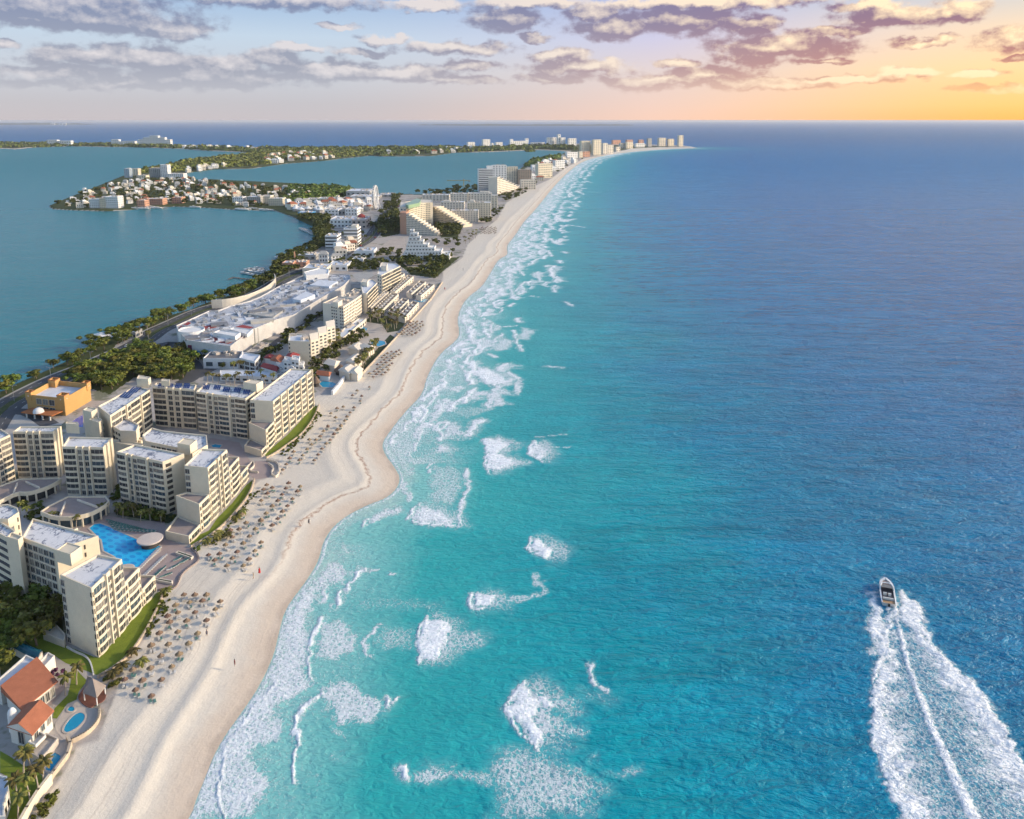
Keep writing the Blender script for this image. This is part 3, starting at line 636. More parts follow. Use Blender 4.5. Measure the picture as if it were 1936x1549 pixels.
def wing(name,label,cat,poly,zt,specs=None,floors=8,za=2.,wall=None,roof=None,group=None,b=None,par=.7,boxes=()):
    """a block with a parapet; specs: edge number -> row of bays (edge 0 front, 1 right, 2 back, 3 left)"""
    wall=wall or CREAM;roof=roof or STAIN
    if b is None: b=Bld(name,label,cat,cen(poly)+(za,),group)
    m=MB();q=m.parapet(poly,za,zt,par,.35);b.part('wall',m,wall)
    m=MB();m.flat(q,zt-par);b.part('roof',m,roof)
    for e,sp in (specs or {}).items():
        fl=floors
        if isinstance(sp,tuple) and isinstance(sp[1],int): sp,fl=sp
        b.facade(poly[e],poly[(e+1)%len(poly)],za,zt,fl,sp,finmat=wall)
    if name and poly[0][1]>400 and abs(area(poly))>150:
        rg=random.Random(int(abs(area(poly))*10));nx_=4+int(abs(area(poly))/160)
        for _ in range(min(12,nx_)):
            u,v=rg.uniform(.12,.88),rg.uniform(.15,.85)
            if len(poly)!=4: break
            x,y=[(poly[0][i]*(1-u)+poly[1][i]*u)*(1-v)+(poly[3][i]*(1-u)+poly[2][i]*u)*v for i in (0,1)]
            if 'roofunit' not in CACHE:
                m=MB();m.box((0,0,.8),(2.4,1.8,1.6));m.box((1.8,.2,.5),(1.,1.,1.));CACHE['roofunit']=m.mesh('rooftop_unit',[PALEP])
            b.rep('rooftop_unit',CACHE['roofunit'],(x,y,zt-par),rg.uniform(0,3))
    for (ps,zz) in boxes:
        m=MB();qq=m.parapet(ps,zt-par-.2,zz,.25,.25);m.flat(qq,zz-.25);b.part('stair_tower',m,wall)
    return b
def sp(t): # 'B20 F3 W8' -> list
    return [(k[0],float(k[1:])) for k in t.split()]
HB='hotel';HG='wings of the cream beach hotel'
# ---------------------------------------------------------------- nearest wing of the cream hotel
ZA=23.5;SEAW=sp('N5 B26 W10 F3 W12 N5 F2 B28 W9')
A2=[(-128.1,204.5),(-115.8,197.9),(-114.6,212.8),(-123.,215.4)]
b=wing('hotel_building','tall cream hotel block with a blank end wall above the villa garden lawn',HB,A2,ZA,{0:sp('W13 P67 P13 N7'),1:SEAW,2:sp('P1')},8,group=HG)
A3=[(-123.8,213.),(-114.75,213.),(-114.2,221.6),(-123.4,222.)];wing('','','',A3,15.5,{1:sp('N20 B65 N12')},5,roof=TERR,b=b)
A4=[(-123.2,222.),(-114.1,221.8),(-113.6,229.6),(-122.6,230.2)];wing('','','',A4,7.8,{1:sp('N16 B70 N14')},2,roof=TERR,b=b);b.done()
q=quad([(41,1016),(106,1040),(186,1013),(62,980)],ZA)
b=wing('hotel_building','cream hotel wing with a grid of square windows behind the pool with the round island',HB,q,ZA,{0:sp('W10 W10 W10 W10 W10 W10 P4'),1:sp('P8 N1 P4'),2:sp('B20 W9 F2 W9 B20 W9 B20')},8,group=HG,boxes=[(quad([(106,1040),(133,1048),(154,1033),(127,1025)],26.5),26.5)])
m=MB();m.parapet(quad([(138,1092),(160,1098),(192,1062),(172,1055)],16.),2,16.,.5,.3);m.flat(quad([(138,1092),(160,1098),(192,1062),(172,1055)],15.4),15.4);b.part('link_block',m,CREAM);b.done()
q=quad([(-45,985),(12,1016),(30,1004),(-20,972)],ZA)
b=wing('hotel_building','cream hotel wing with long dark strip windows at the left edge of the photo',HB,q,ZA,{0:sp('S1')},8,group=HG)
m=MB();t_=quad([(12,1015),(34,1021),(43,1014),(22,1006)],25.);m.parapet(t_,2,25.,.4,.3);m.flat(t_,24.5);b.part('stair_tower',m,CREAM)
t_=quad([(-30,980),(15,982),(36,968),(33,960),(14,953),(-25,956)],24.5);m=MB();qq=m.parapet(t_,2,24.5,.6,.3);b.part('wall',m,CREAM);m=MB();m.flat(qq,23.9);b.part('roof',m,STAIN)
b.facade(t_[1],t_[2],2,24.5,8,sp('P70 N20 P8'));b.done()
# ---------------------------------------------------------------- middle wing
bk=quad([(348,858),(255,840)],23.5)
b=wing('hotel_building','broad cream hotel block of balconies and paired windows overlooking the patterned pool',HB,[(-153.8,289.6),(-131.8,280.2),bk[0],bk[1]],23.5,{0:sp('B20 F5 W8 F3 W9 B20 F6 W8 B22'),1:sp('N6 P6'),3:sp('P2 N1')},9,group=HG)
b.done()
b=wing('hotel_building','cream hotel block stepping down to the beach beside the patterned pool',HB,[(-122.3,277.),(-112.8,275.),(-111.5,291.8),(-121.9,292.5)],23.5,{0:sp('W22 P70'),1:sp('N5 B28 W11 F3 W12 N5 F2 B28 W8')},8,group=HG)
for poly,zt,fl,e in (([(-121.6,292.3),(-111.4,292.2),(-111.1,302.8),(-121.,303.2)],15.5,5,sp('N18 B70 N12')),([(-120.9,303.2),(-111.,303.2),(-110.7,311.4),(-120.2,311.8)],7.8,2,sp('N16 B70 N14')),([(-125.1,274.),(-113.7,267.1),(-112.9,274.8),(-122.2,276.8)],13.,4,sp('N22 B70 N8')),([(-124.5,262.),(-114.6,258.4),(-113.8,266.9),(-125.,273.6)],5.2,1,sp('N22 B70 N8'))):
    wing('','','',poly,zt,{1:e},fl,roof=TERR,b=b)
b.done()
# ---------------------------------------------------------------- far wing
ZC=22.3
def solar(b,ps,z):
    m=MB();w=quad(ps,z);n_=4
    for i in range(n_):
        for j in range(2):
            def L(u,v): return tuple(w[0][k]*(1-u)*(1-v)+w[1][k]*u*(1-v)+w[2][k]*u*v+w[3][k]*(1-u)*v for k in (0,1))
            c=[L((i+a)/n_,(j+e)/2) for a,e in ((.05,.08),(.92,.08),(.92,.85),(.05,.85))]
            zz=(z,z,z+.7,z+.7);o=len(m.v);m.v+=[(p[0],p[1],k) for p,k in zip(c,zz)];m.f.append((o,o+1,o+2,o+3));m.mi.append(0)
    b.part('solar_panels',m,SOLAR)
q=quad([(208,786),(283,737),(258,729),(185,768)],ZC)
b=wing('hotel_building','cream hotel wing with solar panels turned towards the orange building',HB,q,ZC,{0:sp('P2 B24 W10 F3 W10 B24 F3 B24')},7,group=HG,boxes=[(quad([(258,716),(280,717),(285,713),(262,709)],26),26)])
solar(b,r3((1080,345),(1170,360),(1310,260),(1235,252)),ZC-.4);b.done()
bk=quad([(371,727),(296,723)],ZC)
b=wing('hotel_building','narrow cream hotel block with four solar panels between two dark shafts',HB,[(-175.7,370.1),(-153.5,365.3),bk[0],bk[1]],ZC,{0:sp('B25 F4 W10 F3 W10 F4 B25')},7,group=HG,boxes=[(quad(r3((1475,195),(1550,198),(1552,180),(1480,176)),25),25)])
for k in range(4): solar(b,r3((1440+78*k,262),(1500+78*k,265),(1512+78*k,228),(1455+78*k,225)),ZC-.4)
b.done()
bk=quad([(488,737),(392,723)],ZC)
b=wing('hotel_building','broad cream hotel block with five solar panels beyond the patterned pool wings',HB,[(-151.6,362.7),(-124.6,352.9),bk[0],bk[1]],ZC,{0:sp('B20 F5 W8 F3 W9 B20 F6 W8 B22'),1:sp('N6 P6')},8,group=HG,boxes=[(quad(r4((1015,205),(1135,225),(1195,195),(1085,180)),26),26)])
for x,y in ((640,270),(740,272),(825,292),(925,295),(1010,315)): solar(b,r4((x,y),(x+62,y+8),(x+75,y-28),(x+15,y-34)),ZC-.4)
b.done()
b=wing('hotel_building','cream hotel block with six stacks of sunlit balconies above the farther beach lawn',HB,[(-122.,351.),(-110.6,349.2),(-104.4,396.6),(-116.,398.6)],ZC,{0:sp('W20 P70'),1:sp('N4 B14 F3 N3 B14 F3 N3 B14 F3 N3 B14 F3 N3 B14 F3 N3 B14 F2')},7,group=HG)
for poly,zt,fl in (([(-122.,347.6),(-111.3,338.6),(-110.7,349.),(-121.8,350.8)],12.5,4),([(-121.5,338.6),(-111.9,332.8),(-111.3,338.4),(-121.6,346.9)],5.2,1)):
    wing('','','',poly,zt,{1:sp('N22 B70 N8')},fl,roof=TERR,b=b)
b.done()
# ---------------------------------------------------------------- left wings and the lobby
bk=quad([(213,828),(130,825.7)],22.7)
b=wing('hotel_building','cream hotel block rising behind the fan shaped mauve terrace by the pool',HB,[(-178.7,296.4),(-162.1,295.5),bk[0],bk[1]],22.7,{0:sp('B26 F4 W10 F3 W10 F4 B26'),1:sp('P2 F1 P2 F1 P2'),3:sp('P1')},8,group=HG);b.done()
bk=quad([(116,806),(38,806)],22.7)
b=wing('hotel_building','cream hotel block behind the curved terrace with a square stair tower',HB,[(-207.9,311.8),(-191.2,311.8),bk[0],bk[1]],22.7,{0:sp('B26 F4 W10 F3 W10 F4 B26'),1:sp('P2 F1 P2 F1 P2')},8,group=HG,boxes=[(quad(r3((600,585),(720,592),(715,572),(610,566)),26),26)]);b.done()
q=quad([(-70,862),(19,822),(2,811),(-95,838)],22.7)
b=wing('hotel_building','cream hotel wing turned sideways at the left edge beside the curved terrace',HB,q,22.7,{0:sp('B20 W9 W9 B20 F3 W9 B20')},8,group=HG);b.done()
q=quad(r3((930,548),(1100,650),(1245,655),(1272,596),(1180,545),(1040,512)),17.)
b=wing('hotel_lobby','curved cream hotel lobby with a white roof and tower beside a blue pool',HB,q,17.,{0:sp('w1 w1 w1 w1 w1 w1 w1')},5)
m=MB();t_=quad(r3((757,462),(835,480),(888,448),(800,430)),23.);m.parapet(t_,2,23.,.4,.3);m.flat(t_,22.6);b.part('stair_tower',m,CREAM)
t_=quad(r3((815,548),(905,575),(935,545),(850,520)),20.);m=MB();m.parapet(t_,2,20.,.4,.3);m.flat(t_,19.6);b.part('stair_tower',m,CREAM)
t_=quad(r3((930,640),(1090,705),(1290,745),(1340,725),(1140,680),(1000,625)),12.);m=MB();qq=m.parapet(t_,2,12.,.4,.3);m.flat(qq,11.5);b.part('link_corridor',m,CREAM)
t_=quad(r3((600,715),(1000,720),(1330,770),(1270,800),(1050,755),(600,738)),12.);m=MB();qq=m.parapet(t_,2,12.,.4,.3);m.flat(qq,11.5);b.part('link_corridor',m,CREAM);b.done()
q=quad(r3((1330,745),(1620,805),(1760,860),(1900,780),(1890,690),(1700,672),(1480,648),(1390,622),(1300,690)),20.5)
b=wing('hotel_building','cream hotel block with a stained white roof wedged between the two balconied wings',HB,q,20.5,{0:sp('P10 W10 W10 W10 W10 W10')},7,group=HG,boxes=[(quad([(335,838),(359,842),(372,832),(347,828)],24),24)]);b.done()
def terrace(label,ps,n_win):
    p=quad(ps,7.);b=Bld('terrace_pavilion',label,'pavilion',cen(p)+(2.,));m=MB();qq=m.parapet(p,5.4,7.,.5,.4);m.flat(p[::-1],5.4);b.part('parapet',m,CREAM)
    m=MB();m.flat(qq,6.45);b.part('terrace_floor',m,TERR);m=MB();i=inset(ccw(p),1.6);m.prism(i,2.,5.4);b.part('glass_wall',m,GLASS)
    for k in range(n_win):
        j=k/(n_win-1)*(len(ps)-4);a=int(j);f=j-a;x=p[a][0]*(1-f)+p[a+1][0]*f;y=p[a][1]*(1-f)+p[a+1][1]*f;c=cen(p)
        mm=MB();mm.box((0,0,1.7),(.5,.5,3.4));b.put('column',CACHE.setdefault('tcol',mm.mesh('column',CREAM)),(x+(c[0]-x)*.06,y+(c[1]-y)*.06,2.))
    for f in (.33,.6):
        a=p[int(len(p)*f)-1];c=p[-2];m=MB();L,rz=frame_xy(a,c);m.box(((a[0]*.6+c[0]*.4),(a[1]*.6+c[1]*.4),6.8),(L*.6,.45,.8),rz);b.part('divider_wall',m,CREAM2)
terrace('fan shaped terrace with a mauve floor at the edge of the patterned pool',smooth_line([(76,967),(103,977.5),(140,977),(170,970),(196,957),(207,946.5)],1)+[(200,938),(128,938),(92,956)],9)
terrace('curved terrace with a mauve floor at the left of the photo',smooth_line([(-20,955),(5,944),(31,930),(50,931),(72,926),(98,916),(116,905)],1)+[(108,903),(36,905),(-20,925)],9)
# ---------------------------------------------------------------- lawns, paving and pools of the cream hotel
LAWN=mat('mown_lawn',(.13,.18,.014),.95,.22,.25,col2=(.20,.25,.028),bump=.05)
PAVE=mat('mauve_paving',(.34,.27,.25),.85,.14,.35)
PALEP=mat('pale_paving',(.48,.42,.36),.85,.14,.35)
def sheet(name,ps,z,m_,kind='structure',world=False,sm=0):
    w=ps if world else GS(ps,2.)
    if sm: w=smooth_line(w,sm,True)
    m=MB();m.flat(w,z);return tag(m.build(name,m_),kind=kind)
LA=smooth_line(r2((740,1470),(840,1395),(930,1320),(1035,1180),(1110,1040),(1165,925),(1180,862)),2)+r2((1160,850),(1040,930),(940,1040),(880,1150),(730,1330),(690,1325),(500,1250),(330,1170),(180,1060),(0,1050),(0,1130),(130,1160),(250,1260),(390,1310),(480,1370),(585,1410))
sheet('lawn',LA,2.03,LAWN)
LB=smooth_line(r2((1405,512),(1540,430),(1640,345),(1720,255),(1790,170),(1835,90),(1850,30)),2)+r2((1800,70),(1700,200),(1590,310),(1530,400),(1440,440),(1390,500))
sheet('lawn',LB,2.03,LAWN)
LC=smooth_line(r4((1225,895),(1310,850),(1420,770),(1530,690),(1600,610),(1670,500),(1697,420)),2)+r4((1660,430),(1555,545),(1420,690),(1290,800),(1215,870))
sheet('lawn',LC,2.03,LAWN)
DECK=r2((560,420),(640,330),(780,290),(1000,330),(1200,330),(1260,480),(1400,530),(1440,575),(1462,612),(1440,640),(1350,690),(1315,740),(1300,800),(1270,830),(1150,830),(1040,760),(960,740),(890,600),(720,500))
sheet('pool_deck',DECK,2.02,PAVE)
sheet('promenade',r4((890,890),(1000,1000),(1120,1100),(1250,1080),(1290,1000),(1240,930),(1080,930),(980,760),(880,740),(700,720),(760,800)),2.02,PAVE)
sheet('courtyard_paving',r3((0,470),(250,470),(600,560),(560,600),(0,620)),2.006,GREY)
sheet('garden_bed',r3((1060,1310),(1330,1290),(1640,1440),(1540,1500),(1060,1420)),2.02,mat('dark_planting',(.02,.035,.015),.95,.4,.5,col2=(.05,.07,.02)))
def water_mat(name,ca,cb,cell):
    m,n,b=new_mat(name);pos=n.nodes.new('ShaderNodeNewGeometry').outputs['Position'];rot=n.nodes.new('ShaderNodeVectorRotate');rot.rotation_type='Z_AXIS'
    n.links.new(pos,rot.inputs[0]);rot.inputs['Angle'].default_value=.55
    if cell:
        v=voro(n,vmul(n,rot.outputs[0],(1/cell*.55,1/cell,0)),1.,'F1',0.);f=v.ss(.34,.30)
    else: f=noise(n,pos,.2,3,.5)
    c=mixc(n,f,ca,cb);n.links.new(c,b.inputs['Base Color']);b.inputs['Roughness'].default_value=.08;b.inputs['IOR'].default_value=1.33
    bn=n.nodes.new('ShaderNodeBump');bn.inputs['Distance'].default_value=.05;put(n,bn.inputs['Height'],noise(n,pos,1.8,3,.6));n.links.new(bn.outputs[0],b.inputs['Normal']);return m
POOLP=water_mat('patterned_pool_water',(.02,.42,.76),(.014,.27,.64),2.3)
POOLW=water_mat('pool_water',(.02,.30,.46),(.015,.24,.42),0)
def pool(label,ps,m_,rim=.5,sm=0,z=2.1,zz=2.,rimm=None):
    w=GS(ps,zz)
    if sm: w=smooth_line(w,sm,True)
    b=Bld('swimming_pool',label,'pool',cen(w)+(zz,));m=MB();o=inset(ccw(w),-rim);k=len(o)
    c=ccw(w);m.add([(x,y,z+.06) for x,y in o]+[(x,y,z+.06) for x,y in c]+[(x,y,zz-.3) for x,y in o]+[(x,y,zz-.3) for x,y in c],[(i,(i+1)%k,k+(i+1)%k,k+i) for i in range(k)]+[(2*k+i,2*k+(i+1)%k,(i+1)%k,i) for i in range(k)]+[(k+i,k+(i+1)%k,3*k+(i+1)%k,3*k+i) for i in range(k)]);b.part('coping',m,rimm or PALEP)
    m=MB();m.flat(w,z-.02);b.part('water',m,m_);return b
pool('large hotel pool with a blue tile pattern beside the round island',r2((655,385),(690,355),(730,350),(800,375),(870,410),(1010,470),(1100,490),(1170,515),(1165,550),(1060,635),(960,725),(940,700),(900,660),(840,590),(760,550),(745,470),(720,450)),POOLP,.6)
c=G(r2((1098,462))[0],4.5);b=Bld('pool_bar','round flat roofed kiosk at the edge of the patterned pool','kiosk',c+(2.,))
m=MB();m.lathe([(0,2.0),(3.,2.0),(3.,4.1),(0,4.1)],24,c);b.part('bar_counter',m,DARK);m=MB();m.lathe([(3.2,4.1),(4.25,4.2),(4.35,4.6),(4.25,4.75),(0,4.9)],36,c);b.part('roof',m,mat('pinkish_roof',(.55,.48,.44),.8,.1,.4))
c=G(r2((915,690))[0],2.);b=Bld('pool_island','round paved platform at the near corner of the patterned pool','platform',c+(2.,));m=MB();m.lathe([(3.1,1.9),(3.1,2.5),(2.7,2.6),(0,2.6)],28,c);b.part('platform',m,PALEP)
pool('small turquoise pool behind the stepped cream block',r4((720,790),(760,775),(820,785),(800,810),(740,805)),POOLW,.4)
pool('blue pool beside the curved hotel lobby',r3((640,585),(690,545),(760,505),(760,620),(700,620)),mat('deep_blue_water',(.01,.09,.42),.1,.2,.4),.3)
def wallstrip(name,label,cat,line,h,t,m_,z=2.,kind=None,sm=0,world=False,base=1.6):
    w=line if world else GS(line,z)
    if sm: w=smooth_line(w,sm)
    m=MB()
    for (a,b2) in zip(w[:-1],w[1:]):
        L,rz=frame_xy(a,b2)
        if L<.05: continue
        m.box(((a[0]+b2[0])/2,(a[1]+b2[1])/2,(z+h+base)/2),(L+t*.6,t,z+h-base),rz)
    o=m.build(name,m_);tag(o,label,cat,None,kind);return o
STONE=mat('beige_stone_wall',(.50,.41,.31),.9,.2,.6,bump=.05)
wallstrip('garden_wall','beige stone wall curving round the lawn nearest the villa','wall',r2((720,1480),(840,1410),(940,1330),(1045,1185),(1120,1045),(1178,930),(1192,860)),.9,.5,STONE,sm=2)
wallstrip('garden_wall','beige stone wall curving round the lawn of the middle hotel wing','wall',r2((1400,525),(1545,442),(1650,355),(1730,265),(1800,180),(1845,100),(1862,30)),.9,.5,STONE,sm=2)
wallstrip('garden_wall','beige stone wall curving round the lawn of the farthest cream wing','wall',r4((1230,905),(1320,860),(1430,780),(1540,700),(1612,618),(1684,505),(1710,420)),.9,.5,STONE,sm=2)
wallstrip('garden_wall','winding low wall across the lawn beside the pavilion','wall',r1((490,290),(560,330),(620,350),(665,400),(685,490)),.5,.35,WHITE,sm=2)
wallstrip('planter_wall','wavy cream planter walls beside the promenade steps','wall',r4((1250,960),(1300,1000),(1265,1050),(1320,1090),(1350,1010),(1330,940),(1230,930)),.9,.5,CREAM2,sm=2)
wallstrip('planter_wall','low cream planter walls on the promenade between the wings','wall',r4((990,1010),(1060,990),(1110,930),(1120,985),(1060,1030),(1150,1040)),.9,.4,CREAM2,sm=2)
wallstrip('deck_wall','curved low brown wall edging the pool deck towards the sand','wall',r2((1160,838),(1270,835),(1305,790),(1320,735),(1370,685),(1460,625),(1445,570),(1400,535)),.5,.5,TERR,sm=2)
for x,y,w,h in ((1250,0,0,0),(1190,0,0,0)): pass
for k,(lab,ps) in enumerate((('low cream planter box on the deck nearest the sand',((1110,770),(1260,800),(1265,780),(1115,755))),('low pale planter box on the deck beside the middle wing',((1285,575),(1400,615),(1418,600),(1305,562))))):
    p=GS(r2(*ps),2.);m=MB();qq=m.parapet(p,2.,2.8,.1,.3);o=m.build('planter_box',CREAM2);tag(o,lab,'planter');m2_=MB();m2_.flat(qq,2.68);m2_.build('soil',mat('planter_soil',(.05,.06,.03),.9,.3,1.),o)
# ---------------------------------------------------------------- villas on the near left
def hip(poly,z,h,over=.6,ridge=.25):
    """hipped roof over a four-cornered outline"""
    p=inset(ccw(poly),-over);m=MB();L1=math.dist(p[0],p[1]);L2=math.dist(p[1],p[2])
    if L1>=L2: a,b2,c,d=p
    else: b2,c,d,a=p
    e=((a[0]+d[0])/2,(a[1]+d[1])/2);f=((b2[0]+c[0])/2,(b2[1]+c[1])/2)
    r0=(e[0]+(f[0]-e[0])*ridge,e[1]+(f[1]-e[1])*ridge);r1_=(f[0]+(e[0]-f[0])*ridge,f[1]+(e[1]-f[1])*ridge)
    v=[(*a,z),(*b2,z),(*c,z),(*d,z),(*r0,z+h),(*r1_,z+h)]+[(*q_,z-.25) for q_ in (a,b2,c,d)]
    m.add(v,[(0,1,5,4),(1,2,5),(2,3,4,5),(3,0,4),(6,7,1,0),(7,8,2,1),(8,9,3,2),(9,6,0,3),(9,8,7,6)]);return m
VW=mat('white_villa_wall',(.66,.62,.56),.85,.1,.3)
def villa_windows(b,a,c,z,n_,w=1.1,h=1.5):
    L,rz=frame_xy(a,c)
    for i in range(n_):
        f=(i+.5)/n_;b.put('window',window_mesh(w,h,True),(a[0]+(c[0]-a[0])*f,a[1]+(c[1]-a[1])*f,z),rz)
z_=6.6
p=quad(z3((20,745),(390,1090),(1060,560),(690,210)),z_)
b=Bld('villa','large villa with a broad terracotta roof beside the pavilion','villa',cen(p)+(2.,));m=MB();m.prism(inset(ccw(p),.8),2.,z_-.1);b.part('wall',m,VW)
m=MB();q=ccw(p);k=[z_,z_,z_,z_];i0=min(range(4),key=lambda i:math.dist(q[i],p[0]))
hz=[0.]*4;hz[[j for j in range(4) if math.dist(q[j],p[0])<.01][0]]=1.6;hz[[j for j in range(4) if math.dist(q[j],p[3])<.01][0]]=1.6
m.add([(q[i][0],q[i][1],z_+hz[i]) for i in range(4)]+[(q[i][0],q[i][1],z_-.3) for i in range(4)],[(0,1,2,3),(4,5,1,0),(5,6,2,1),(6,7,3,2),(7,4,0,3)]);b.part('roof',m,TILE)
t_=quad(z3((-120,640),(10,720),(690,205),(480,110)),6.6);m=MB();qq=m.parapet(t_,2.,7.2,.5,.3);b.part('back_wall',m,VW);m=MB();m.flat(qq,6.6);b.part('flat_roof',m,MEMB)
t_=quad(z3((700,215),(800,300),(1000,90),(880,30)),6.8);m=MB();qq=m.parapet(t_,2.,6.8,.5,.3);m.flat(qq,6.2);b.part('annex_wall',m,VW)
e=inset(ccw(p),.75);j=[i for i in range(4) if math.dist(q[i],p[1])<.01][0];villa_windows(b,e[j],e[(j+1)%4],4.,6,1.,2.4)
t_=quad(z3((480,1000),(920,1000),(1270,600),(1200,480),(1070,560),(600,940)),2.3);m=MB();m.flat(t_,2.25);b.part('terrace_floor',m,PAVE)
z_=9.5
p=quad(z3((310,1405),(600,1540),(990,1085),(720,960)),z_);p2=quad(z3((115,1385),(310,1405),(720,960),(560,1130)),z_)
pl=quad(z3((115,1385),(585,1545),(990,1090),(525,945)),6.8)
b=Bld('villa','smaller villa with a terracotta gable roof beside the oval pool','villa',cen(pl)+(2.,));m=MB();m.prism(inset(ccw(pl),.5),2.,6.7);b.part('wall',m,VW)
m=MB();A_,B_,C_,D_=ccw(pl);L=[ccw(pl)[i] for i in range(4)]
ia=min(range(4),key=lambda i:math.dist(L[i],pl[0]));L=L[ia:]+L[:ia]
e0=((L[0][0]+L[1][0])/2,(L[0][1]+L[1][1])/2);e1=((L[2][0]+L[3][0])/2,(L[2][1]+L[3][1])/2)
m.add([(*L[0],6.7),(*L[1],6.7),(*L[2],6.7),(*L[3],6.7),(*e0,8.7),(*e1,8.7)]+[(*k,6.45) for k in L],[(1,2,5,4),(3,0,4,5),(6,7,1,0),(7,8,2,1),(8,9,3,2),(9,6,0,3)]);b.part('roof',m,TILE)
m=MB();m.add([(*L[0],6.7),(*L[1],6.7),(*e0,8.6),(*L[3],6.7),(*L[2],6.7),(*e1,8.6)],[(0,1,2),(4,3,5)]);b.part('gable',m,VW)
villa_windows(b,inset(ccw(pl),.48)[1],inset(ccw(pl),.48)[2],5.2,3,1.2,1.6);villa_windows(b,inset(ccw(pl),.48)[0],inset(ccw(pl),.48)[1],4.4,1,1.8,3.2)
t_=quad(z4((390,260),(740,470),(880,330),(1070,90),(850,0),(640,200)),3.6);m=MB();qq=m.parapet(t_,2.,4.1,.8,.3);m.flat(qq,3.4);b.part('terrace',m,PALEP)
t_=quad(z4((510,130),(650,190),(840,0),(700,-90)),5.);m=MB();qq=m.parapet(t_,4.2,5.,.8,.25);m.flat(qq,4.3);b.part('balcony',m,VW)
c=G(z3((225,1190))[0],6.);m=MB();m.lathe([(1.1,2),(1.1,6.2),(1.05,6.8),(.8,7.5),(.4,8.),(0.05,8.15)],16,c);b.part('dome_tower',m,WHITE,smooth=True)
t_=quad(z4((-80,700),(60,760),(130,755),(155,1000),(60,1280),(90,1500),(-80,1500)),6.5);b=Bld('villa','white flat roofed villa cut by the lower left corner of the photo','villa',cen(t_)+(2.,));m=MB();qq=m.parapet(t_,2.,6.5,.5,.3);b.part('wall',m,VW);m=MB();m.flat(qq,6.);b.part('roof',m,MEMB)
for f in (.3,.6): villa_windows(b,t_[3],t_[4],4.,2)
# pavilion with the four-sided roof
ap=G(z3((1700,520))[0],7.);cc=[G(k,4.7) for k in z3((1510,770),(1770,862),(1940,640),(1600,470))]
b=Bld('beach_pavilion','open timber pavilion with a four sided pointed roof above the oval pool','pavilion',cen(cc)+(2.,));m=MB();o=cen(cc)
m.add([(*k,4.7) for k in cc]+[(ap[0]*.5+o[0]*.5,ap[1]*.5+o[1]*.5,7.4)]+[(*k,4.5) for k in cc],[(0,1,4),(1,2,4),(2,3,4),(3,0,4),(5,6,1,0),(6,7,2,1),(7,8,3,2),(8,5,0,3),(8,7,6,5)]);b.part('roof',m,mat('weathered_shingle',(.27,.22,.19),.9,.2,.8))
for k in cc: m=MB();m.tube([(0,0,0),(0,0,2.6)],.14);b.put('post',CACHE.setdefault('ppost',m.mesh('post',WHITE)),(k[0]*.88+o[0]*.12,k[1]*.88+o[1]*.12,2.))
w=smooth_line(GS(z3((1410,860),(1500,980),(1600,1050),(1680,1060),(1760,985),(1870,960),(1960,850),(1900,640),(1600,560),(1500,760)),2.),2,True);m=MB();m.prism(w,1.9,2.25);b.part('deck',m,mat('red_brown_deck',(.17,.07,.05),.8,.2,.6))
sheet('villa_lawn',z3((1330,260),(1480,440),(1600,560),(1440,760),(1400,900),(1230,980),(1040,1250),(960,1240),(1000,1060),(1240,820),(1290,600)),2.03,LAWN)
sheet('pool_terrace',z3((1180,1040),(1240,980),(1420,900),(1560,960),(1700,1060),(1810,1080),(1815,1250),(1740,1380),(1600,1510),(1420,1620),(1250,1680),(1080,1560),(980,1370),(1100,1220)),2.04,PALEP,sm=2)
pool('oval turquoise pool in front of the small villa',z3((1180,1400),(1290,1250),(1400,1160),(1500,1140),(1565,1200),(1530,1300),(1400,1430),(1230,1515),(1170,1480)),POOLW,.5,2,2.12)
pool('small round spa pool beside the oval villa pool',z3((1250,1060),(1310,1030),(1370,1060),(1360,1110),(1300,1130),(1240,1110)),POOLW,.4,2,2.14)
pool('rectangular villa pool above the sand at the lower left',z4((930,390),(1010,340),(1115,400),(1090,470),(930,680),(830,650),(970,430)),POOLW,.5,0,2.12)
sheet('pool_terrace',z4((770,500),(880,340),(1100,160),(1240,120),(1280,200),(1180,380),(1170,480),(930,800),(830,700)),2.03,PALEP)
wallstrip('villa_wall','pale stone wall between the lower left villa pool and the sand','wall',z4((910,870),(1000,740),(1240,420),(1300,210),(1240,110)),1.3,.6,STONE)
wallstrip('villa_wall','curved pale wall below the oval pool terrace','wall',z3((1820,1060),(1830,1250),(1750,1400),(1610,1540),(1420,1650),(1260,1720)),1.2,.5,STONE,sm=2)
sheet('villa_lawn',z4((0,300),(180,400),(420,560),(680,660),(900,890),(700,1160),(500,1549),(100,1549),(150,1050),(120,760),(0,700)),2.03,LAWN)
wallstrip('villa_wall','tall cream boundary wall beside the lawn in the lower left corner','wall',z4((930,910),(720,1180),(520,1500),(380,1750)),2.6,.7,CREAM,base=.6)
t_=quad(r1((60,270),(275,390),(322,312),(115,238)),4.6);b=Bld('glass_canopy','teal glass barrel roof behind the large villa','canopy',cen(t_)+(2.,));m=MB();c0,c1,c2,c3=t_;n_=6;V=[]
for i in range(n_+1):
    u=i/n_;V+=[(c0[0]*(1-u)+c3[0]*u,c0[1]*(1-u)+c3[1]*u,4.6+1.2*math.sin(math.pi*u)),(c1[0]*(1-u)+c2[0]*u,c1[1]*(1-u)+c2[1]*u,4.6+1.2*math.sin(math.pi*u))]
m.add(V,[(2*i,2*i+1,2*i+3,2*i+2) for i in range(n_)]);b.part('glass_roof',m,mat('teal_glass',(.012,.09,.12),.15,.25,.8));m=MB();m.prism(inset(ccw(t_),.3),2.,4.6);b.part('wall',m,VW)
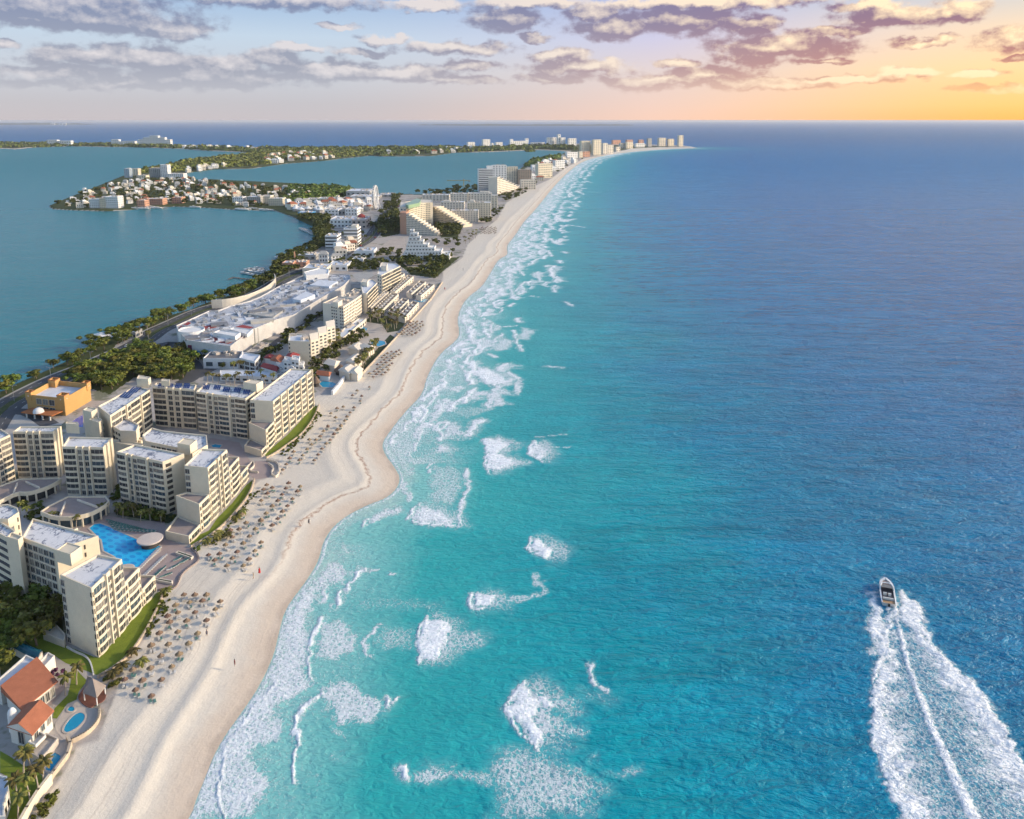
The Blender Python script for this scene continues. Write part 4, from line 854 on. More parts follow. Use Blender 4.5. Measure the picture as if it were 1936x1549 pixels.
t_=quad(r1((315,195),(470,255),(480,205),(365,85)),3.6);b=Bld('patio_block','small walled patio with a teal plunge pool at the foot of the nearest end wall','patio',cen(t_)+(2.,));m=MB();qq=m.parapet(t_,2.,4.4,.8,.25);m.flat(qq,3.5);b.part('wall',m,CREAM2)
t2=quad(r1((335,150),(365,165),(415,110),(385,100)),3.8);m=MB();m.flat(t2,3.62);b.part('plunge_pool',m,mat('teal_pool',(.01,.13,.14),.1,.2,.8))
# ---------------------------------------------------------------- orange building by the lagoon road
OR=mat('ochre_stucco',(.50,.29,.105),.85,.12,.2,bump=.03)
ORT=mat('rust_coping',(.38,.14,.05),.85,.15,.5)
zo=HT(m4((540,1110))[0],m4((540,950))[0][1])
p=quad(m4((240,900),(585,938),(822,803),(488,768)),zo);ob=Bld('restaurant_building','ochre fortress-like building with four corner turrets beside the lagoon road','building',cen(p)+(2.,))
m=MB();qq=m.parapet(p,2.,zo,2.6,.5);ob.part('wall',m,OR);m=MB();m.flat(qq,zo-2.6);ob.part('roof',m,MEMB)
P=ccw(p)
for i in range(4):
    a,b_,c=P[i-1],P[i],P[(i+1)%4];L,rz=frame_xy(b_,c);m=MB();s_=3.6 if i in (0,2) else 4.6
    d1=np.array(c)-np.array(b_);d1/=np.linalg.norm(d1);d2=np.array(a)-np.array(b_);d2/=np.linalg.norm(d2);k=np.array(b_)+(d1+d2)*(s_/2-.35)
    sq=[tuple(k+d1*x*s_/2+d2*y*s_/2) for x,y in ((-1,-1),(1,-1),(1,1),(-1,1))];qq=m.parapet(sq,zo-3,zo+1.5,.9,.4);m.flat(qq,zo+.6)
    t=ob.part('turret',m,OR);m=MB();o=inset(ccw(sq),-.12);i2=inset(ccw(sq),.5);m.add([(x,y,zo+1.53) for x,y in o]+[(x,y,zo+1.53) for x,y in i2]+[(x,y,zo+1.3) for x,y in o],[(j,(j+1)%4,4+(j+1)%4,4+j) for j in range(4)]+[(8+j,8+(j+1)%4,(j+1)%4,j) for j in range(4)]);ob.part('coping',m,ORT)
    for dd,od in ((d1,-d2),(d2,-d1)):
        m=MB();q_=k+od*(s_/2+.05);r_=.45;zc=zo-.6;m.add([(q_[0]+dd[0]*x,q_[1]+dd[1]*x,zc+z) for x,z in ((-r_,0),(0,-r_),(r_,0),(0,r_))]+[(q_[0]-od[0]*.2+dd[0]*x,q_[1]-od[1]*.2+dd[1]*x,zc+z) for x,z in ((-r_,0),(0,-r_),(r_,0),(0,r_))],[(0,1,2,3),(3,2,1,0),(0,4,5,1),(1,5,6,2),(2,6,7,3),(3,7,4,0)]);ob.part('diamond_plaque',m,WHITE)
ob.facade(P[0],P[1],2.,zo,2,sp('P20 W14 W14 W14 P20'))
m=MB();e=[P[0],P[1]];mx=((P[0][0]*.45+P[1][0]*.55),(P[0][1]*.45+P[1][1]*.55));L,rz=frame_xy(P[0],P[1]);m.box((mx[0]-1.,mx[1]-4.,4.6),(L*.8,7.,.5),rz);ob.part('porch_roof',m,ORT)
m=MB();m.lathe([(2.6,4.8),(2.5,5.6),(2.,6.5),(1.1,7.1),(.05,7.3)],18,(mx[0]-2.,mx[1]-5.));ob.part('porch_dome',m,WHITE,smooth=True)
for k in (-.38,-.12,.14,.38): m=MB();m.box((mx[0]-1.+math.cos(rz)*L*.8*k,mx[1]-7.2+math.sin(rz)*L*.8*k,3.2),(.6,.6,2.4),rz);ob.part('porch_column',m,VW)
ob.done()
# ---------------------------------------------------------------- shopping centre
p=quad(m1((160,655),(185,720),(262,790),(655,845),(860,690),(1080,600),(1240,555),(1500,395),(1690,290),(1755,225),(1750,190),(1560,180),(1330,200),(1090,300),(930,390),(830,430),(640,480),(540,520),(460,520)),12.5)
b=Bld('shopping_centre','huge white shopping centre with a cluttered roof and red roof patches','building',cen(p)+(2.,));m=MB();qq=m.parapet(p,2.,12.5,.8,.5);MW=mat('shaded_white_wall',(.52,.50,.48),.85,.22,.12);b.part('wall',m,MW);m=MB();m.flat(qq,11.7);b.part('roof',m,STAIN2)  # wall colour greyed down to carry the shade on its side wall
for ps in (((320,770),(400,735),(700,800),(640,825)),((400,668),(490,650),(535,672),(430,695)),((700,668),(770,650),(870,672),(810,695)),((380,722),(440,700),(505,712),(430,742)),((185,672),(270,622),(300,632),(205,690)),((690,790),(790,735),(815,745),(720,800))):
    m=MB();m.flat(quad(m1(*ps),11.85),11.85);b.part('red_roof',m,RED)
def boxon(b,name,ps,za,zb,m_,par=0): 
    w=quad(ps,zb);m=MB()
    if par: qq=m.parapet(w,za,zb,par,.3);m.flat(qq,zb-par)
    else: m.prism(w,za,zb)
    return b.part(name,m,m_)
boxon(b,'roof_hall',m1((770,545),(1000,455),(1140,515),(1045,580)),11.5,13.2,GREY,.4)
boxon(b,'roof_hall',m1((1225,410),(1345,345),(1430,372),(1300,425)),11.5,15.,MEMB)
boxon(b,'roof_hall',m1((500,720),(560,695),(750,720),(700,755)),11.5,15.,WHITE,.5)
boxon(b,'roof_hall',m1((650,690),(690,670),(860,690),(810,735)),11.5,14.,WHITE,.5)
boxon(b,'roof_hall',m1((1330,165),(1480,128),(1560,140),(1550,180),(1350,200)),11.5,16.,WHITE,.6)
boxon(b,'roof_hall',m1((1380,285),(1470,240),(1640,250),(1560,300)),11.5,13.6,MEMB)
c=G(m1((300,690))[0],14.);m=MB();m.lathe([(8.3,2),(8.3,14),(7.9,14),(7.9,13.3),(0,13.3)],28,c);b.part('entrance_drum',m,WHITE)
rg=random.Random(77);xs=[q_[0] for q_ in p];ys=[q_[1] for q_ in p];inn=inset(ccw(p),5.);k=0
PT=[mat('roof_patch_grey',(.34,.34,.35),.85,.2,.4),mat('roof_patch_beige',(.50,.46,.40),.85,.2,.4),mat('roof_patch_pale',(.66,.66,.67),.8,.15,.4),mat('roof_patch_dark',(.20,.20,.21),.85,.25,.4)]
while k<46:
    x,y=rg.uniform(min(xs),max(xs)),rg.uniform(min(ys),max(ys))
    if not inside(np.array([x]),np.array([y]),inn)[0]: continue
    k+=1;m=MB();h=rg.choice([.12,.15,.5,1.1,1.8]);m.box((x,y,11.7+h/2),(rg.uniform(4,16),rg.uniform(3,9),h+k*.003),.42);b.part('roof_patch',m,rg.choice(PT))
un=MB();un.box((0,0,.7),(2.2,1.6,1.4));un.box((0,0,1.5),(1.4,1.,.2));unm=un.mesh('rooftop_unit',METAL);un=MB();un.box((0,0,.5),(7,.7,.9));un.box((3.2,0,.8),(.9,1.,1.6));dum=un.mesh('roof_duct',MEMB)
rg=random.Random(5);xs=[q[0] for q in p];ys=[q[1] for q in p];inn=inset(ccw(p),4.)
k=0
while k<190:
    x,y=rg.uniform(min(xs),max(xs)),rg.uniform(min(ys),max(ys))
    if inside(np.array([x]),np.array([y]),inn)[0]:
        k+=1
        if k%3: b.rep('rooftop_unit',unm,(x,y,11.7),rg.uniform(.2,.6))
        else: b.rep('roof_duct',dum,(x,y,11.7),rg.choice([.42,2.0]))
for f in (.25,.5,.72): 
    e=ccw(p);
a_,b_=quad(m1((262,790),(655,845)),12.5);L,rz=frame_xy(a_,b_)
for f,w,h,zz,mm in ((.05,3.2,7.,6.,mat('dark_poster',(.06,.03,.08),.5,.6,.5,col2=(.3,.05,.1))),(.24,5.,4.,4.5,mat('blue_poster',(.05,.22,.4),.5,.3,.4)),(.55,9.,5.,6.,mat('pale_poster',(.55,.6,.63),.5,.2,.4))):
    m=MB();m.box((a_[0]+(b_[0]-a_[0])*f+math.sin(rz)*.12,a_[1]+(b_[1]-a_[1])*f-math.cos(rz)*.12,zz),(w,.3,h),rz);b.part('poster',m,mm)
rib=MB();rib.box((0,0,5.),(.9,.7,10.));ribm=rib.mesh('pilaster',GREY);a_,b_=quad(m1((860,690),(1500,395)),12.5)
for k in range(26): f=(k+.5)/26;b.put('pilaster',ribm,(a_[0]+(b_[0]-a_[0])*f+.1,a_[1]+(b_[1]-a_[1])*f-.2,2.),frame_xy(a_,b_)[1])
b.done()
wallstrip('screen_wall','long curved pale wall behind the shopping centre along the lagoon trees','wall',m1((490,500),(640,492),(780,462),(880,425),(980,378),(1050,325),(1075,285),(1062,250)),7.,.6,CREAM2,sm=2)
def simple(name,label,cat,ps,zt,specs=None,fl=2,wall=WHITE,roof=MEMB,group=None,boxes=(),par=.6):
    return wing(name,label,cat,quad(ps,zt),zt,specs,fl,wall=wall,roof=roof,group=group,boxes=boxes,par=par).done()
simple('shop_building','long white hall with a grey roof in front of the shopping centre','building',m1((405,955),(735,960),(770,890),(480,888)),8.5,{0:sp('w1 w1 w1')},1,roof=mat('grey_roof',(.17,.16,.16),.85,.2,.4))
simple('shop_building','small white building with windows between the grey hall and the street','building',m1((735,950),(880,985),(930,925),(775,900)),9.,{0:sp('W1 W1 W1'),1:sp('W1 W1')},2)
simple('parking_shed','low pale canopy roof beside the street along the shopping centre','canopy',m1((800,900),(880,900),(1010,815),(930,800)),5.,None,1,wall=GREY,roof=PALEP)
# ---------------------------------------------------------------- middle distance hotels along the beach
def hotel(label,ps,zt,specs,fl,wall=CREAM2,roof=PALEP,boxes=(),par=.7,name='hotel_building',cat='hotel'):
    return wing(name,label,cat,quad(ps,zt),zt,specs,fl,wall=wall,roof=roof,boxes=boxes,par=par)
W_=lambda n,k='w':[(k,1.)]*n
b=hotel('square cream hotel block with a plain front behind the white lattice building',m1((1185,795),(1388,805),(1345,735),(1195,728)),17.5,{0:sp('w8 P70 w8'),3:W_(3)},6,CREAM,MEMB)
for i in range(3):
    x,y=1400+i*75,795-i*58;t_=quad(m1((x-10,y),(x+65,y-20),(x+55,y-70),(x-30,y-52)),16.);wing('','','',t_,16.,{0:W_(2),1:W_(3)},6,b=b,wall=CREAM2,roof=PALEP)
    m=MB();c0,c1,c2,c3=t_;e0=((c0[0]+c3[0])/2,(c0[1]+c3[1])/2);e1=((c1[0]+c2[0])/2,(c1[1]+c2[1])/2);m.add([(*c0,16),(*c1,16),(*c2,16),(*c3,16),(*e0,18.5),(*e1,18.5)],[(0,1,5,4),(2,3,4,5),(1,2,5),(3,0,4)]);b.part('gable_roof',m,CREAM2)
b.done()
hotel('cream hotel slab with a grid of small square windows beside the shopping centre street',m1((1500,450),(1690,482),(1800,412),(1640,385)),19.,{0:sp('P4 w1 w1 w1 P1 w1 w1'),1:W_(8)},7,CREAM2,PALEP,boxes=[(quad(m1((1590,440),(1640,448),(1680,420),(1635,412)),22),22)]).done()
hotel('cream hotel wing continuing behind the slab with small square windows',m1((1790,420),(1895,345),(1790,315),(1690,385)),18.,{0:W_(9)},6,CREAM2,PALEP).done()
boxes_=m1((1560,700),(1640,690),(1815,600),(1750,590))
hotel('long low cream restaurant wing at the foot of the hotel slab',m1((1600,745),(1690,765),(1900,590),(1830,590)),6.5,{1:W_(10)},1,CREAM2,MEMB).done()
hotel('white hotel with rows of balconies beside the terraced patios nearer the street',m2((940,420),(985,425),(1100,310),(1045,270),(920,300)),19.,{1:W_(8,'b')},6,CREAM2,MEMB,boxes=[(quad(m2((930,300),(990,310),(1010,275),(950,265)),22),22)]).done()
hotel('white hotel with rows of balconies at the far end of the terraced patios',m2((1100,215),(1145,230),(1350,130),(1295,100),(1140,95)),20.,{0:W_(2),1:W_(12,'b')},6,CREAM2,MEMB,boxes=[(quad(m2((1140,130),(1200,135),(1210,95),(1150,90)),24),24)]).done()
# terraced patio rows
for k,(ps,lb) in enumerate(((((1140,362),(1185,372),(1395,210),(1355,192)),'terraced row with brown patios directly under the far balconied hotel'),(((1240,400),(1290,412),(1490,240),(1430,225)),'terraced row with brown patios second from the far balconied hotel'),(((1415,415),(1470,425),(1625,300),(1560,285)),'shorter terraced patio row stopping at the small blue pool'),(((1515,440),(1570,450),(1715,330),(1650,315)),'outermost short terraced patio row by the beach path'),(((985,560),(1035,575),(1225,405),(1180,395)),'terraced row with brown patios beside the cream hotel slab'),(((1045,610),(1130,630),(1330,430),(1250,415)),'terraced row with brown patios across the lane from the slab'),(((1215,615),(1290,640),(1440,490),(1370,475)),'terraced patio block nearest the planted garden'),(((1325,660),(1400,680),(1545,520),(1480,505)),'terraced patio block beside the blue pool at the beach edge'))):
    p=quad(m2(*ps),7.);b=Bld('terrace_row',lb,'building',cen(p)+(2.,),'terraced patio rows');m=MB();qq=m.parapet(p,2.,7.,.9,.4);b.part('wall',m,CREAM2);m=MB();m.flat(qq,6.1);b.part('patio_floor',m,BROWN)
    a0,a1,a2,a3=p
    nb=9 if k in (0,1,4,5) else 5
    for i in range(nb):
        f=i/nb;u=(a0[0]+(a3[0]-a0[0])*f,a0[1]+(a3[1]-a0[1])*f);v=(a1[0]+(a2[0]-a1[0])*f,a1[1]+(a2[1]-a1[1])*f);L,rz=frame_xy(u,v);m=MB()
        m.box(((u[0]+v[0])/2,(u[1]+v[1])/2,6.6),(L,.5,1.1),rz);b.part('divider_wall',m,CREAM2)
        if i: m=MB();m.box((u[0]*.55+v[0]*.45,u[1]*.55+v[1]*.45-2.,6.5),(2.,1.6,.9),rz);b.part('patio_pool',m,WHITE)
    b.facade(a1,a2,2.,6.2,2,W_(nb,'w'));b.done()
# stepped white lattice building with red roofs
def gable(label,ps,z,h,roofm,wallm=WHITE,name='house',cat='house',group=None):
    p=ccw(quad(ps,z));b=Bld(name,label,cat,cen(p)+(2.,),group);m=MB();m.prism(inset(p,.4),2.,z-.05);b.part('wall',m,wallm);b.part('roof',hip(p,z,h,.2,.12),roofm);return b
gable('red tiled house behind the white lattice building nearest the street','' or m1((965,950),(1040,960),(1060,930),(985,925)),8.,1.2,RED).done()
gable('long orange tiled roof beside the white lattice building','' or m1((1020,970),(1110,995),(1160,945),(1060,930)),9.,1.5,TILE).done()
gable('red tiled roof adjoining the top of the white lattice building','' or m1((1155,950),(1240,960),(1290,920),(1185,912)),11.,1.4,RED).done()
gable('broad red roof low in front of the white lattice building','' or m1((930,1030),(1080,1075),(1110,1030),(960,1000)),7.,1.4,RED).done()
b=Bld('apartment_building','stepped white lattice apartment building crowded with arched balconies','building',G(m1((1210,1080))[0],2.)+(2.,))
for i,(x,y,zt) in enumerate(((1110,1000,9.),(1180,965,13.),(1250,955,15.),(1290,1000,12.),(1150,1050,7.),(1220,1030,11.),(1275,1065,8.),(1130,1095,5.),(1200,1105,6.))):
    t_=quad(m1((x-38,y+10),(x+32,y+22),(x+44,y-18),(x-26,y-28)),zt);wing('','','',t_,zt,{0:W_(2),1:W_(2)},max(1,int(zt/3)),b=b,wall=WHITE,roof=WHITE)
    m=MB();c=cen(t_);m.tube([(c[0]-2.4,c[1]-3.2,zt-1.),(c[0]-1.6,c[1]-3.4,zt+.6),(c[0],c[1]-3.4,zt+1.2),(c[0]+1.6,c[1]-3.4,zt+.6),(c[0]+2.4,c[1]-3.2,zt-1.)],.28);b.part('arch',m,WHITE)
b.done()
simple('garden_building','long low white building behind the row of palms','building',m1((560,1110),(1080,1130),(1100,1070),(700,1060),(560,1065)),5.5,{0:W_(8)},1)
gable('orange roofed poolside restaurant beyond the cream hotel','' or m1((1440,1105),(1560,1120),(1580,1085),(1450,1070)),5.5,1.6,TILE,name='restaurant').done()
for (x,y),lb in (((1665,1085),'large thatched hut beside the orange roofed restaurant'),((1440,1195),'small thatched orange hut at the corner of the blue pool')):
    c=G(m1((x,y))[0],3.);b=Bld('thatched_hut',lb,'hut',c+(2.,));m=MB();m.lathe([(4.2 if x>1600 else 2.6,4.2),(2.3 if x>1600 else 1.5,6.2),(.1,8.2)],14,c);b.part('roof',m,mat('thatch',(.16,.115,.085),.95,.3,1.2,bump=.1));m=MB();m.lathe([(3. if x>1600 else 1.8,2.),(3. if x>1600 else 1.8,4.3)],10,c);b.part('wall',m,DARK)
pool('blue pool beside the orange roofed restaurant',m1((1470,1190),(1500,1165),(1600,1178),(1625,1195),(1590,1225),(1500,1222)),POOLW,.8)
for k,(ps,lb) in enumerate((([(780,1010),(900,1040),(960,985),(860,960)],'gabled cream villa with a shaded side among palms nearest the slab'),([(905,1015),(1010,1040),(1080,1000),(980,965)],'gabled cream villa beside the small turquoise pool'),([(755,1150),(860,1180),(950,1110),(850,1080)],'gabled cream villa in the middle of the palm garden'),([(680,1250),(800,1290),(880,1230),(770,1190)],'gabled cream villa next to the thatched hut'),([(800,1280),(890,1300),(950,1240),(870,1215)],'gabled cream villa closest to the beach promenade'),([(520,1180),(640,1210),(700,1160),(600,1130)],'gabled cream villa behind the orange roofed restaurant'))):
    gable(lb,m2(*ps),6.5,1.8,CREAM2,CREAM2,name='villa',cat='villa',group='cream villas in the palm garden').done()
pool('small turquoise pool by the beach wall between the palm gardens',m2((1030,950),(1090,930),(1180,945),(1190,975),(1120,1000),(1040,980)),POOLW,.8)
pool('square hotel pool at the foot of the cream slab',m2((895,800),(930,785),(1000,800),(985,830),(910,825)),POOLW,.6)
pool('blue pool at the seaward end of the terraced patios',m2((1480,500),(1560,485),(1640,490),(1610,525),(1530,525)),POOLW,.8)
sheet('plaza_paving',m2((700,1010),(1010,640),(1330,660),(1500,500),(1660,490),(1320,890),(870,1370),(420,1400),(400,1240)),2.01,PALEP)
sheet('garden_bed',m2((960,730),(1060,650),(1330,690),(1440,720),(1330,830),(1210,850),(1150,760)),2.03,MATS['dark_planting'])
sheet('garden_bed',m2((880,1340),(1290,900),(1240,870),(1010,1120),(860,1300)),2.03,MATS['dark_planting'])
wallstrip('beach_wall','long pale wall along the beach below the palm gardens','wall',m2((880,1360),(1310,900),(1500,690),(1680,490),(1800,310)),1.,.6,STONE)
wallstrip('pier_steps','white stepped wall running down to the sand by the blue pool','wall',m1((1590,1290),(1640,1230),(1700,1150),(1720,1120)),2.2,1.2,WHITE)
# ---------------------------------------------------------------- white pyramid hotel, stepped hotel and towers
b=Bld('pyramid_hotel','white ziggurat hotel of stacked terraces stepping down to the beach','hotel',G(m3((1180,660))[0],2.)+(2.,))
x0,y0=G(m3((1060,668))[0],2.);x1,_=G(m3((1400,668))[0],2.)
for i,(f0,f1,zt,dp) in enumerate(((0.,1.15,8.,26),(.05,.95,11.5,22),(.08,.78,15.,19),(.1,.62,18.5,16),(.12,.5,22.,14),(.14,.42,26.,12),(.17,.36,30.,9),(.17,.26,33.5,7))):
    t_=[(x0+(x1-x0)*f0,y0+i*1.6),(x0+(x1-x0)*f1,y0+i*1.6),(x0+(x1-x0)*f1,y0+i*1.6+dp),(x0+(x1-x0)*f0,y0+i*1.6+dp)];wing('','','',t_,zt,{0:(W_(max(2,int((f1-f0)*14))),1 if i else 2),1:(W_(3),1)},1,za=2. if i==0 else zt-3.6,b=b,wall=WHITE,roof=WHITE)
b.done()
def stepwing(label,pa_,pb_,ztop,zend,n,dp,wall,nf):
    b=Bld('stepped_hotel',label,'hotel',G(pa_,2.)+(2.,));a=G(pa_,2.);e=G(pb_,2.);dx_,dy_=e[0]-a[0],e[1]-a[1];L=math.hypot(dx_,dy_);nx,ny=-dy_/L*dp,dx_/L*dp
    for i in range(n):
        f0,f1=i/n,(i+1)/n;zt=ztop+(zend-ztop)*i/(n-1);A1=(a[0]+dx_*f0,a[1]+dy_*f0);B1=(a[0]+dx_*f1,a[1]+dy_*f1)
        t_=[A1,B1,(B1[0]+nx,B1[1]+ny),(A1[0]+nx,A1[1]+ny)];wing('','','',t_,zt,{0:(W_(2),max(1,round(nf*(zt-2)/(ztop-2))))},1,b=b,wall=wall,roof=CREAM2,par=.5)
        m=MB();m.lathe([(dp*.18,zt),(dp*.18,zt+1.),(0,zt+1.3)],10,((B1[0]+nx*.1),(B1[1]+ny*.1)));b.part('corner_balcony',m,CREAM2)
    return b
zs=HT(m3((1090,455))[0],m3((1090,195))[0][1])
b=stepwing('stepped hotel wing descending to the shrubs with a salmon end wall',m3((1095,457))[0],m3((1350,470))[0],HT(m3((1095,457))[0],m3((1095,285))[0][1]),6.,11,16,CREAM2,11)
m=MB();e=G(m3((1042,452))[0],2.);t_=quad(m3((1042,452),(1095,457),(1120,430),(1070,425)),2.);zz=HT(m3((1050,455))[0],m3((1050,275))[0][1]);m.prism(t_,2.,zz);b.part('end_wall',m,PINK);b.done()
b=stepwing('stepped hotel wing of cream balconies running down behind the shrubs',m3((1310,365))[0],m3((1565,398))[0],HT(m3((1310,365))[0],m3((1310,225))[0][1]),6.,11,18,CREAM,10);b.done()
zz=HT(m3((1200,400))[0],m3((1200,205))[0][1])
b=hotel('curved cream hotel front full of windows with a green tinted roof',smooth_line(m3((1095,225),(1150,205),(1230,192),(1312,188)),1)+m3((1312,165),(1200,160),(1080,185)),zz,{k:W_(3) for k in range(6)},12,CREAM,CREAM2)
m=MB();t_=quad(m3((1085,200),(1120,175),(1180,150),(1215,160),(1200,185),(1110,205)),zz+5);m.prism(t_,zz-1,zz+4);b.part('roof_pavilion',m,mat('green_tinted_glass',(.25,.36,.22),.3,.2,.5))
t_=quad(m3((1040,225),(1092,228),(1095,190),(1045,186)),zz+1);m=MB();m.prism(t_,2,zz+1);b.part('corner_tower',m,CREAM2);b.facade(t_[0],t_[1],2.,zz,9,W_(2));b.done()
def face(fn,x0,x1,yt,yb,dp,label,specn,fl,wall,name='hotel_building',cat='hotel',side=None,k='v',roof=None,rot=0.,extra=None,z=2.):
    """a block facing the viewpoint: left, right, top and foot of its front as seen in the photograph"""
    a,e=G(fn((x0,yb))[0],z),G(fn((x1,yb))[0],z);zt=HT(fn(((x0+x1)/2,yb))[0],fn((x0,yt))[0][1],z)
    if fn is n3 and not rot: rot=.62 if yb<340 else .2
    if rot: L=math.dist(a,e)*1.05;dp=min(dp,14.);e=(a[0]+L*math.cos(rot),a[1]+L*math.sin(rot))
    L,rz=frame_xy(a,e);n_=(-math.sin(rz)*dp,math.cos(rz)*dp);p=[a,e,(e[0]+n_[0],e[1]+n_[1]),(a[0]+n_[0],a[1]+n_[1])]
    b=wing(name,label,cat,p,zt,{0:W_(specn,k),1:W_(side or 3,k)},fl,wall=wall,roof=roof or MEMB,par=.6)
    if extra: extra(b,p,zt)
    return b.done()
def crown_box(f0,f1,h,m_=None):
    def g(b,p,zt):
        a=p[0];u=(p[1][0]-a[0],p[1][1]-a[1]);v=(p[3][0]-a[0],p[3][1]-a[1]);t_=[(a[0]+u[0]*f+v[0]*g_,a[1]+u[1]*f+v[1]*g_) for f,g_ in ((f0,.2),(f1,.2),(f1,.8),(f0,.8))];m=MB();m.prism(t_,zt-.7,zt+h);b.part('roof_house',m,m_ or CREAM2)
    return g
face(m3,1380,1575,185,262,18,'cream hotel block with a dark roof between the two stepped wings',8,5,CREAM2,extra=crown_box(.1,.4,2))
face(m3,1465,1692,255,352,16,'cream hotel block facing the shrubs in front of the white tower',10,6,CREAM2)
face(m3,1600,1795,190,330,18,'taller cream hotel block with a sunlit side nearest the white tower',9,8,CREAM,extra=crown_box(.1,.3,3))
face(m3,1460,1600,115,190,18,'cream hotel block in the back row below the white tower at its left',6,5,CREAM2)
face(m3,1605,1800,112,188,18,'cream hotel block in the back row against the white tower',8,5,CREAM2,extra=crown_box(.5,.9,3))
face(m3,1225,1450,125,175,20,'low cream block behind the curved hotel front',8,3,CREAM2)
face(m3,1800,1850,130,240,14,'slim cream tower at the foot of the white tower beside the beach',2,8,CREAM)
face(n3,577,660,280,415,34,'tall white tower hotel with dark window bands rising above the beach',1,12,WHITE,k='S',side=5,extra=crown_box(.6,1.,6,WHITE))
face(n3,660,740,258,400,25,'tall white tower wing joined to the banded tower',5,13,WHITE,side=4)
b=stepwing('white hotel wing stepping down from the banded tower towards the beach',n3((688,430))[0],n3((830,400))[0],HT(n3((688,430))[0],n3((688,330))[0][1]),6.,9,20,CREAM2,9);b.done()
for a in ((742,808,268,370,18,'cream tower behind the stepped white wing',5,11,CREAM),(812,888,285,372,18,'brownish tower to the right of the cream tower',6,10,mat('tan_stucco',(.33,.26,.20),.85,.1,.2)),(828,912,345,402,16,'low cream block at the foot of the brownish tower',6,4,CREAM2),(930,1030,250,335,22,'cream balconied hotel with a curved front along the far beach',8,6,CREAM),(1030,1100,230,285,20,'white hotel set back behind the far beach',5,4,WHITE),(1100,1178,182,228,30,'wide white hotel with a bright front on the far beach',6,4,WHITE),(1172,1196,178,215,20,'small cream tower beside the wide white hotel',2,4,CREAM),
 (1195,1245,178,210,20,'salmon apartment block beside the far cream towers',3,3,PINK),(1185,1250,115,200,25,'pair of cream towers leftmost of the far beach towers',5,9,CREAM),(1255,1312,108,200,25,'tallest cream tower in the far beach row',4,9,CREAM),(1312,1345,128,192,22,'narrow cream tower right of the tallest far tower',2,7,CREAM2),(1340,1382,140,188,22,'cream block ending the row of far towers',3,5,CREAM2),(1108,1165,100,146,25,'white block behind the lagoon left of the far towers',4,5,WHITE),
 (985,1048,95,146,30,'left half of the broad white hotel with the mast',5,6,WHITE),(1062,1096,95,146,30,'right half of the broad white hotel with the mast',3,6,WHITE),(1046,1064,76,146,20,'tall thin mast tower in the middle of the broad white hotel',1,6,WHITE),(890,985,124,146,25,'long low white block left of the broad white hotel',7,2,WHITE),(765,888,116,148,30,'long white hotel with two raised ends across the lagoon',9,3,WHITE),
 (605,652,106,162,25,'pale tower standing alone on the far lagoon shore',4,7,WHITE),(655,668,128,158,20,'narrow pale block beside the lone tower',1,4,WHITE),(680,726,123,156,22,'pale double block right of the lone tower',4,4,WHITE),(515,562,122,166,25,'pale tower left of the lone tower on the far lagoon shore',4,5,WHITE),(435,520,155,172,25,'long low white building at the left of the far lagoon towers',6,1,WHITE),
 (1370,1430,110,135,25,'distant salmon block behind the far cream towers',4,3,PINK),(1450,1500,122,160,25,'cream block on the beach near the cape',3,4,CREAM),(1452,1500,108,124,25,'distant salmon block near the cape',3,2,PINK),(1525,1560,108,131,22,'orange topped block near the cape',2,3,PINK),(1505,1576,130,153,25,'long low white block near the cape',5,2,WHITE),(1578,1606,100,150,20,'slim grey tower near the cape',2,6,GREY),(1642,1698,97,147,25,'pair of pale towers towards the cape',4,6,CREAM2),(1698,1742,103,146,25,'lower pale block joined to the pair of towers at the cape',3,5,CREAM),(1760,1793,82,148,25,'tall lone tower at the very end of the cape',2,8,CREAM),(1415,1450,128,160,22,'low pale block in the far beach row',2,3,CREAM2),(1390,1420,150,178,22,'small cream block at the end of the far tower row',2,2,CREAM2)):
    face(n3,*a)
b=face(n3,765,785,104,130,20,'left raised end of the long white hotel across the lagoon',1,3,WHITE);face(n3,855,875,100,130,20,'right raised end of the long white hotel across the lagoon',1,3,WHITE)
# hotels on the far lagoon shore
for a in ((247,300,124,156,30,'pale stepped hotel on the far left shore',5,3,WHITE),(300,372,128,156,30,'lower half of the pale stepped hotel on the far left shore',6,2,WHITE),(583,622,122,157,30,'pale slab on the far shore left of the big tower',4,4,WHITE),(622,706,130,157,30,'sloping pale block on the far shore left of the big tower',7,3,WHITE),(723,751,122,159,30,'outermost left slab of the big tower hotel',3,4,WHITE),(751,784,111,159,30,'left shoulder slab of the big tower hotel',3,5,WHITE),(784,830,102,159,30,'central slab of the big tower hotel on the far shore',3,6,WHITE),(830,865,111,159,30,'right shoulder slab of the big tower hotel',3,5,WHITE),(865,893,122,159,30,'outermost right slab of the big tower hotel',3,4,WHITE),(265,285,36,47,30,'tiny white hotel on the island at the horizon',2,1,WHITE),(310,345,37,48,30,'second tiny white hotel on the island at the horizon',2,1,WHITE)): face(n4,*a)
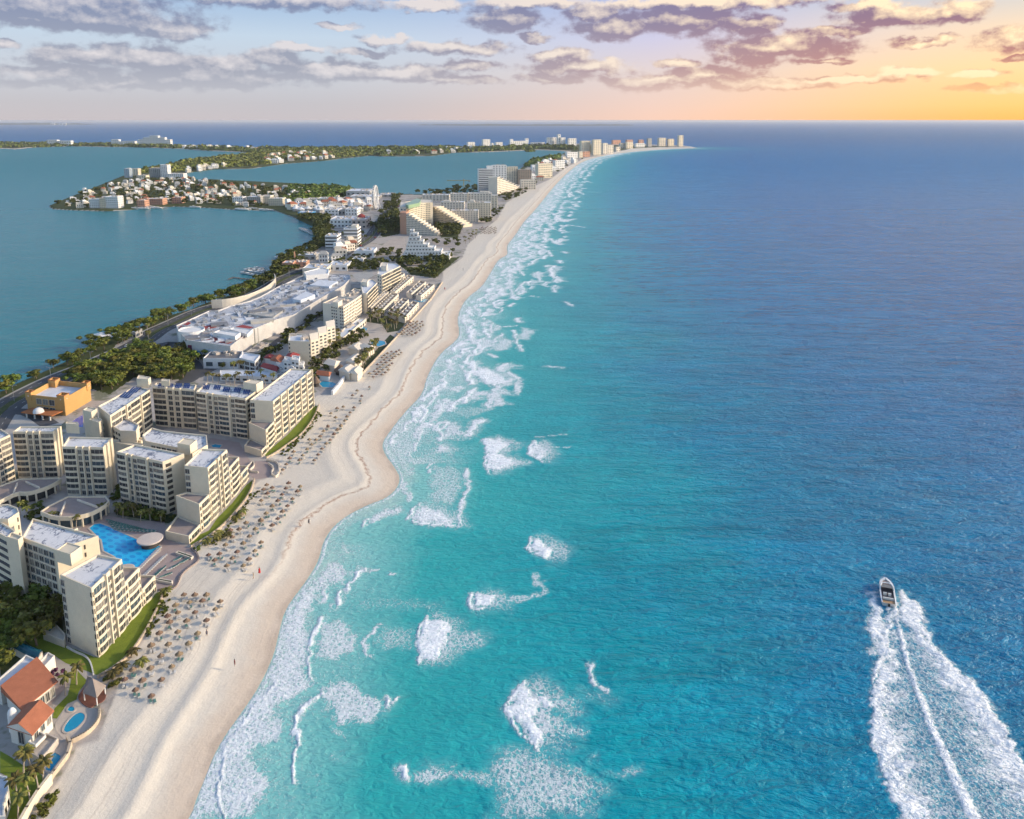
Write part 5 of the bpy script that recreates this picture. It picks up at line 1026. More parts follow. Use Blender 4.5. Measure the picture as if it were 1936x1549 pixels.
# ---------------------------------------------------------------- offices, shopping village and wheel beyond the bay
face(m3,420,520,465,580,22,'white office block with dark strip windows at the edge of the bay',1,4,WHITE,name='office_building',cat='building',k='S',side=1)
face(m3,575,690,405,545,22,'white office block with dark strip windows behind the first one',1,5,WHITE,name='office_building',cat='building',k='S',side=1,extra=crown_box(.5,.9,3))
face(m3,460,640,330,400,40,'broad white flat roofed store behind the office blocks',6,2,WHITE,name='store_building',cat='building')
face(m3,640,760,330,410,40,'pale pink store with a small red dome behind the office blocks',3,2,mat('pale_pink',(.5,.4,.35),.85,.1,.2),name='store_building',cat='building',extra=lambda b,p,zt:(lambda m:(m.lathe([(6,zt),(5,zt+3),(2,zt+5),(.1,zt+5.6)],12,cen(p)),b.part('dome',m,RED)))(MB()))
face(n2,960,1075,412,440,30,'cream and red hall behind the white tents',4,1,CREAM2,name='hall',cat='building');face(n2,1075,1260,405,440,30,'long cream hall with a tower end behind the white tents',6,1,CREAM,name='hall',cat='building');face(n2,1262,1290,380,440,12,'square cream tower at the end of the long hall',1,3,CREAM,name='tower',cat='tower')
face(n2,1370,1610,330,385,60,'wide arena with a pale shed roof beside the wheel',5,1,GREY,name='arena',cat='building');face(n2,1400,1700,385,410,50,'low pale arena building in front of the shed roof',5,1,GREY,name='arena',cat='building');face(n2,1700,1840,365,390,40,'low pale hall right of the wheel',3,1,GREY,name='arena',cat='building')
face(n2,880,1020,548,590,25,'blue glazed aquarium building on the edge of the bay',4,1,mat('blue_glazing',(.04,.22,.42),.25,.4,.15),name='aquarium',cat='building')
face(n2,1150,1290,520,580,30,'white hall between the tents and the store',4,2,WHITE,name='hall',cat='building');face(n2,1290,1360,520,575,25,'grey block among the white halls',2,1,GREY,name='hall',cat='building');face(n2,1360,1480,510,580,30,'white hall near the foot of the wheel',4,2,WHITE,name='hall',cat='building')
face(m3,660,820,590,650,24,'flat white supermarket beside the road near the ziggurat',3,1,WHITE,name='store_building',cat='building');face(m3,640,735,660,690,20,'low white building beside the supermarket',2,1,WHITE,name='store_building',cat='building')
face(m3,230,430,735,790,26,'cream drum-ended hall at the far end of the shopping centre',3,1,CREAM2,name='hall',cat='building');face(m3,440,600,710,760,24,'low white building with rooftop clutter past the shopping centre',3,1,WHITE,name='hall',cat='building')
face(m3,60,150,690,745,14,'orange pink restaurant on the lagoon edge',3,2,PINK,name='restaurant',cat='building');face(m3,150,260,685,730,14,'larger orange pink restaurant by the road',3,2,PINK,name='restaurant',cat='building');face(m3,190,340,625,670,20,'grey roofed waterfront building behind the orange chimney',3,1,GREY,name='restaurant',cat='building')
c=G(m3((165,690))[0],2.);m=MB();m.tube([(0,0,0),(0,0,12)],[1.1,.7],8);tag(m.build('chimney_tower',PINK,None,c+(2.,)),'slender orange tower on the lagoon edge','tower')
tent=MB();tent.lathe([(5.4,3.4),(2.8,4.6),(1.1,5.8),(.1,6.9)],8);tent.lathe([(4.6,0),(4.6,3.6)],8,mi=1);tentm=tent.mesh('market_tent',[WHITE,GREY])
rg=random.Random(12);k=0;used=[];tp=n2((700,505),(860,465),(1290,455),(1640,440),(1640,520),(1500,540),(1300,515),(1100,560),(1030,545),(880,545));tpw=GS(tp,2.);xs=[q[0] for q in tpw];ys=[q[1] for q in tpw]
for it in range(4000):
    x,y=rg.uniform(min(xs),max(xs)),rg.uniform(min(ys),max(ys))
    if inside(np.array([x]),np.array([y]),tpw)[0] and all(math.dist((x,y),u)>11 for u in used):
        used.append((x,y));o=mk('market_tent',tentm,None,(x,y,2.),rg.uniform(0,1),rg.uniform(.8,1.4));tag(o,'white pointed tent roof in the shopping village by the bay','tent','tent roofs of the shopping village')
        if len(used)>=62: break
c=G(m3((838,252))[0],2.);Rw=HT(m3((838,252))[0],m3((838,58))[0][1])/2-1.5
b=Bld('ferris_wheel','tall white observation wheel seen almost edge on','ferris wheel',c+(2.,));hz=Rw+3.;wa=math.radians(78)-math.atan2(c[0],c[1])
def wp(a,r,o=0.): u=math.cos(a)*r;return (c[0]+u*math.cos(wa)-o*math.sin(wa),c[1]+u*math.sin(wa)+o*math.cos(wa),hz+2+math.sin(a)*r)
m=MB()
for o in (-1.2,1.2):
    for r in (Rw,Rw*.9): m.tube([wp(2*math.pi*k/36,r,o) for k in range(37)],.55,5)
b.part('rim',m,WHITE);m=MB()
for k in range(24): m.tube([wp(2*math.pi*k/24,1.,0),wp(2*math.pi*k/24,Rw,0)],.22,4)
b.part('spokes',m,WHITE);m=MB();m.tube([wp(0,0,-3),wp(0,0,3)],1.2,10);b.part('hub',m,WHITE)
for o in (-3,3):
    for dx_ in (-.45,.45): m=MB();q_=wp(0,Rw*dx_*1.2,o*2.2);m.tube([wp(0,0,o),(q_[0],q_[1],2.)],.6,6);b.part('support_leg',m,WHITE)
m=MB();m.lathe([(.9,-1),(1.1,-.2),(1.,.8),(.2,1.1)],8);gm_=m.mesh('gondola',METAL)
for k in range(24): q_=wp(2*math.pi*k/24,Rw+.8,0);b.put('gondola',gm_,(q_[0],q_[1],q_[2]-.6))
c=G(n3((490,388))[0],2.);b=Bld('tower_crane','thin tower crane on the lagoon shore left of the white tower','crane',c+(2.,));zc=HT(n3((490,388))[0],n3((490,348))[0][1]);m=MB();m.tube([(c[0],c[1],2),(c[0],c[1],zc+3)],.9,4);b.part('mast',m,mat('crane_yellow',(.45,.33,.12),.6,.1,1.));m=MB();m.tube([(c[0]-38,c[1],zc),(c[0]+15,c[1],zc)],.7,4);b.part('jib',m,MATS['crane_yellow']);m=MB();m.box((c[0]+12,c[1],zc-1.5),(4,2,3));b.part('counterweight',m,GREY)
# ---------------------------------------------------------------- roads
ASPH=mat('asphalt',(.075,.075,.08),.9,.2,.3);WALK=mat('pale_pavement',(.36,.34,.31),.9,.15,.4);VERGE=mat('verge_grass',(.05,.07,.02),.95,.3,.4,col2=(.10,.11,.035));PAINT=mat('road_paint',(.62,.62,.58),.7,.1,1.)
def offset(w,d):
    o=[]
    for i,p in enumerate(w):
        a=w[max(0,i-1)];c=w[min(len(w)-1,i+1)];L=math.dist(a,c) or 1;o.append((p[0]-(c[1]-a[1])/L*d,p[1]+(c[0]-a[0])/L*d))
    return o
def strip(name,w,d0,d1,z,m_,zl=None):
    a,b_=offset(w,d0),offset(w,d1);n=len(w);V=[(x,y,z) for x,y in a]+[(x,y,z) for x,y in b_];Q=[(i,i+1,n+i+1,n+i) for i in range(n-1)] if d0>d1 else [(i+1,i,n+i,n+i+1) for i in range(n-1)]
    me=bpy.data.meshes.new(name);mb=MB();mb.add(V,Q)
    if zl: mb.add([(x,y,z) for x,y in b_]+[(x,y,zl) for x,y in b_]+[(x,y,z) for x,y in a]+[(x,y,zl) for x,y in a],[(i,i+1,n+i+1,n+i) for i in range(n-1)]+[(2*n+i,2*n+i+1,3*n+i+1,3*n+i) for i in range(n-1)])
    return tag(mb.build(name,m_),kind='structure')
def dashes(name,w,d,z,dash,gap,wd=.18):
    mb=MB();c=offset(w,d);acc=0.
    for a,b_ in zip(c[:-1],c[1:]):
        L,rz=frame_xy(a,b_);x=-acc
        while x<L:
            u=max(0,x);v=min(L,x+dash)
            if v>u: mb.box((a[0]+math.cos(rz)*(u+v)/2,a[1]+math.sin(rz)*(u+v)/2,z),(v-u,wd,.004),rz)
            x+=dash+gap
        acc=(acc+L)%(dash+gap)
    return tag(mb.build(name,PAINT),kind='structure')
MAIN=[(-420,250)]+smooth_line(GS([(-30,820)]+m4((0,1035),(300,870),(560,742),(830,640),(1000,560),(1190,475),(1330,400),(1430,320))+[(322,615),(350,602)]+m1((420,512),(640,452),(830,402),(1000,325),(1130,235))+m3((240,760),(420,705),(560,620),(680,555),(790,490),(835,420),(890,330),(960,250),(1040,190)),2.),2)
strip('pavement',MAIN,10.5,-10.5,2.012,WALK,1.9)
for s_ in (1,-1):
    strip('road',MAIN,8.8*s_ if s_>0 else -2.2,2.2*s_ if s_>0 else -8.8,2.024,ASPH);dashes('road_markings',MAIN,5.5*s_,2.030,3.,5.)
strip('median',MAIN,2.,-2.,2.13,VERGE,1.95)
S2=smooth_line(GS(m1((330,1130),(560,1010),(950,945),(1010,870),(1250,690),(1480,545),(1700,440)),2.),2)
strip('road',S2,4.,-4.,2.016,ASPH)
S3=smooth_line(GS(m4((1430,470),(1560,420),(1600,480),(1680,560),(1800,640),(1760,760),(1640,800)),2.),2);strip('road',S3,4.5,-4.5,2.017,ASPH)
S4=smooth_line(GS(r3((-50,480),(150,470),(300,490),(460,600)),2.),1)
strip('road',S4,4.,-4.,2.034,ASPH)
sheet('parking_lot',m3((640,790),(800,740),(820,800),(700,860)),2.015,GREY);sheet('parking_lot',m3((950,500),(1080,480),(1090,590),(830,640),(800,620)),2.016,mat('pale_dirt',(.42,.36,.31),.95,.2,.1))
sheet('parking_lot',m3((1300,490),(1540,495),(1500,560),(1400,620),(1330,560)),2.016,mat('empty_lot_sand',(.40,.34,.30),.95,.2,.1));sheet('sandy_lot',m3((1060,690),(1340,680),(1380,700),(1280,745),(1120,740)),2.022,MATS['pale_dirt'])
# ---------------------------------------------------------------- cars and street lamps
def car_parts(col):
    b_=MB();prof=[(-2.1,.35),(-2.15,.8),(-1.95,1.0),(1.0,.98),(1.95,.85),(2.15,.6),(2.1,.35)]
    for s_ in (0,): 
        n=len(prof);v=[(x,-.85,z) for x,z in prof]+[(x,.85,z) for x,z in prof];b_.add(v,[tuple(range(n)),tuple(range(2*n-1,n-1,-1))]+[(i,n+i,n+(i+1)%n,(i+1)%n) for i in range(n)])
    b_.box((-.35,0,1.5),(1.9,1.35,.06));c=MB();v=[(-1.75,-.78,.98),(.95,-.78,.98),(.95,.78,.98),(-1.75,.78,.98),(-1.3,-.66,1.48),(.35,-.66,1.48),(.35,.66,1.48),(-1.3,.66,1.48)]
    c.add(v,[(0,1,5,4),(1,2,6,5),(2,3,7,6),(3,0,4,7),(4,5,6,7)]);w=MB()
    w.tube([(0,-.11,0),(0,.11,0)],.34,10);return b_.mesh('body',col),c.mesh('windows',GLASS),w.mesh('wheel',mat('tyre',(.02,.02,.02),.9,.1,1.))
CARS=[(car_parts(mat(n_,c_,.3,.05,1.,spec=.5)),lb) for n_,c_,lb in (('white_car_paint',(.72,.72,.72),'white'),('silver_car_paint',(.38,.39,.41),'silver'),('dark_car_paint',(.04,.045,.06),'dark'),('red_car_paint',(.35,.04,.04),'red'))]
def car(k,p,rz,label,group):
    (bm_,cm,wm_),_=CARS[k];t=thing('parked_car' if 'parked' in label else 'car',label,'car',(p[0],p[1],2.03),rz,group);mk('body',bm_,t);mk('windows',cm,t)
    for x in (-1.3,1.35):
        for y in (-.8,.8): mk('wheel',wm_,t,(x,y,.34))
def along_line(w,s):
    for a,b_ in zip(w[:-1],w[1:]):
        L=math.dist(a,b_)
        if s<L: f=s/L;return (a[0]+(b_[0]-a[0])*f,a[1]+(b_[1]-a[1])*f),math.atan2(b_[1]-a[1],b_[0]-a[0])
        s-=L
    return w[-1],0.
for ps,k,lb in (((825,652),0,'white car nearest the ochre building on the lagoon road'),((970,583),0,'white car on the lagoon road opposite the young trees'),((1165,462),0,'white van-like car on the lagoon road near the waterfront kiosk')):
    p=G(m4(ps)[0],2.);d=min(range(len(MAIN)-1),key=lambda i:math.dist(MAIN[i],p));rz=math.atan2(MAIN[d+1][1]-MAIN[d][1],MAIN[d+1][0]-MAIN[d][0]);car(k,p,rz,lb,None)
for ps in ((1560,490),(1585,570),(1420,560),(1700,640),(1330,880)): p=G(m4(ps)[0],2.);car(R_.choice([0,2]),p,R_.uniform(0,3),('white' if 0 else 'small')+' car parked in front of the shopping centre','cars parked by the shopping centre')
tot=sum(math.dist(a,b_) for a,b_ in zip(MAIN[:-1],MAIN[1:]))
for i in range(34):
    s=720+i*26+R_.uniform(-8,8)
    if s>tot-30: break
    p,rz=along_line(MAIN,s);d=R_.choice([-7,-4,4,7]);k=R_.choice([0,0,1,2,3]);car(k,(p[0]-math.sin(rz)*d,p[1]+math.cos(rz)*d),rz,CARS[k][1]+' car driving along the far part of the lagoon road',CARS[k][1]+' cars on the far road')
for i in range(14):
    p,rz=along_line(S2,60+i*17);k=R_.choice([0,1,2]);car(k,(p[0]+math.sin(rz)*3,p[1]-math.cos(rz)*3),rz,CARS[k][1]+' car parked in the street between shopping centre and hotels',CARS[k][1]+' cars in the hotel street')
lm=MB();lm.tube([(0,0,0),(0,0,8.6)],[.13,.08],6);lm.tube([(0,-1.7,8.9),(0,0,8.5),(0,1.7,8.9)],.06,5);lm1=lm.mesh('pole',METAL);lm=MB();lm.box((0,0,0),(.3,.9,.16));lm2=lm.mesh('lamp_head',METAL)
s=150
while s<tot-20:
    p,rz=along_line(MAIN,s)
    if p[1]<1300:
        t=thing('street_lamp','grey double armed street lamp in the median of the lagoon road','street lamp',(p[0],p[1],2.1),rz,'street lamps along the lagoon road');mk('pole',lm1,t)
        for y in (-1.9,1.9): mk('lamp_head',lm2,t,(0,y,8.92))
    s+=32
# ---------------------------------------------------------------- trees, palms and shrubs
def leafmat(name,a,b_): return mat(name,a,.85,.3,.25,col2=b_,objvar=.3,island=.42,spec=.2)
LEAF=leafmat('tree_foliage',(.075,.10,.016),(.155,.17,.03));LEAFY=leafmat('yellow_green_foliage',(.11,.12,.018),(.20,.19,.035));PALMF=leafmat('palm_fronds',(.075,.08,.018),(.19,.165,.045));BARK=mat('bark',(.16,.12,.09),.95,.25,1.5);PBARK=mat('palm_bark',(.36,.30,.24),.95,.2,1.5)
def crown_mesh(seed,nq,leaf,m_,flat_=.62,name='crown',clumps=9):
    r=random.Random(seed);cs=[(r.gauss(0,.42),r.gauss(0,.42),r.uniform(-.35,.55)*flat_*1.3,r.uniform(.3,.52)) for _ in range(clumps)];V=[];Q=[]
    for i in range(nq):
        c=r.choice(cs);u=r.gauss(0,1),r.gauss(0,1),r.gauss(0,1)+.35;L=math.sqrt(sum(k*k for k in u)) or 1;rad=c[3]*(.55+.5*r.random())
        p=np.array((c[0]+u[0]/L*rad,c[1]+u[1]/L*rad,c[2]+u[2]/L*rad*flat_*1.15));n=np.array(u)/L+np.array((r.gauss(0,.5),r.gauss(0,.5),r.gauss(0,.5)));n/=np.linalg.norm(n)
        a=np.cross(n,(0,0,1) if abs(n[2])<.9 else (1,0,0));a/=np.linalg.norm(a);b_=np.cross(n,a);s=leaf*(.6+.8*r.random());o=len(V)
        V+=[tuple(p+a*s*x+b_*s*y*.8) for x,y in ((-1,-.6),(.3,-1),(1,.4),(-.2,1))];Q.append((o,o+1,o+2,o+3))
    me=npmesh(name,V,Q,smooth=False);me.materials.append(m_);return me
CR=[crown_mesh(k,620,.115,LEAFY if k in (1,4) else LEAF) for k in range(6)]
CRS=[crown_mesh(20+k,170,.21,LEAFY if k==1 else LEAF) for k in range(3)]
tk=MB();tk.tube([(0,0,0),(.03,0,.4),(0,.02,.75)],[.055,.045,.03],6);tk.tube([(0,0,.4),(.2,.1,.8)],[.03,.015],5);tk.tube([(0,0,.42),(-.2,.12,.8)],[.03,.015],5);TRUNK=tk.mesh('trunk',BARK)
REST=[]
def tree(p,r,h,label,group,small=False,z=2.,k=None):
    if small or p[1]>720: REST.append((p[0],p[1],r,h,k));return
    t=thing('tree',label,'tree',(p[0],p[1],z),R_.uniform(0,6.28),group);mk('trunk',TRUNK,t,(0,0,0),0,(h*.9,h*.9,h));L=CRS if small else CR
    mk('crown',L[R_.randrange(len(L)) if k is None else k],t,(0,0,h*.72),R_.uniform(0,6),(r*1.25,r*1.25,h*.62))
def scatter(poly,n,dmin,seed,z=2.):
    r=random.Random(seed);w=GS(poly,z);xs=[q[0] for q in w];ys=[q[1] for q in w];out=[]
    for _ in range(n*60):
        if len(out)>=n: break
        x,y=r.uniform(min(xs),max(xs)),r.uniform(min(ys),max(ys))
        if all((x-a)**2+(y-b_)**2>dmin*dmin for a,b_ in out) and inside(np.array([x]),np.array([y]),w)[0]: out.append((x,y))
    return out
LG1=list(reversed([q for q in GOLF if q[1]>120 and q[1]<1130 and q[0]>-400]))
r=random.Random(3);acc=0.;cnt=0
for a,b_ in zip(LG1[:-1],LG1[1:]):
    L=math.dist(a,b_);nx,ny=(b_[1]-a[1])/L,-(b_[0]-a[0])/L
    for i in range(max(1,int(L/(1.7 if a[1]>500 else 3.2)))):
        f=r.random();o=r.uniform(-.5,24);p=(a[0]+(b_[0]-a[0])*f+nx*o,a[1]+(b_[1]-a[1])*f+ny*o)
        if min(math.dist(p,q) for q in MAIN)<10.6: continue
        rr_=r.uniform(2.4,4.6);tree(p,rr_,rr_*1.35+r.uniform(0,1.5),'bushy green tree in the belt between the lagoon and the road','trees along the lagoon shore');cnt+=1
PK=m4((640,780),(850,660),(1000,600),(1200,520),(1330,500),(1480,560),(1700,520),(1770,640),(1690,760),(1500,790),(1240,735),(1120,800),(1000,880),(850,840))
for p in scatter(PK,95,5.0,8): rr_=R_.uniform(2.4,5.0);tree(p,rr_,rr_*1.25+1,'leafy green tree in the park behind the cream hotel','trees in the park behind the hotel')
for p in scatter(m4((1240,300),(1450,300),(1500,420),(1330,500),(1230,480)),0,6,9): pass
for poly,n,d,lb,gp in ((m3((800,400),(1020,220),(1035,440),(900,470)),46,9,'dark tree in the grove beside the far road','trees in the grove by the far road'),(m3((1310,380),(1540,390),(1530,460),(1390,480)),34,6,'yellow green tree in the garden of the stepped hotel','trees in the stepped hotel garden'),(n2((850,600),(1190,600),(1190,740),(1090,740),(1060,660)),40,8,'dark tree on the bay shore behind the office blocks','trees behind the office blocks'),(m3((1000,690),(1390,655),(1500,640),(1330,815),(1130,790)),36,6,'low shrubby tree on the sandy lot below the ziggurat','shrubs on the sandy lot'),(r1((0,0),(400,150),(330,320),(200,230),(0,230)),9,5.5,'dark garden tree behind the lowest villa roofs','garden trees at the lower left'),(r1((0,230),(60,260),(110,330),(20,480),(-80,560)),8,4,'dark tree at the left edge beside the large villa','trees beside the large villa'),(r2((0,880),(420,930),(400,1080),(0,1080)),10,6,'dark garden tree under the strip windowed hotel wing','garden trees under the near hotel')):
    for p in scatter(poly,n,d,hash(lb)%1000 if 0 else len(lb)): rr_=R_.uniform(.3,.5)*d+1.4;tree(p,rr_,rr_*1.4+1,lb,gp,k=1 if 'yellow' in lb else None)
def palm_meshes(seed,h):
    r=random.Random(seed);bx,by=r.uniform(-.8,.8),r.uniform(-.8,.8);t=MB();t.tube([(0,0,0),(bx*.3,by*.3,h*.4),(bx*.75,by*.75,h*.75),(bx,by,h)],[.26,.19,.16,.15],7);f=MB()
    for i in range(16):
        a=i*2.4+r.uniform(-.2,.2);L=r.uniform(2.4,3.3);e=r.uniform(-.1,.85);pts=[];x=0.;z=0.
        for k in range(6): pts.append((x,z));x+=L/5*math.cos(e);z+=L/5*math.sin(e);e-=.34
        ca,sa=math.cos(a),math.sin(a);wd=[.1,.42,.55,.5,.35,.06]
        for s_ in (1,-1):
            v=[]
            for k,(x,z) in enumerate(pts): v.append((bx+x*ca,by+x*sa,h+z));v.append((bx+x*ca-sa*wd[k]*s_,by+x*sa+ca*wd[k]*s_,h+z-wd[k]*.55))
            f.add(v,[(2*k,2*k+1,2*k+3,2*k+2) for k in range(5)])
    return t.mesh('trunk',PBARK),f.mesh('fronds',PALMF)
PALMS=[palm_meshes(k,h) for k,h in enumerate((6.2,7.4,5.2,8.4,2.2))]
def palm(p,label,group,k=None,s=1.,z=2.):
    i=R_.randrange(4) if k is None else k;t=thing('palm_tree',label,'palm tree',(p[0],p[1],z),R_.uniform(0,6.28),group,s*.86);mk('trunk',PALMS[i][0],t);mk('fronds',PALMS[i][1],t)
for ps,k in (((340,1345),3),((565,1275),3),((730,1145),3),((795,950),1),((335,1600),1),((560,560),2),((430,700),2)): palm(G(z4(ps)[0],2.),'tall palm with a leaning pale trunk on the lowest left lawn','palms on the lowest left lawn',k)
for ps,k in (((30,140),3),((165,195),1),((265,245),1),((310,120),0),((560,560),0),((480,640),0)): palm(G(r1(ps)[0],2.),'slender palm on the lawn behind the large villa','palms behind the villas',k)
for ps,k in (((150,290),1),((190,310),0),((400,345),0),((440,350),0),((560,385),1),((750,290),0),((780,280),0),((860,290),0),((900,310),0),((980,300),1),((1030,340),0),((1100,330),0),((1180,350),0),((100,880),0),((180,900),0),((270,920),0),((350,980),0),((940,270),2),((1010,290),2)): palm(G(r2(ps)[0],2.),'small palm in the planting around the patterned pool','palms around the patterned pool',k,.8)
for ps in ((960,1330),(890,1440),(830,1490),(1020,1400),(1210,880),(1660,460),(1620,440),(1730,340),(1600,470),(1520,510),(1770,290)): palm(G(r2(ps)[0],2.),'short young palm at the edge of the sand below the lawn wall','young palms along the lawn walls',4,1.)
for ps in ((690,170),(740,180),(790,190),(860,200),(900,195),(935,195),(990,170),(1060,170),(1110,160),(1170,150),(1220,200),(1290,190),(930,80),(980,70),(1020,60)): palm((lambda q:(q[0],q[1]))(G(r4((ps[0],ps[1]+45))[0],2.)),'palm in the row behind the solar panelled hotel block','row of palms behind the far wing',1)
for poly,n,d,lb,gp in ((m2((540,900),(690,860),(700,1010),(560,1060)),12,4.,'tall bushy palm between the gabled hotel and the villas','palms beside the gabled hotel'),(m2((960,740),(1060,655),(1330,690),(1440,720),(1330,830),(1210,850)),30,4.,'palm in the planted garden by the terraced patios','palms by the terraced patios'),(m2((900,1290),(1090,1060),(1110,990),(1020,1030),(880,1230)),26,3.,'palm beside the beach path below the gabled villas','palms along the beach path'),(m4((1330,330),(1440,400),(1420,480),(1320,470)),5,6,'palm on the corner near the shopping centre','palms near the shopping centre'),(m3((560,600),(700,500),(720,520),(580,620)),14,6.,'palm lining the road past the office blocks','palms past the office blocks'),(m3((1560,520),(1700,440),(1690,470),(1580,560)),12,6.,'palm by the beach in front of the stepped hotel','palms before the stepped hotel'),(n3((690,440),(830,410),(880,400),(800,440),(720,480)),16,8.,'dark palm below the white stepped wing','palms below the white stepped wing')):
    for p in scatter(poly,n,d,len(lb)+3): palm(p,lb,gp)
SH=[crown_mesh(40+k,240,.17,LEAF,.7,'foliage',6) for k in range(2)]
for k,ps in enumerate(((945,1195),(740,1480),(830,1370))): o=mk('shrub',SH[0],None,(*G(z4(ps)[0],2.),2.7),k,(1.5,2.2,1.2));tag(o,'rounded green shrub on the sand below the lowest boundary wall','shrub',None if 0 else 'shrubs below the boundary wall')
for ps in ((800,520),(835,570)): o=mk('shrub',SH[1],None,(*G(r1(ps)[0],2.),2.9),1,(2.2,1.6,1.2));tag(o,'dense dark shrub beside the pointed pavilion roof','shrub','shrubs beside the pavilion')
for p in scatter(r2((1190,880),(1240,860),(1240,950),(1200,1010),(1170,1040),(1100,1180),(1060,1200)),14,1.5,4)+scatter(r2((1560,505),(1700,330),(1830,140),(1890,120),(1760,300),(1640,460)),26,1.8,5)+scatter(r4((1330,880),(1600,650),(1700,480),(1740,500),(1600,680),(1400,880)),30,2.,6):
    o=mk('shrub',SH[R_.randrange(2)],None,(p[0],p[1],2.45),R_.uniform(0,6),R_.uniform(.6,1.25));tag(o,'small green shrub growing in the sand below a lawn wall','shrub','shrubs below the lawn walls')
o=mk('shrub',SH[0],None,(*G(r2((1445,545))[0],2.),3.),0,(1.3,1.3,1.4));tag(o,'round green shrub in the cream planter at the corner of the pool deck','shrub')
o=mk('shrub',crown_mesh(55,200,.18,mat('bougainvillea',(.09,.03,.07),.9,.3,1.,island=.3),.7,'foliage',5),None,(*G(z3((1040,410))[0],3.),3.2),0,1.5);tag(o,'purple flowering shrub on the terrace of the large villa','shrub')
for p in scatter(r2((880,235),(1200,300),(1190,330),(860,270)),16,2.,15): o=mk('shrub',SH[R_.randrange(2)],None,(p[0],p[1],2.9),0,R_.uniform(1.2,2.));tag(o,'dark shrub in the bed between the balconied block and the pool','shrub','shrubs in the bed by the pool')
for p in scatter(r3((150,1290),(350,1330),(520,1480),(380,1530),(180,1420)),12,2.2,31)+scatter(r3((1060,1330),(1300,1330),(1620,1450),(1540,1490),(1060,1410)),18,1.8,32)+scatter(r3((1060,1180),(1110,1190),(1080,1290),(1010,1300)),6,1.6,33): o=mk('shrub',SH[R_.randrange(2)],None,(p[0],p[1],2.9),0,R_.uniform(1.2,2.1));tag(o,'dark shrub in the shaded courtyard planting between the cream blocks','shrub','shrubs in the shaded courtyard')
# far masses of vegetation, and single trees where they stand apart
def woods(name,label,poly,n,r0,h,seed,m_=None):
    r=random.Random(seed);w=np.array(GS(poly,1.));lo,hi=w.min(0),w.max(0);V=[];Q=[];rs=np.random.RandomState(seed);pts=[]
    while len(pts)<n:
        c=rs.uniform(lo,hi,(n*3,2));c=c[inside(c[:,0],c[:,1],[tuple(q) for q in w])];pts+=list(c)
    P_=np.array(pts[:n]);k=26;N=n*k;rad=np.repeat(rs.uniform(.6,1.3,n)*r0,k);u=rs.normal(size=(N,3));u[:,2]=abs(u[:,2]);u/=np.linalg.norm(u,axis=1)[:,None]
    C=np.column_stack([np.repeat(P_[:,0],k)+u[:,0]*rad,np.repeat(P_[:,1],k)+u[:,1]*rad,1.5+u[:,2]*rad*h/r0*rs.uniform(.7,1.1,N)])
    nrm=u+rs.normal(size=(N,3))*.4;nrm/=np.linalg.norm(nrm,axis=1)[:,None];a=np.cross(nrm,(0,.02,1.));a/=np.linalg.norm(a,axis=1)[:,None];b_=np.cross(nrm,a);s=(rad*.34*rs.uniform(.6,1.3,N))[:,None]
    V=np.stack([C-a*s-b_*s*.6,C+a*s*.3-b_*s,C+a*s+b_*s*.4,C-a*s*.2+b_*s],1).reshape(-1,3);me=npmesh(name,V,np.arange(4*N).reshape(-1,4),smooth=False);me.materials.append(m_ or LEAF)
    return tag(mk(name,me),label,'trees',None,'stuff')
woods('woods','dark green woods covering the golf peninsula between the two lagoons',[(500,291),(420,299),(345,309),(300,320),(260,328),(345,324),(400,317),(474,315),(540,304),(600,301),(690,294),(720,292),(640,288),(560,287)],1500,14,11,1,LEAFY)
woods('woods','dark green woods along the far lagoon shore on the left',[(0,273),(100,274),(217,275),(340,279),(420,281),(500,283),(600,283.5),(720,282),(850,281),(930,282),(1000,279),(1080,279),(1090,284),(1018,282),(925,286),(858,288),(720,295),(650,287),(560,285),(480,288),(400,285),(330,280.5),(262,278.5),(130,276.5),(60,279),(0,280)],1800,20,14,2)
woods('woods','dark green woods between the peninsula houses and the arena',n2((760,300),(1150,300),(1400,318),(1330,380),(1240,400),(960,430),(850,470),(740,430),(830,370)),420,9,8,3)
woods('woods','dark mangrove along the inner lagoon shore below the far towers',n3((860,262),(900,235),(1000,215),(1055,205),(1050,215),(1000,232),(940,255),(900,275)),160,12,10,4);woods('woods','tiny wooded islet in the inner lagoon',n3((835,174),(880,171),(915,176),(880,180)),24,10,6,5)
# ---------------------------------------------------------------- houses on the peninsula and the far shores
def house_mesh(i,wall,roof,kind):
    m=MB();m.prism([(-5.5,-4.5),(5.5,-4.5),(5.5,4.5),(-5.5,4.5)],0,6.2)
    if kind=='hip': o=len(m.v);h=hip([(-5.5,-4.5),(5.5,-4.5),(5.5,4.5),(-5.5,4.5)],6.2,2.2,.5);m.add(h.v,h.f,1)
    else: m.prism([(-5.5,-1.5),(1,-1.5),(1,4.5),(-5.5,4.5)],6.2,9.,1);m.box((2.5,1,6.9),(2,2,1.4))
    for x in (-3.2,0,3.2):
        for z in (1.8,4.6): m.box((x,-4.52,z),(1.5,.12,1.5),mi=2);m.box((5.52,x*.9,z),(.12,1.5,1.5),mi=2)
    return m.mesh('house',[wall,roof,GLASS])
HM=[(house_mesh(0,WHITE,WHITE,'flat'),'small white flat roofed house'),(house_mesh(1,CREAM2,CREAM2,'flat'),'small cream flat roofed house'),(house_mesh(2,CREAM2,TILE,'hip'),'small cream house with a terracotta roof'),(house_mesh(3,WHITE,GREY,'hip'),'small white house with a grey roof')]
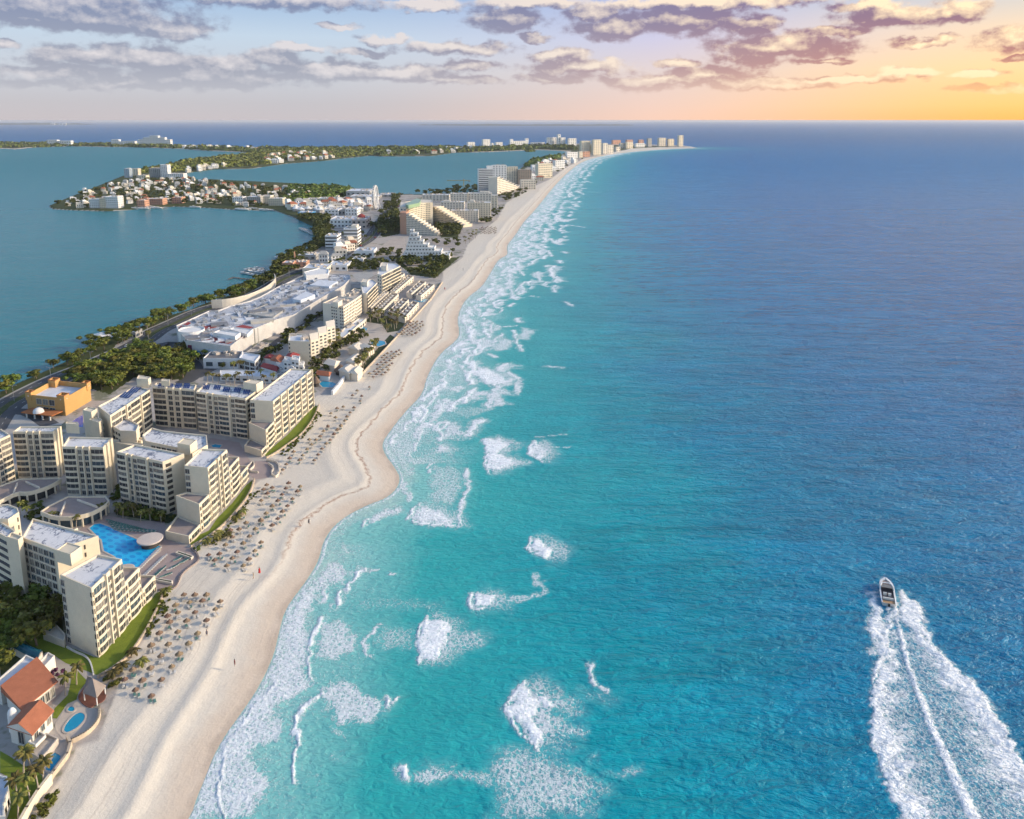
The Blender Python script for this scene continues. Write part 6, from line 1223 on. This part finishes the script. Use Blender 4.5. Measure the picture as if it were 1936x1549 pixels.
def houses(poly,n,d,seed,where,s0=(.75,1.25)):
    r=random.Random(seed)
    for p in scatter(poly,n,d,seed):
        k=r.choices(range(4),(4,4,2.2,2))[0];o=mk('house',HM[k][0],None,(p[0],p[1],1.9),r.choice([.2,.5,.9])+r.uniform(-.1,.1),(r.uniform(*s0),r.uniform(*s0),r.uniform(.65,1.2)*s0[1]));tag(o,HM[k][1]+' '+where,'house',HM[k][1].replace('small ','')+'s '+where)
PEN=[(97,392.5),(108,388),(150,368),(200,352),(240,345),(300,340),(345,338),(430,348),(540,358),(600,362),(640,366),(560,374),(535,388),(490,393),(440,391),(400,388),(330,385),(250,391),(180,394)]
houses(PEN,205,12.,4,'on the crowded peninsula across the bay',(.55,1.05))
houses([(493,303),(530,293),(570,292),(625,293),(633,299),(540,307),(500,311)],46,24,6,'on the green spit between the lagoons',(1.2,2.));houses([(352,325),(400,317),(430,315),(400,320),(352,327)],14,16,7,'at the root of the green spit',(1.,1.6))
houses([(340,279.5),(420,282),(500,285),(505,288),(400,284),(330,280.5)],22,40,8,'on the far lagoon shore',(1.4,2.4));houses([(860,283),(930,284),(850,290),(720,295),(700,292)],16,50,10,'on the wooded shore below the lone tower',(1.4,2.4))
houses(tp,34,11,41,'between the tents of the shopping village',(.8,1.4))
for p in scatter(PEN,270,7,14): rr_=R_.uniform(2.6,5.);tree(p,rr_,rr_*1.5+2.,'dark tree among the peninsula houses','trees among the peninsula houses',True)
houses(n3((900,300),(930,260),(1000,240),(1100,222),(1180,225),(1080,275),(1000,300),(950,345),(900,380)),34,18,16,'among the hotels along the far beach',(1.,2.));houses(m3((560,560),(640,520),(680,540),(560,660),(400,690)),14,14,17,'beside the road by the bay')
for p in scatter(n3((880,390),(960,350),(1100,270),(1150,235),(1190,222),(1000,250),(920,300)),60,14,18): rr_=R_.uniform(3.,5.);tree(p,rr_,rr_*1.3+1.,'dark tree among the hotels along the far beach','trees among the far beach hotels',True)
for p in scatter(m3((440,720),(640,640),(820,590),(1060,600),(1040,640),(820,640),(700,700),(640,760)),30,9,19): rr_=R_.uniform(2.2,3.8);tree(p,rr_,rr_*1.3+1.,'scrubby tree on the empty lots past the shopping centre','trees on the empty lots')
for a in ((752,800,188,272,18,'bluish curved tower leftmost on the peninsula',3,9,mat('bluish_tower',(.35,.42,.48),.6,.1,.2)),(815,878,190,252,18,'cream round fronted tower on the peninsula',3,8,CREAM),(980,1085,185,268,25,'wide grey apartment slab on the peninsula',6,7,GREY),(1085,1150,155,272,22,'tallest white apartment tower on the peninsula',4,9,WHITE),(1150,1292,235,278,25,'low white apartment block right of the tallest peninsula tower',8,4,WHITE),(865,950,250,290,20,'cream apartment block in front of the grey slab',4,3,CREAM),(435,525,468,550,18,'white waterfront block with blue windows on the peninsula tip',5,5,WHITE),(528,580,458,552,18,'cream waterfront block between two white ones',3,5,CREAM),(585,698,445,552,20,'larger white waterfront block on the peninsula',6,5,WHITE),(868,940,480,545,18,'orange waterfront block with arches on the peninsula',4,3,PINK),(945,1102,465,522,20,'long orange waterfront terrace on the peninsula',8,3,PINK),(1188,1272,452,508,20,'salmon coloured villa block near the peninsula marina',4,3,PINK)):
    face(n1,a[0],a[1],a[2],a[3],a[4],a[5],a[6],a[7],a[8],name='apartment_building',cat='building')
for a in ((360,500,388,470,22,'grey apartment block by the bay marina',7,4,GREY),(500,600,380,460,22,'pale apartment block beside the grey one at the bay marina',5,4,CREAM2),(580,725,405,480,22,'orange gabled apartment block at the bay marina',7,4,CREAM),(215,320,392,470,20,'white villa block on the bay shore',5,3,WHITE)):
    face(n2,a[0],a[1],a[2],a[3],a[4],a[5],a[6],a[7],a[8],name='apartment_building',cat='building')
for poly,n,d,a_ in ((m2((380,1060),(560,900),(720,1000),(640,1200),(430,1380)),22,6,2.2),(m2((700,1000),(900,840),(1010,900),(860,1000)),14,6,2.),(m1((330,960),(560,1050),(900,1060),(1010,930),(800,1010),(560,1000)),16,8,2.6),(m1((1040,880),(1250,700),(1480,560),(1490,590),(1300,720),(1080,920)),16,9,2.4),(m3((640,700),(860,690),(1040,640),(900,760),(700,770)),26,8,2.6),(m3((1230,520),(1560,500),(1480,600),(1430,640),(1500,560)),12,10,2.4),(m3((860,300),(1030,200),(1040,130),(960,160)),24,12,4.),(m3((560,450),(700,430),(770,480),(600,560)),12,11,3.),(m3((1380,260),(1460,300),(1440,340),(1340,330)),12,9,3.),(m3((1700,350),(1830,250),(1900,240),(1760,370)),16,9,3.),(n3((690,440),(830,405),(900,390),(860,430),(740,470)),26,10,3.2),(n3((200,420),(420,410),(580,420),(300,440)),24,14,4.),(n3((420,385),(560,385),(580,410),(430,410)),16,14,4.),(r3((1500,330),(1760,250),(1760,430),(1640,520)),0,5,2.)):
    for p in scatter(poly,n,d,n+7): q_=R_.uniform(.8,1.5)*a_;REST.append((p[0],p[1],q_,q_*1.4+.6,None))
cv=[np.array([v.co[:] for v in c.vertices]) for c in CRS]
VV=[]
for (x,y,r_,h,k) in REST:
    c=cv[R_.randrange(3)];a=R_.uniform(0,6.28);ca,sa=math.cos(a),math.sin(a)
    VV.append(np.column_stack([x+(c[:,0]*ca-c[:,1]*sa)*r_*1.25,y+(c[:,0]*sa+c[:,1]*ca)*r_*1.25,2+h*.55+c[:,2]*h*.62]))
VV=np.concatenate(VV);me=npmesh('distant_trees',VV,np.arange(len(VV)).reshape(-1,4),smooth=False);me.materials.append(leafmat('distant_foliage',(.065,.085,.018),(.13,.14,.03)));tag(mk('distant_trees',me),'smaller trees scattered between the distant hotels, houses and empty lots','trees',None,'stuff')
# ---------------------------------------------------------------- palapas, loungers and people on the sand
pm=MB();pm.tube([(0,0,0),(0,0,2.3)],.07,6);PPOLE=pm.mesh('pole',BARK)
THATCH=mat('palapa_thatch',(.165,.112,.076),.95,.3,2.5,col2=(.32,.22,.15),bump=.08,objvar=.25)
def thatch_mesh(seed):
    r=random.Random(seed);n=18;prof=[(1.32,1.72),(1.40,1.80),(1.05,2.05),(.98,2.03),(.55,2.5),(.25,2.72),(.16,2.98),(.02,3.02)];V=[];F=[]
    for i,(ra,z) in enumerate(prof):
        for k in range(n): j=(1+r.uniform(-.07,.07)) if i<4 else 1.;V.append((ra*j*math.cos(6.283*k/n),ra*j*math.sin(6.283*k/n),z+(r.uniform(-.1,.05) if i<2 else 0)))
    for i in range(len(prof)-1):
        for k in range(n): F.append((i*n+k,i*n+(k+1)%n,(i+1)*n+(k+1)%n,(i+1)*n+k))
    m=MB();m.add(V,F);return m.mesh('thatch_roof',THATCH)
TH=[thatch_mesh(k) for k in range(3)]
TEAL=mat('teal_fabric',(.10,.22,.20),.9,.15,1.);LWHITE=mat('white_fabric',(.62,.60,.57),.9,.1,1.)
def lounger_mesh(cush):
    f=MB();f.box((0,0,.28),(1.9,.66,.07));[f.box((x,y,.13),(.06,.06,.26)) for x in (-.8,.8) for y in (-.28,.28)]
    c=MB();c.box((-.3,0,.36),(1.25,.6,.1));c.add([(.3,-.3,.33),(.95,-.3,.72),(.95,.3,.72),(.3,.3,.33),(.3,-.3,.43),(.92,-.3,.82),(.92,.3,.82),(.3,.3,.43)],[(0,1,5,4),(1,2,6,5),(2,3,7,6),(3,0,4,7),(4,5,6,7),(3,2,1,0)])
    return f.mesh('frame',LWHITE),c.mesh('cushion',cush)
LM=[(lounger_mesh(TEAL),'teal'),(lounger_mesh(LWHITE),'white')]
NL=[0]
def lounger(p,rz,k,where,z=2.):
    if NL[0]>=298: return
    NL[0]+=1;(f,c),cn=LM[k];t=thing('sun_lounger',f'{cn} cushioned sun lounger {where}','sun lounger',(p[0],p[1],z),rz,f'{cn} loungers {where}');mk('frame',f,t);mk('cushion',c,t)
def palapa(p,where,z=2.,s=1.,lo=0):
    s*=R_.uniform(.64,.8);t=thing('palapa','thatched palapa parasol '+where,'parasol',(p[0],p[1],z),R_.uniform(0,6),'palapas '+where,s);mk('pole',PPOLE,t);mk('thatch_roof',TH[R_.randrange(3)],t)
    for i in range(lo): lounger((p[0]+.25+i*.85+R_.uniform(-.2,.2),p[1]-.8-R_.uniform(0,.5)),-1.15+R_.uniform(-.25,.25),R_.choice([0,1,1]),'in the shade of the palapas',z)
LOW=r1((1225,40),(1240,85),(1425,10),(1365,75),(1510,70),(1300,155),(1445,165),(1165,165),(1105,255),(1230,245),(1380,240),(1045,345),(1175,330),(1310,320),(970,430),(1100,420),(1255,405),(910,500),(1040,510),(1180,500),(990,575),(1105,620))+r2((1345,850),(1425,855),(1510,855),(1385,905),(1480,895),(1610,900),(1285,930),(1300,980),(1575,955))
for p in LOW: palapa(G(p,4.1),'on the sand below the nearest hotel lawn',lo=2)
MID=r2((1525,560),(1605,555),(1570,600),(1735,540),(1700,585),(1820,595),(1865,530),(1660,640),(1780,640),(1650,490),(1780,480),(1910,470),(1700,430),(1825,425),(1750,375),(1870,375),(1800,330),(1910,315),(1685,385),(1770,265))+r4((1430,1115),(1230,1130),(1280,1155),(1200,1170),(1235,1210),(1405,1160),(1535,1145),(1510,1190),(1370,1215),(1465,1255),(1180,1270),(1330,1275),(1280,1325),(1420,1320),(1225,1390),(1375,1375),(1330,1435),(1175,1450),(1280,1500))
for p in MID: palapa(G(p,4.1),'on the sand below the middle hotel lawn',lo=2)
FAR=r4((1440,890),(1530,905),(1665,905),(1700,855),(1735,800),(1775,755),(1810,720),(1845,670),(1880,630),(1910,590),(1560,860),(1600,805),(1640,765),(1680,720),(1720,690),(1750,640),(1790,600),(1475,830),(1620,720),(1410,940),(1375,990))+s3((280,405),(300,380),(325,355),(350,320),(365,295),(385,265),(410,235),(240,350),(290,300),(260,270),(300,240),(340,230),(400,155),(430,125),(460,160),(510,100),(450,190))
for p in FAR: palapa(G(p,4.1),'on the sand below the farthest cream lawn',lo=1)
for poly,n,lb in ((m2((1010,1320),(1140,1130),(1280,1060),(1390,1045),(1300,1170),(1200,1320),(1050,1370)),58,'in the crowd beside the palm garden path'),(m2((1300,890),(1440,735),(1620,745),(1560,850),(1480,910),(1330,905)),52,'in the crowd beside the planted garden'),(m3((1700,400),(1850,400),(1840,460),(1710,460)),40,'in front of the stepped hotel')):
    w=GS(poly,2.);ang=math.radians(74);u=(math.cos(ang),math.sin(ang));c=cen(w);sx,sy=(5.5,6.5) if 'stepped' in lb else (3.7,4.5)
    for i in range(-16,17):
        for j in range(-8,9):
            p=(c[0]+u[0]*i*sy+u[1]*j*sx+R_.uniform(-.5,.5),c[1]+u[1]*i*sy-u[0]*j*sx+R_.uniform(-.5,.5))
            if inside(np.array([p[0]]),np.array([p[1]]),w)[0]: palapa(p,lb,s=1.1)
def lrow(a,e,n,rz,where,fn=r2,k=None):
    for i in range(n):
        f=i/(n-1);p=G(fn((a[0]+(e[0]-a[0])*f,a[1]+(e[1]-a[1])*f))[0],2.);lounger(p,rz,R_.choice([0,1]) if k is None else k,where,2.03)
lrow((1000,705),(1165,535),15,.9,'on the deck beside the patterned pool',k=1);lrow((1055,735),(1205,592),12,.9,'on the deck beside the patterned pool',k=1);lrow((1125,745),(1195,680),6,.9,'in the outer rows of the pool deck',k=0);lrow((1290,620),(1340,590),5,.6,'in the outer rows of the pool deck');lrow((1330,640),(1370,615),4,.6,'in the outer rows of the pool deck');lrow((1195,740),(1240,725),4,.6,'in the outer rows of the pool deck');lrow((1240,690),(1290,660),4,.6,'in the outer rows of the pool deck')
for j in range(5): lrow((790+j*14,330+j*17),(1010+j*28,385+j*8) if j<3 else (1130,370+j*12),11,-.5,'on the far deck of the patterned pool',k=0)
SKIN=mat('skin',(.36,.21,.14),.7,.1,2.);HAIR=mat('dark_hair',(.03,.022,.018),.8,.2,3.)
def person_meshes():
    V=[(0,0,.92),(0,0,1.12),(0,.01,1.38),(0,0,1.50),(0,-.01,1.60),(0,-.01,1.74),(.17,0,1.40),(.24,-.03,1.13),(.22,-.12,.90),(.21,-.15,.80),(-.17,0,1.40),(-.23,.04,1.13),(-.22,.02,.88),(-.21,.0,.79),(.09,0,.86),(.11,-.12,.48),(.10,-.02,.07),(.10,-.17,.03),(-.09,0,.86),(-.10,.06,.47),(-.10,.20,.08),(-.10,.06,.03)]
    Eg=[(0,1),(1,2),(2,3),(3,4),(4,5),(2,6),(6,7),(7,8),(8,9),(2,10),(10,11),(11,12),(12,13),(0,14),(14,15),(15,16),(16,17),(0,18),(18,19),(19,20),(20,21)]
    R=[.135,.125,.14,.06,.085,.08,.06,.045,.035,.03,.06,.045,.035,.03,.085,.06,.042,.03,.085,.06,.042,.03]
    me=bpy.data.meshes.new('person_cage');me.from_pydata(V,Eg,[]);o=mk('person_cage',me);md=o.modifiers.new('s','SKIN');sv=me.skin_vertices[0].data
    for i,r_ in enumerate(R): sv[i].radius=(r_,r_)
    sv[0].use_root=True;o.modifiers.new('u','SUBSURF').levels=1;dg=bpy.context.evaluated_depsgraph_get();b_=bpy.data.meshes.new_from_object(o.evaluated_get(dg));bpy.data.objects.remove(o);b_.name='body';b_.materials.clear();b_.materials.append(SKIN)
    h=MB();h.lathe([(.095,1.62),(.105,1.70),(.095,1.79),(.05,1.84),(.005,1.85)],12,(0,.015))
    return b_,h.mesh('hair',HAIR)
PB,PH=person_meshes()
def cloth_meshes(col,nm,long_):
    m=MB();top=[(.165,.75 if long_ else .95),(.17,1.0),(.15,1.15),(.18,1.36),(.13,1.46),(.07,1.50)]
    if long_: top=[(.30,.30),(.22,.7)]+top[1:]
    m.lathe(top,14,sx=1.15,sy=.85)
    if not long_: m.lathe([(.12,.52),(.105,.75),(.10,.93)],10,(.09,-.04));m.lathe([(.12,.52),(.105,.75),(.10,.93)],10,(-.09,.02))
    return m.mesh('clothing',mat(nm,col,.9,.1,2.))
for fn,ps,rz,col,nm,lg_,lb,s in ((s1,(437,108),.6,(.45,.03,.03),'red_cloth',True,'person in a long red garment walking on the open sand by the deck',1.5),(s1,(402,138),2.2,(.5,.42,.3),'beige_cloth',False,'person in beige walking just in front of the one in red',1.4),(r1,(1515,205),1.,(.05,.06,.09),'navy_cloth',False,'person in dark clothes standing at the edge of the lower palapas',1.4),(r1,(1720,425),2.6,(.25,.06,.06),'maroon_cloth',False,'person in maroon walking alone on the smooth lower sand',1.4),(s3,(116,1003),1.2,(.1,.1,.12),'grey_cloth',False,'left one of two people strolling near the sand bay',1.4),(s3,(124,1004),1.3,(.5,.5,.5),'pale_cloth',False,'right one of two people strolling near the sand bay',1.4),(m3,(1412,915),.4,(.4,.06,.05),'crimson_cloth',True,'person in crimson on the beach below the terraced patios',1.6),(m3,(1565,755),1.4,(.1,.12,.2),'blue_cloth',False,'person in blue on the beach below the ziggurat',1.6)):
    p=G(fn(ps)[0],2.);t=thing('person',lb,'person',(p[0],p[1],2.02),rz,None,s*.86);mk('body',PB,t);mk('hair',PH,t);mk('clothing',cloth_meshes(col,nm,lg_),t)
# ---------------------------------------------------------------- boats
def boat_parts():
    L,W=12.6,4.3;S=15;H=MB();sec=[]
    for i in range(S):
        s=i/(S-1);hw=W/2*(.93+.07*min(1,s*4))*(1-max(0,(s-.5)/.5)**3.4*.90);zs=1.25+.55*s*s;kz=-.35+max(0,(s-.6)/.4)**2*1.2;y=-L/2+L*s
        sec.append([(-hw,y,zs),(-hw*.97,y,zs-.35),(-hw*.80,y,.15+max(0,s-.6)*.9),(0,y,kz),(hw*.80,y,.15+max(0,s-.6)*.9),(hw*.97,y,zs-.35),(hw,y,zs)])
    V=[v for c in sec for v in c];F=[(i*7+k,i*7+k+1,(i+1)*7+k+1,(i+1)*7+k) for i in range(S-1) for k in range(6)]+[tuple(range(6,-1,-1))];H.add(V,F)
    D=MB();inn=[];out=[(c[0][0],c[0][1],c[0][2]) for c in sec]
    def iw(s): return (W/2-.42)*(1-max(0,(s-.5)/.44)**3.) if s<.92 else 0.06
    for i in range(S-1):
        for sg in (-1,1):
            a,b_=sec[i],sec[i+1];sa,sb=i/(S-1),(i+1)/(S-1);oa=(a[0] if sg<0 else a[6]);ob=(b_[0] if sg<0 else b_[6]);ia=(sg*min(iw(sa),abs(oa[0])*.86),oa[1],oa[2]+.05);ib=(sg*min(iw(sb),abs(ob[0])*.86),ob[1],ob[2]+.05)
            D.add([oa,ob,ib,ia,(ia[0],ia[1],.75),(ib[0],ib[1],.75)],[(0,1,2,3),(3,2,5,4),(3,2,1,0)])
    C=MB();C.add([(-W/2*.8,-L*.36,.78),(W/2*.8,-L*.36,.78),(W/2*.8,L*.12,.80),(W/2*.55,L*.34,.9),(-W/2*.55,L*.34,.9),(-W/2*.8,L*.12,.80)],[(0,1,2,3,4,5)])
    P=MB();P.box((0,-L*.44,.98),(W*.84,L*.13,.12))
    T=MB();T.add([(-W/2*.86,L*.06,1.45),(W/2*.86,L*.06,1.45),(W/2*.7,L*.23,1.5),(-W/2*.7,L*.23,1.5),(-W/2*.80,L*.03,2.0),(W/2*.80,L*.03,2.0),(W/2*.6,L*.17,2.05),(-W/2*.6,L*.17,2.05)],[(1,2,6,5),(2,3,7,6),(3,0,4,7),(6,5,4,7)]);R2=MB();R2.add([(-W/2*.73,-L*.04,2.2),(W/2*.73,-L*.04,2.2),(W/2*.52,L*.16,2.24),(-W/2*.52,L*.16,2.24),(-W/2*.73,-L*.04,2.3),(W/2*.73,-L*.04,2.3),(W/2*.52,L*.16,2.34),(-W/2*.52,L*.16,2.34)],[(4,5,6,7),(3,2,1,0),(0,1,5,4),(1,2,6,5),(2,3,7,6),(3,0,4,7)])
    S1=MB();S1.box((0,-L*.30,1.05),(W*.66,.8,.5));S1.box((0,-L*.335,1.4),(W*.66,.25,.55));S2_=MB();S2_.box((-W*.17,-L*.12,1.1),(.9,.9,.6));S2_.box((-W*.17,-L*.155,1.55),(.9,.2,.6));S3_=MB();S3_.box((W*.13,-L*.13,1.1),(.8,.9,.6));S3_.box((W*.13,-L*.165,1.55),(.8,.2,.6))
    B=MB();B.add([(-W*.30,L*.25,1.25),(W*.30,L*.25,1.25),(W*.20,L*.37,1.3),(-W*.20,L*.37,1.3),(-W*.30,L*.25,1.5),(W*.30,L*.25,1.5),(W*.20,L*.37,1.55),(-W*.20,L*.37,1.55)],[(4,5,6,7),(0,1,5,4),(1,2,6,5),(2,3,7,6),(3,0,4,7)])
    K=MB();pts=[];
    for i in range(8,S): pts.append((sec[i][0][0]*.95,sec[i][0][1],sec[i][0][2]+.5))
    K.tube(pts,.035,5);K.tube([(-x,y,z) for x,y,z in pts],.035,5)
    Y=MB();Y.tube([(-W*.43,L*.02,1.5),(-W*.42,L*.08,2.0),(-W*.3,L*.2,2.1),(0,L*.235,2.12),(W*.3,L*.2,2.1),(W*.42,L*.08,2.0),(W*.43,L*.02,1.5)],.16,6);N=MB();N.box((0,-L*.515,.75),(.55,.5,.9))
    return [('hull',H.mesh('hull',mat('white_gelcoat',(.74,.74,.73),.25,.04,1.,spec=.5),True)),('deck',D.mesh('deck',MATS['white_gelcoat'])),('cockpit_floor',C.mesh('cockpit_floor',mat('dark_cockpit',(.12,.10,.11),.6,.4,.6))),('swim_platform',P.mesh('swim_platform',mat('teak',(.42,.26,.14),.7,.15,2.))),('windscreen',T.mesh('windscreen',GLASS)),('bench_seat',S1.mesh('seat',LWHITE)),('helm_seat',S2_.mesh('seat',LWHITE)),('helm_seat',S3_.mesh('seat',LWHITE)),('bow_cushion',B.mesh('cushion',mat('maroon_cushion',(.16,.06,.06),.8,.3,1.,col2=(.5,.42,.36)))),('windscreen_frame',Y.mesh('frame',MATS['white_gelcoat'])),('bow_rail',K.mesh('rail',METAL)),('engine',N.mesh('engine',mat('black_engine',(.02,.02,.02),.4,.1,1.)))]
BP=boat_parts()
def boat(p,rz,label,group,s=1.,z=.1,name='motorboat'):
    t=thing(name,label,'boat',(p[0],p[1],z),rz,group,s)
    for n_,m_ in BP: mk(n_,m_,t)
    return t
st_,bo=G((1681,1142),1.),G((1673,1098),1.);ang=math.atan2(bo[1]-st_[1],bo[0]-st_[0])-math.pi/2
t=boat(((st_[0]+bo[0])/2,(st_[1]+bo[1])/2),ang,'white motorboat speeding away with a long foaming wake',None,math.dist(st_,bo)/12.6*.98,.15);t.rotation_euler=(math.radians(3),0,ang)
for i,(x,y) in enumerate(((790,175),(815,150),(840,185),(850,140),(870,165),(885,195),(900,150),(915,130),(925,170),(945,145),(960,165),(930,200))): p=G(m1((x,y+8))[0],0.);boat(p,R_.uniform(.9,1.3),'white yacht moored in the cluster by the small wooden pier','yachts moored by the wooden pier',.9)
for x,y in ((225,415),(245,425),(262,435),(280,440),(300,450),(315,458)): boat(G(m3((x,y))[0],0.),R_.uniform(.6,1.),'white yacht moored in a line in the bay by the mangroves','yachts in the bay by the mangroves',1.1)
for x,y in ((40,655),(60,645),(90,660),(110,640)): boat(G(m3((x,y))[0],0.),1.3,'white boat moored off the orange restaurants','boats off the orange restaurants',1.)
for x,y in ((290,522),(330,525),(360,520),(430,515),(470,520),(540,530),(580,530)): boat(G(n2((x,y))[0],0.),1.4,'white boat moored along the peninsula marina','boats at the peninsula marina',1.5)
for x,y in ((870,560),(930,560),(980,555),(1010,548),(1050,555),(1400,548),(1840,570)): boat(G(n1((x,y))[0],0.),1.5,'tiny white boat at the tip of the crowded peninsula','boats at the peninsula tip',1.6)
def dock(label,w,wd,z=.7):
    b=Bld('wooden_dock',label,'dock',w[0]+(0.,));m=MB()
    for a,e in zip(w[:-1],w[1:]): L,rz=frame_xy(a,e);m.box(((a[0]+e[0])/2,(a[1]+e[1])/2,z),(L+wd*.5,wd,.22),rz)
    b.part('deck',m,mat('dock_planks',(.16,.13,.11),.9,.25,1.));q_=MB();q_.tube([(0,0,-2),(0,0,1.6)],.16,6);qm=CACHE.setdefault('pile',q_.mesh('pile',BARK))
    for a,e in zip(w[:-1],w[1:]):
        for f in (.1,.5,.9): b.put('pile',qm,(a[0]+(e[0]-a[0])*f,a[1]+(e[1]-a[1])*f,0.))
dock('wooden pier with a small platform beside the moored yachts',GS(m1((640,240),(680,222),(780,235),(860,240)),0.),2.2);dock('short dock off the orange restaurants',GS(m1((1050,95),(1130,88)),0.),2.);dock('narrow dock behind the moored yachts',GS(m1((900,205),(1010,165)),0.),2.)
face(m4,1040,1130,335,385,12,'low white waterfront kiosk with a flat roof over the lagoon',2,1,WHITE,name='kiosk',cat='building');face(m4,1130,1245,330,390,10,'dark open waterfront kiosk beside the white one',4,1,GREY,name='kiosk',cat='building')
c=G(m4((930,385))[0],2.);m=MB();m.lathe([(7.5,3.6),(4.5,4.6),(.2,6.2)],4,c,sx=1.5);b=Bld('waterfront_canopy','white pointed canopy standing on the lagoon edge','canopy',c+(2.,));b.part('canopy_roof',m,WHITE)
for a in range(4): m=MB();m.tube([(0,0,-2.5),(0,0,1.7)],.15,6);b.put('post',CACHE.setdefault('cpost',m.mesh('post',METAL)),(c[0]+[6,-6,6,-6][a]*.9,c[1]+[4,4,-4,-4][a]*.7,2.))
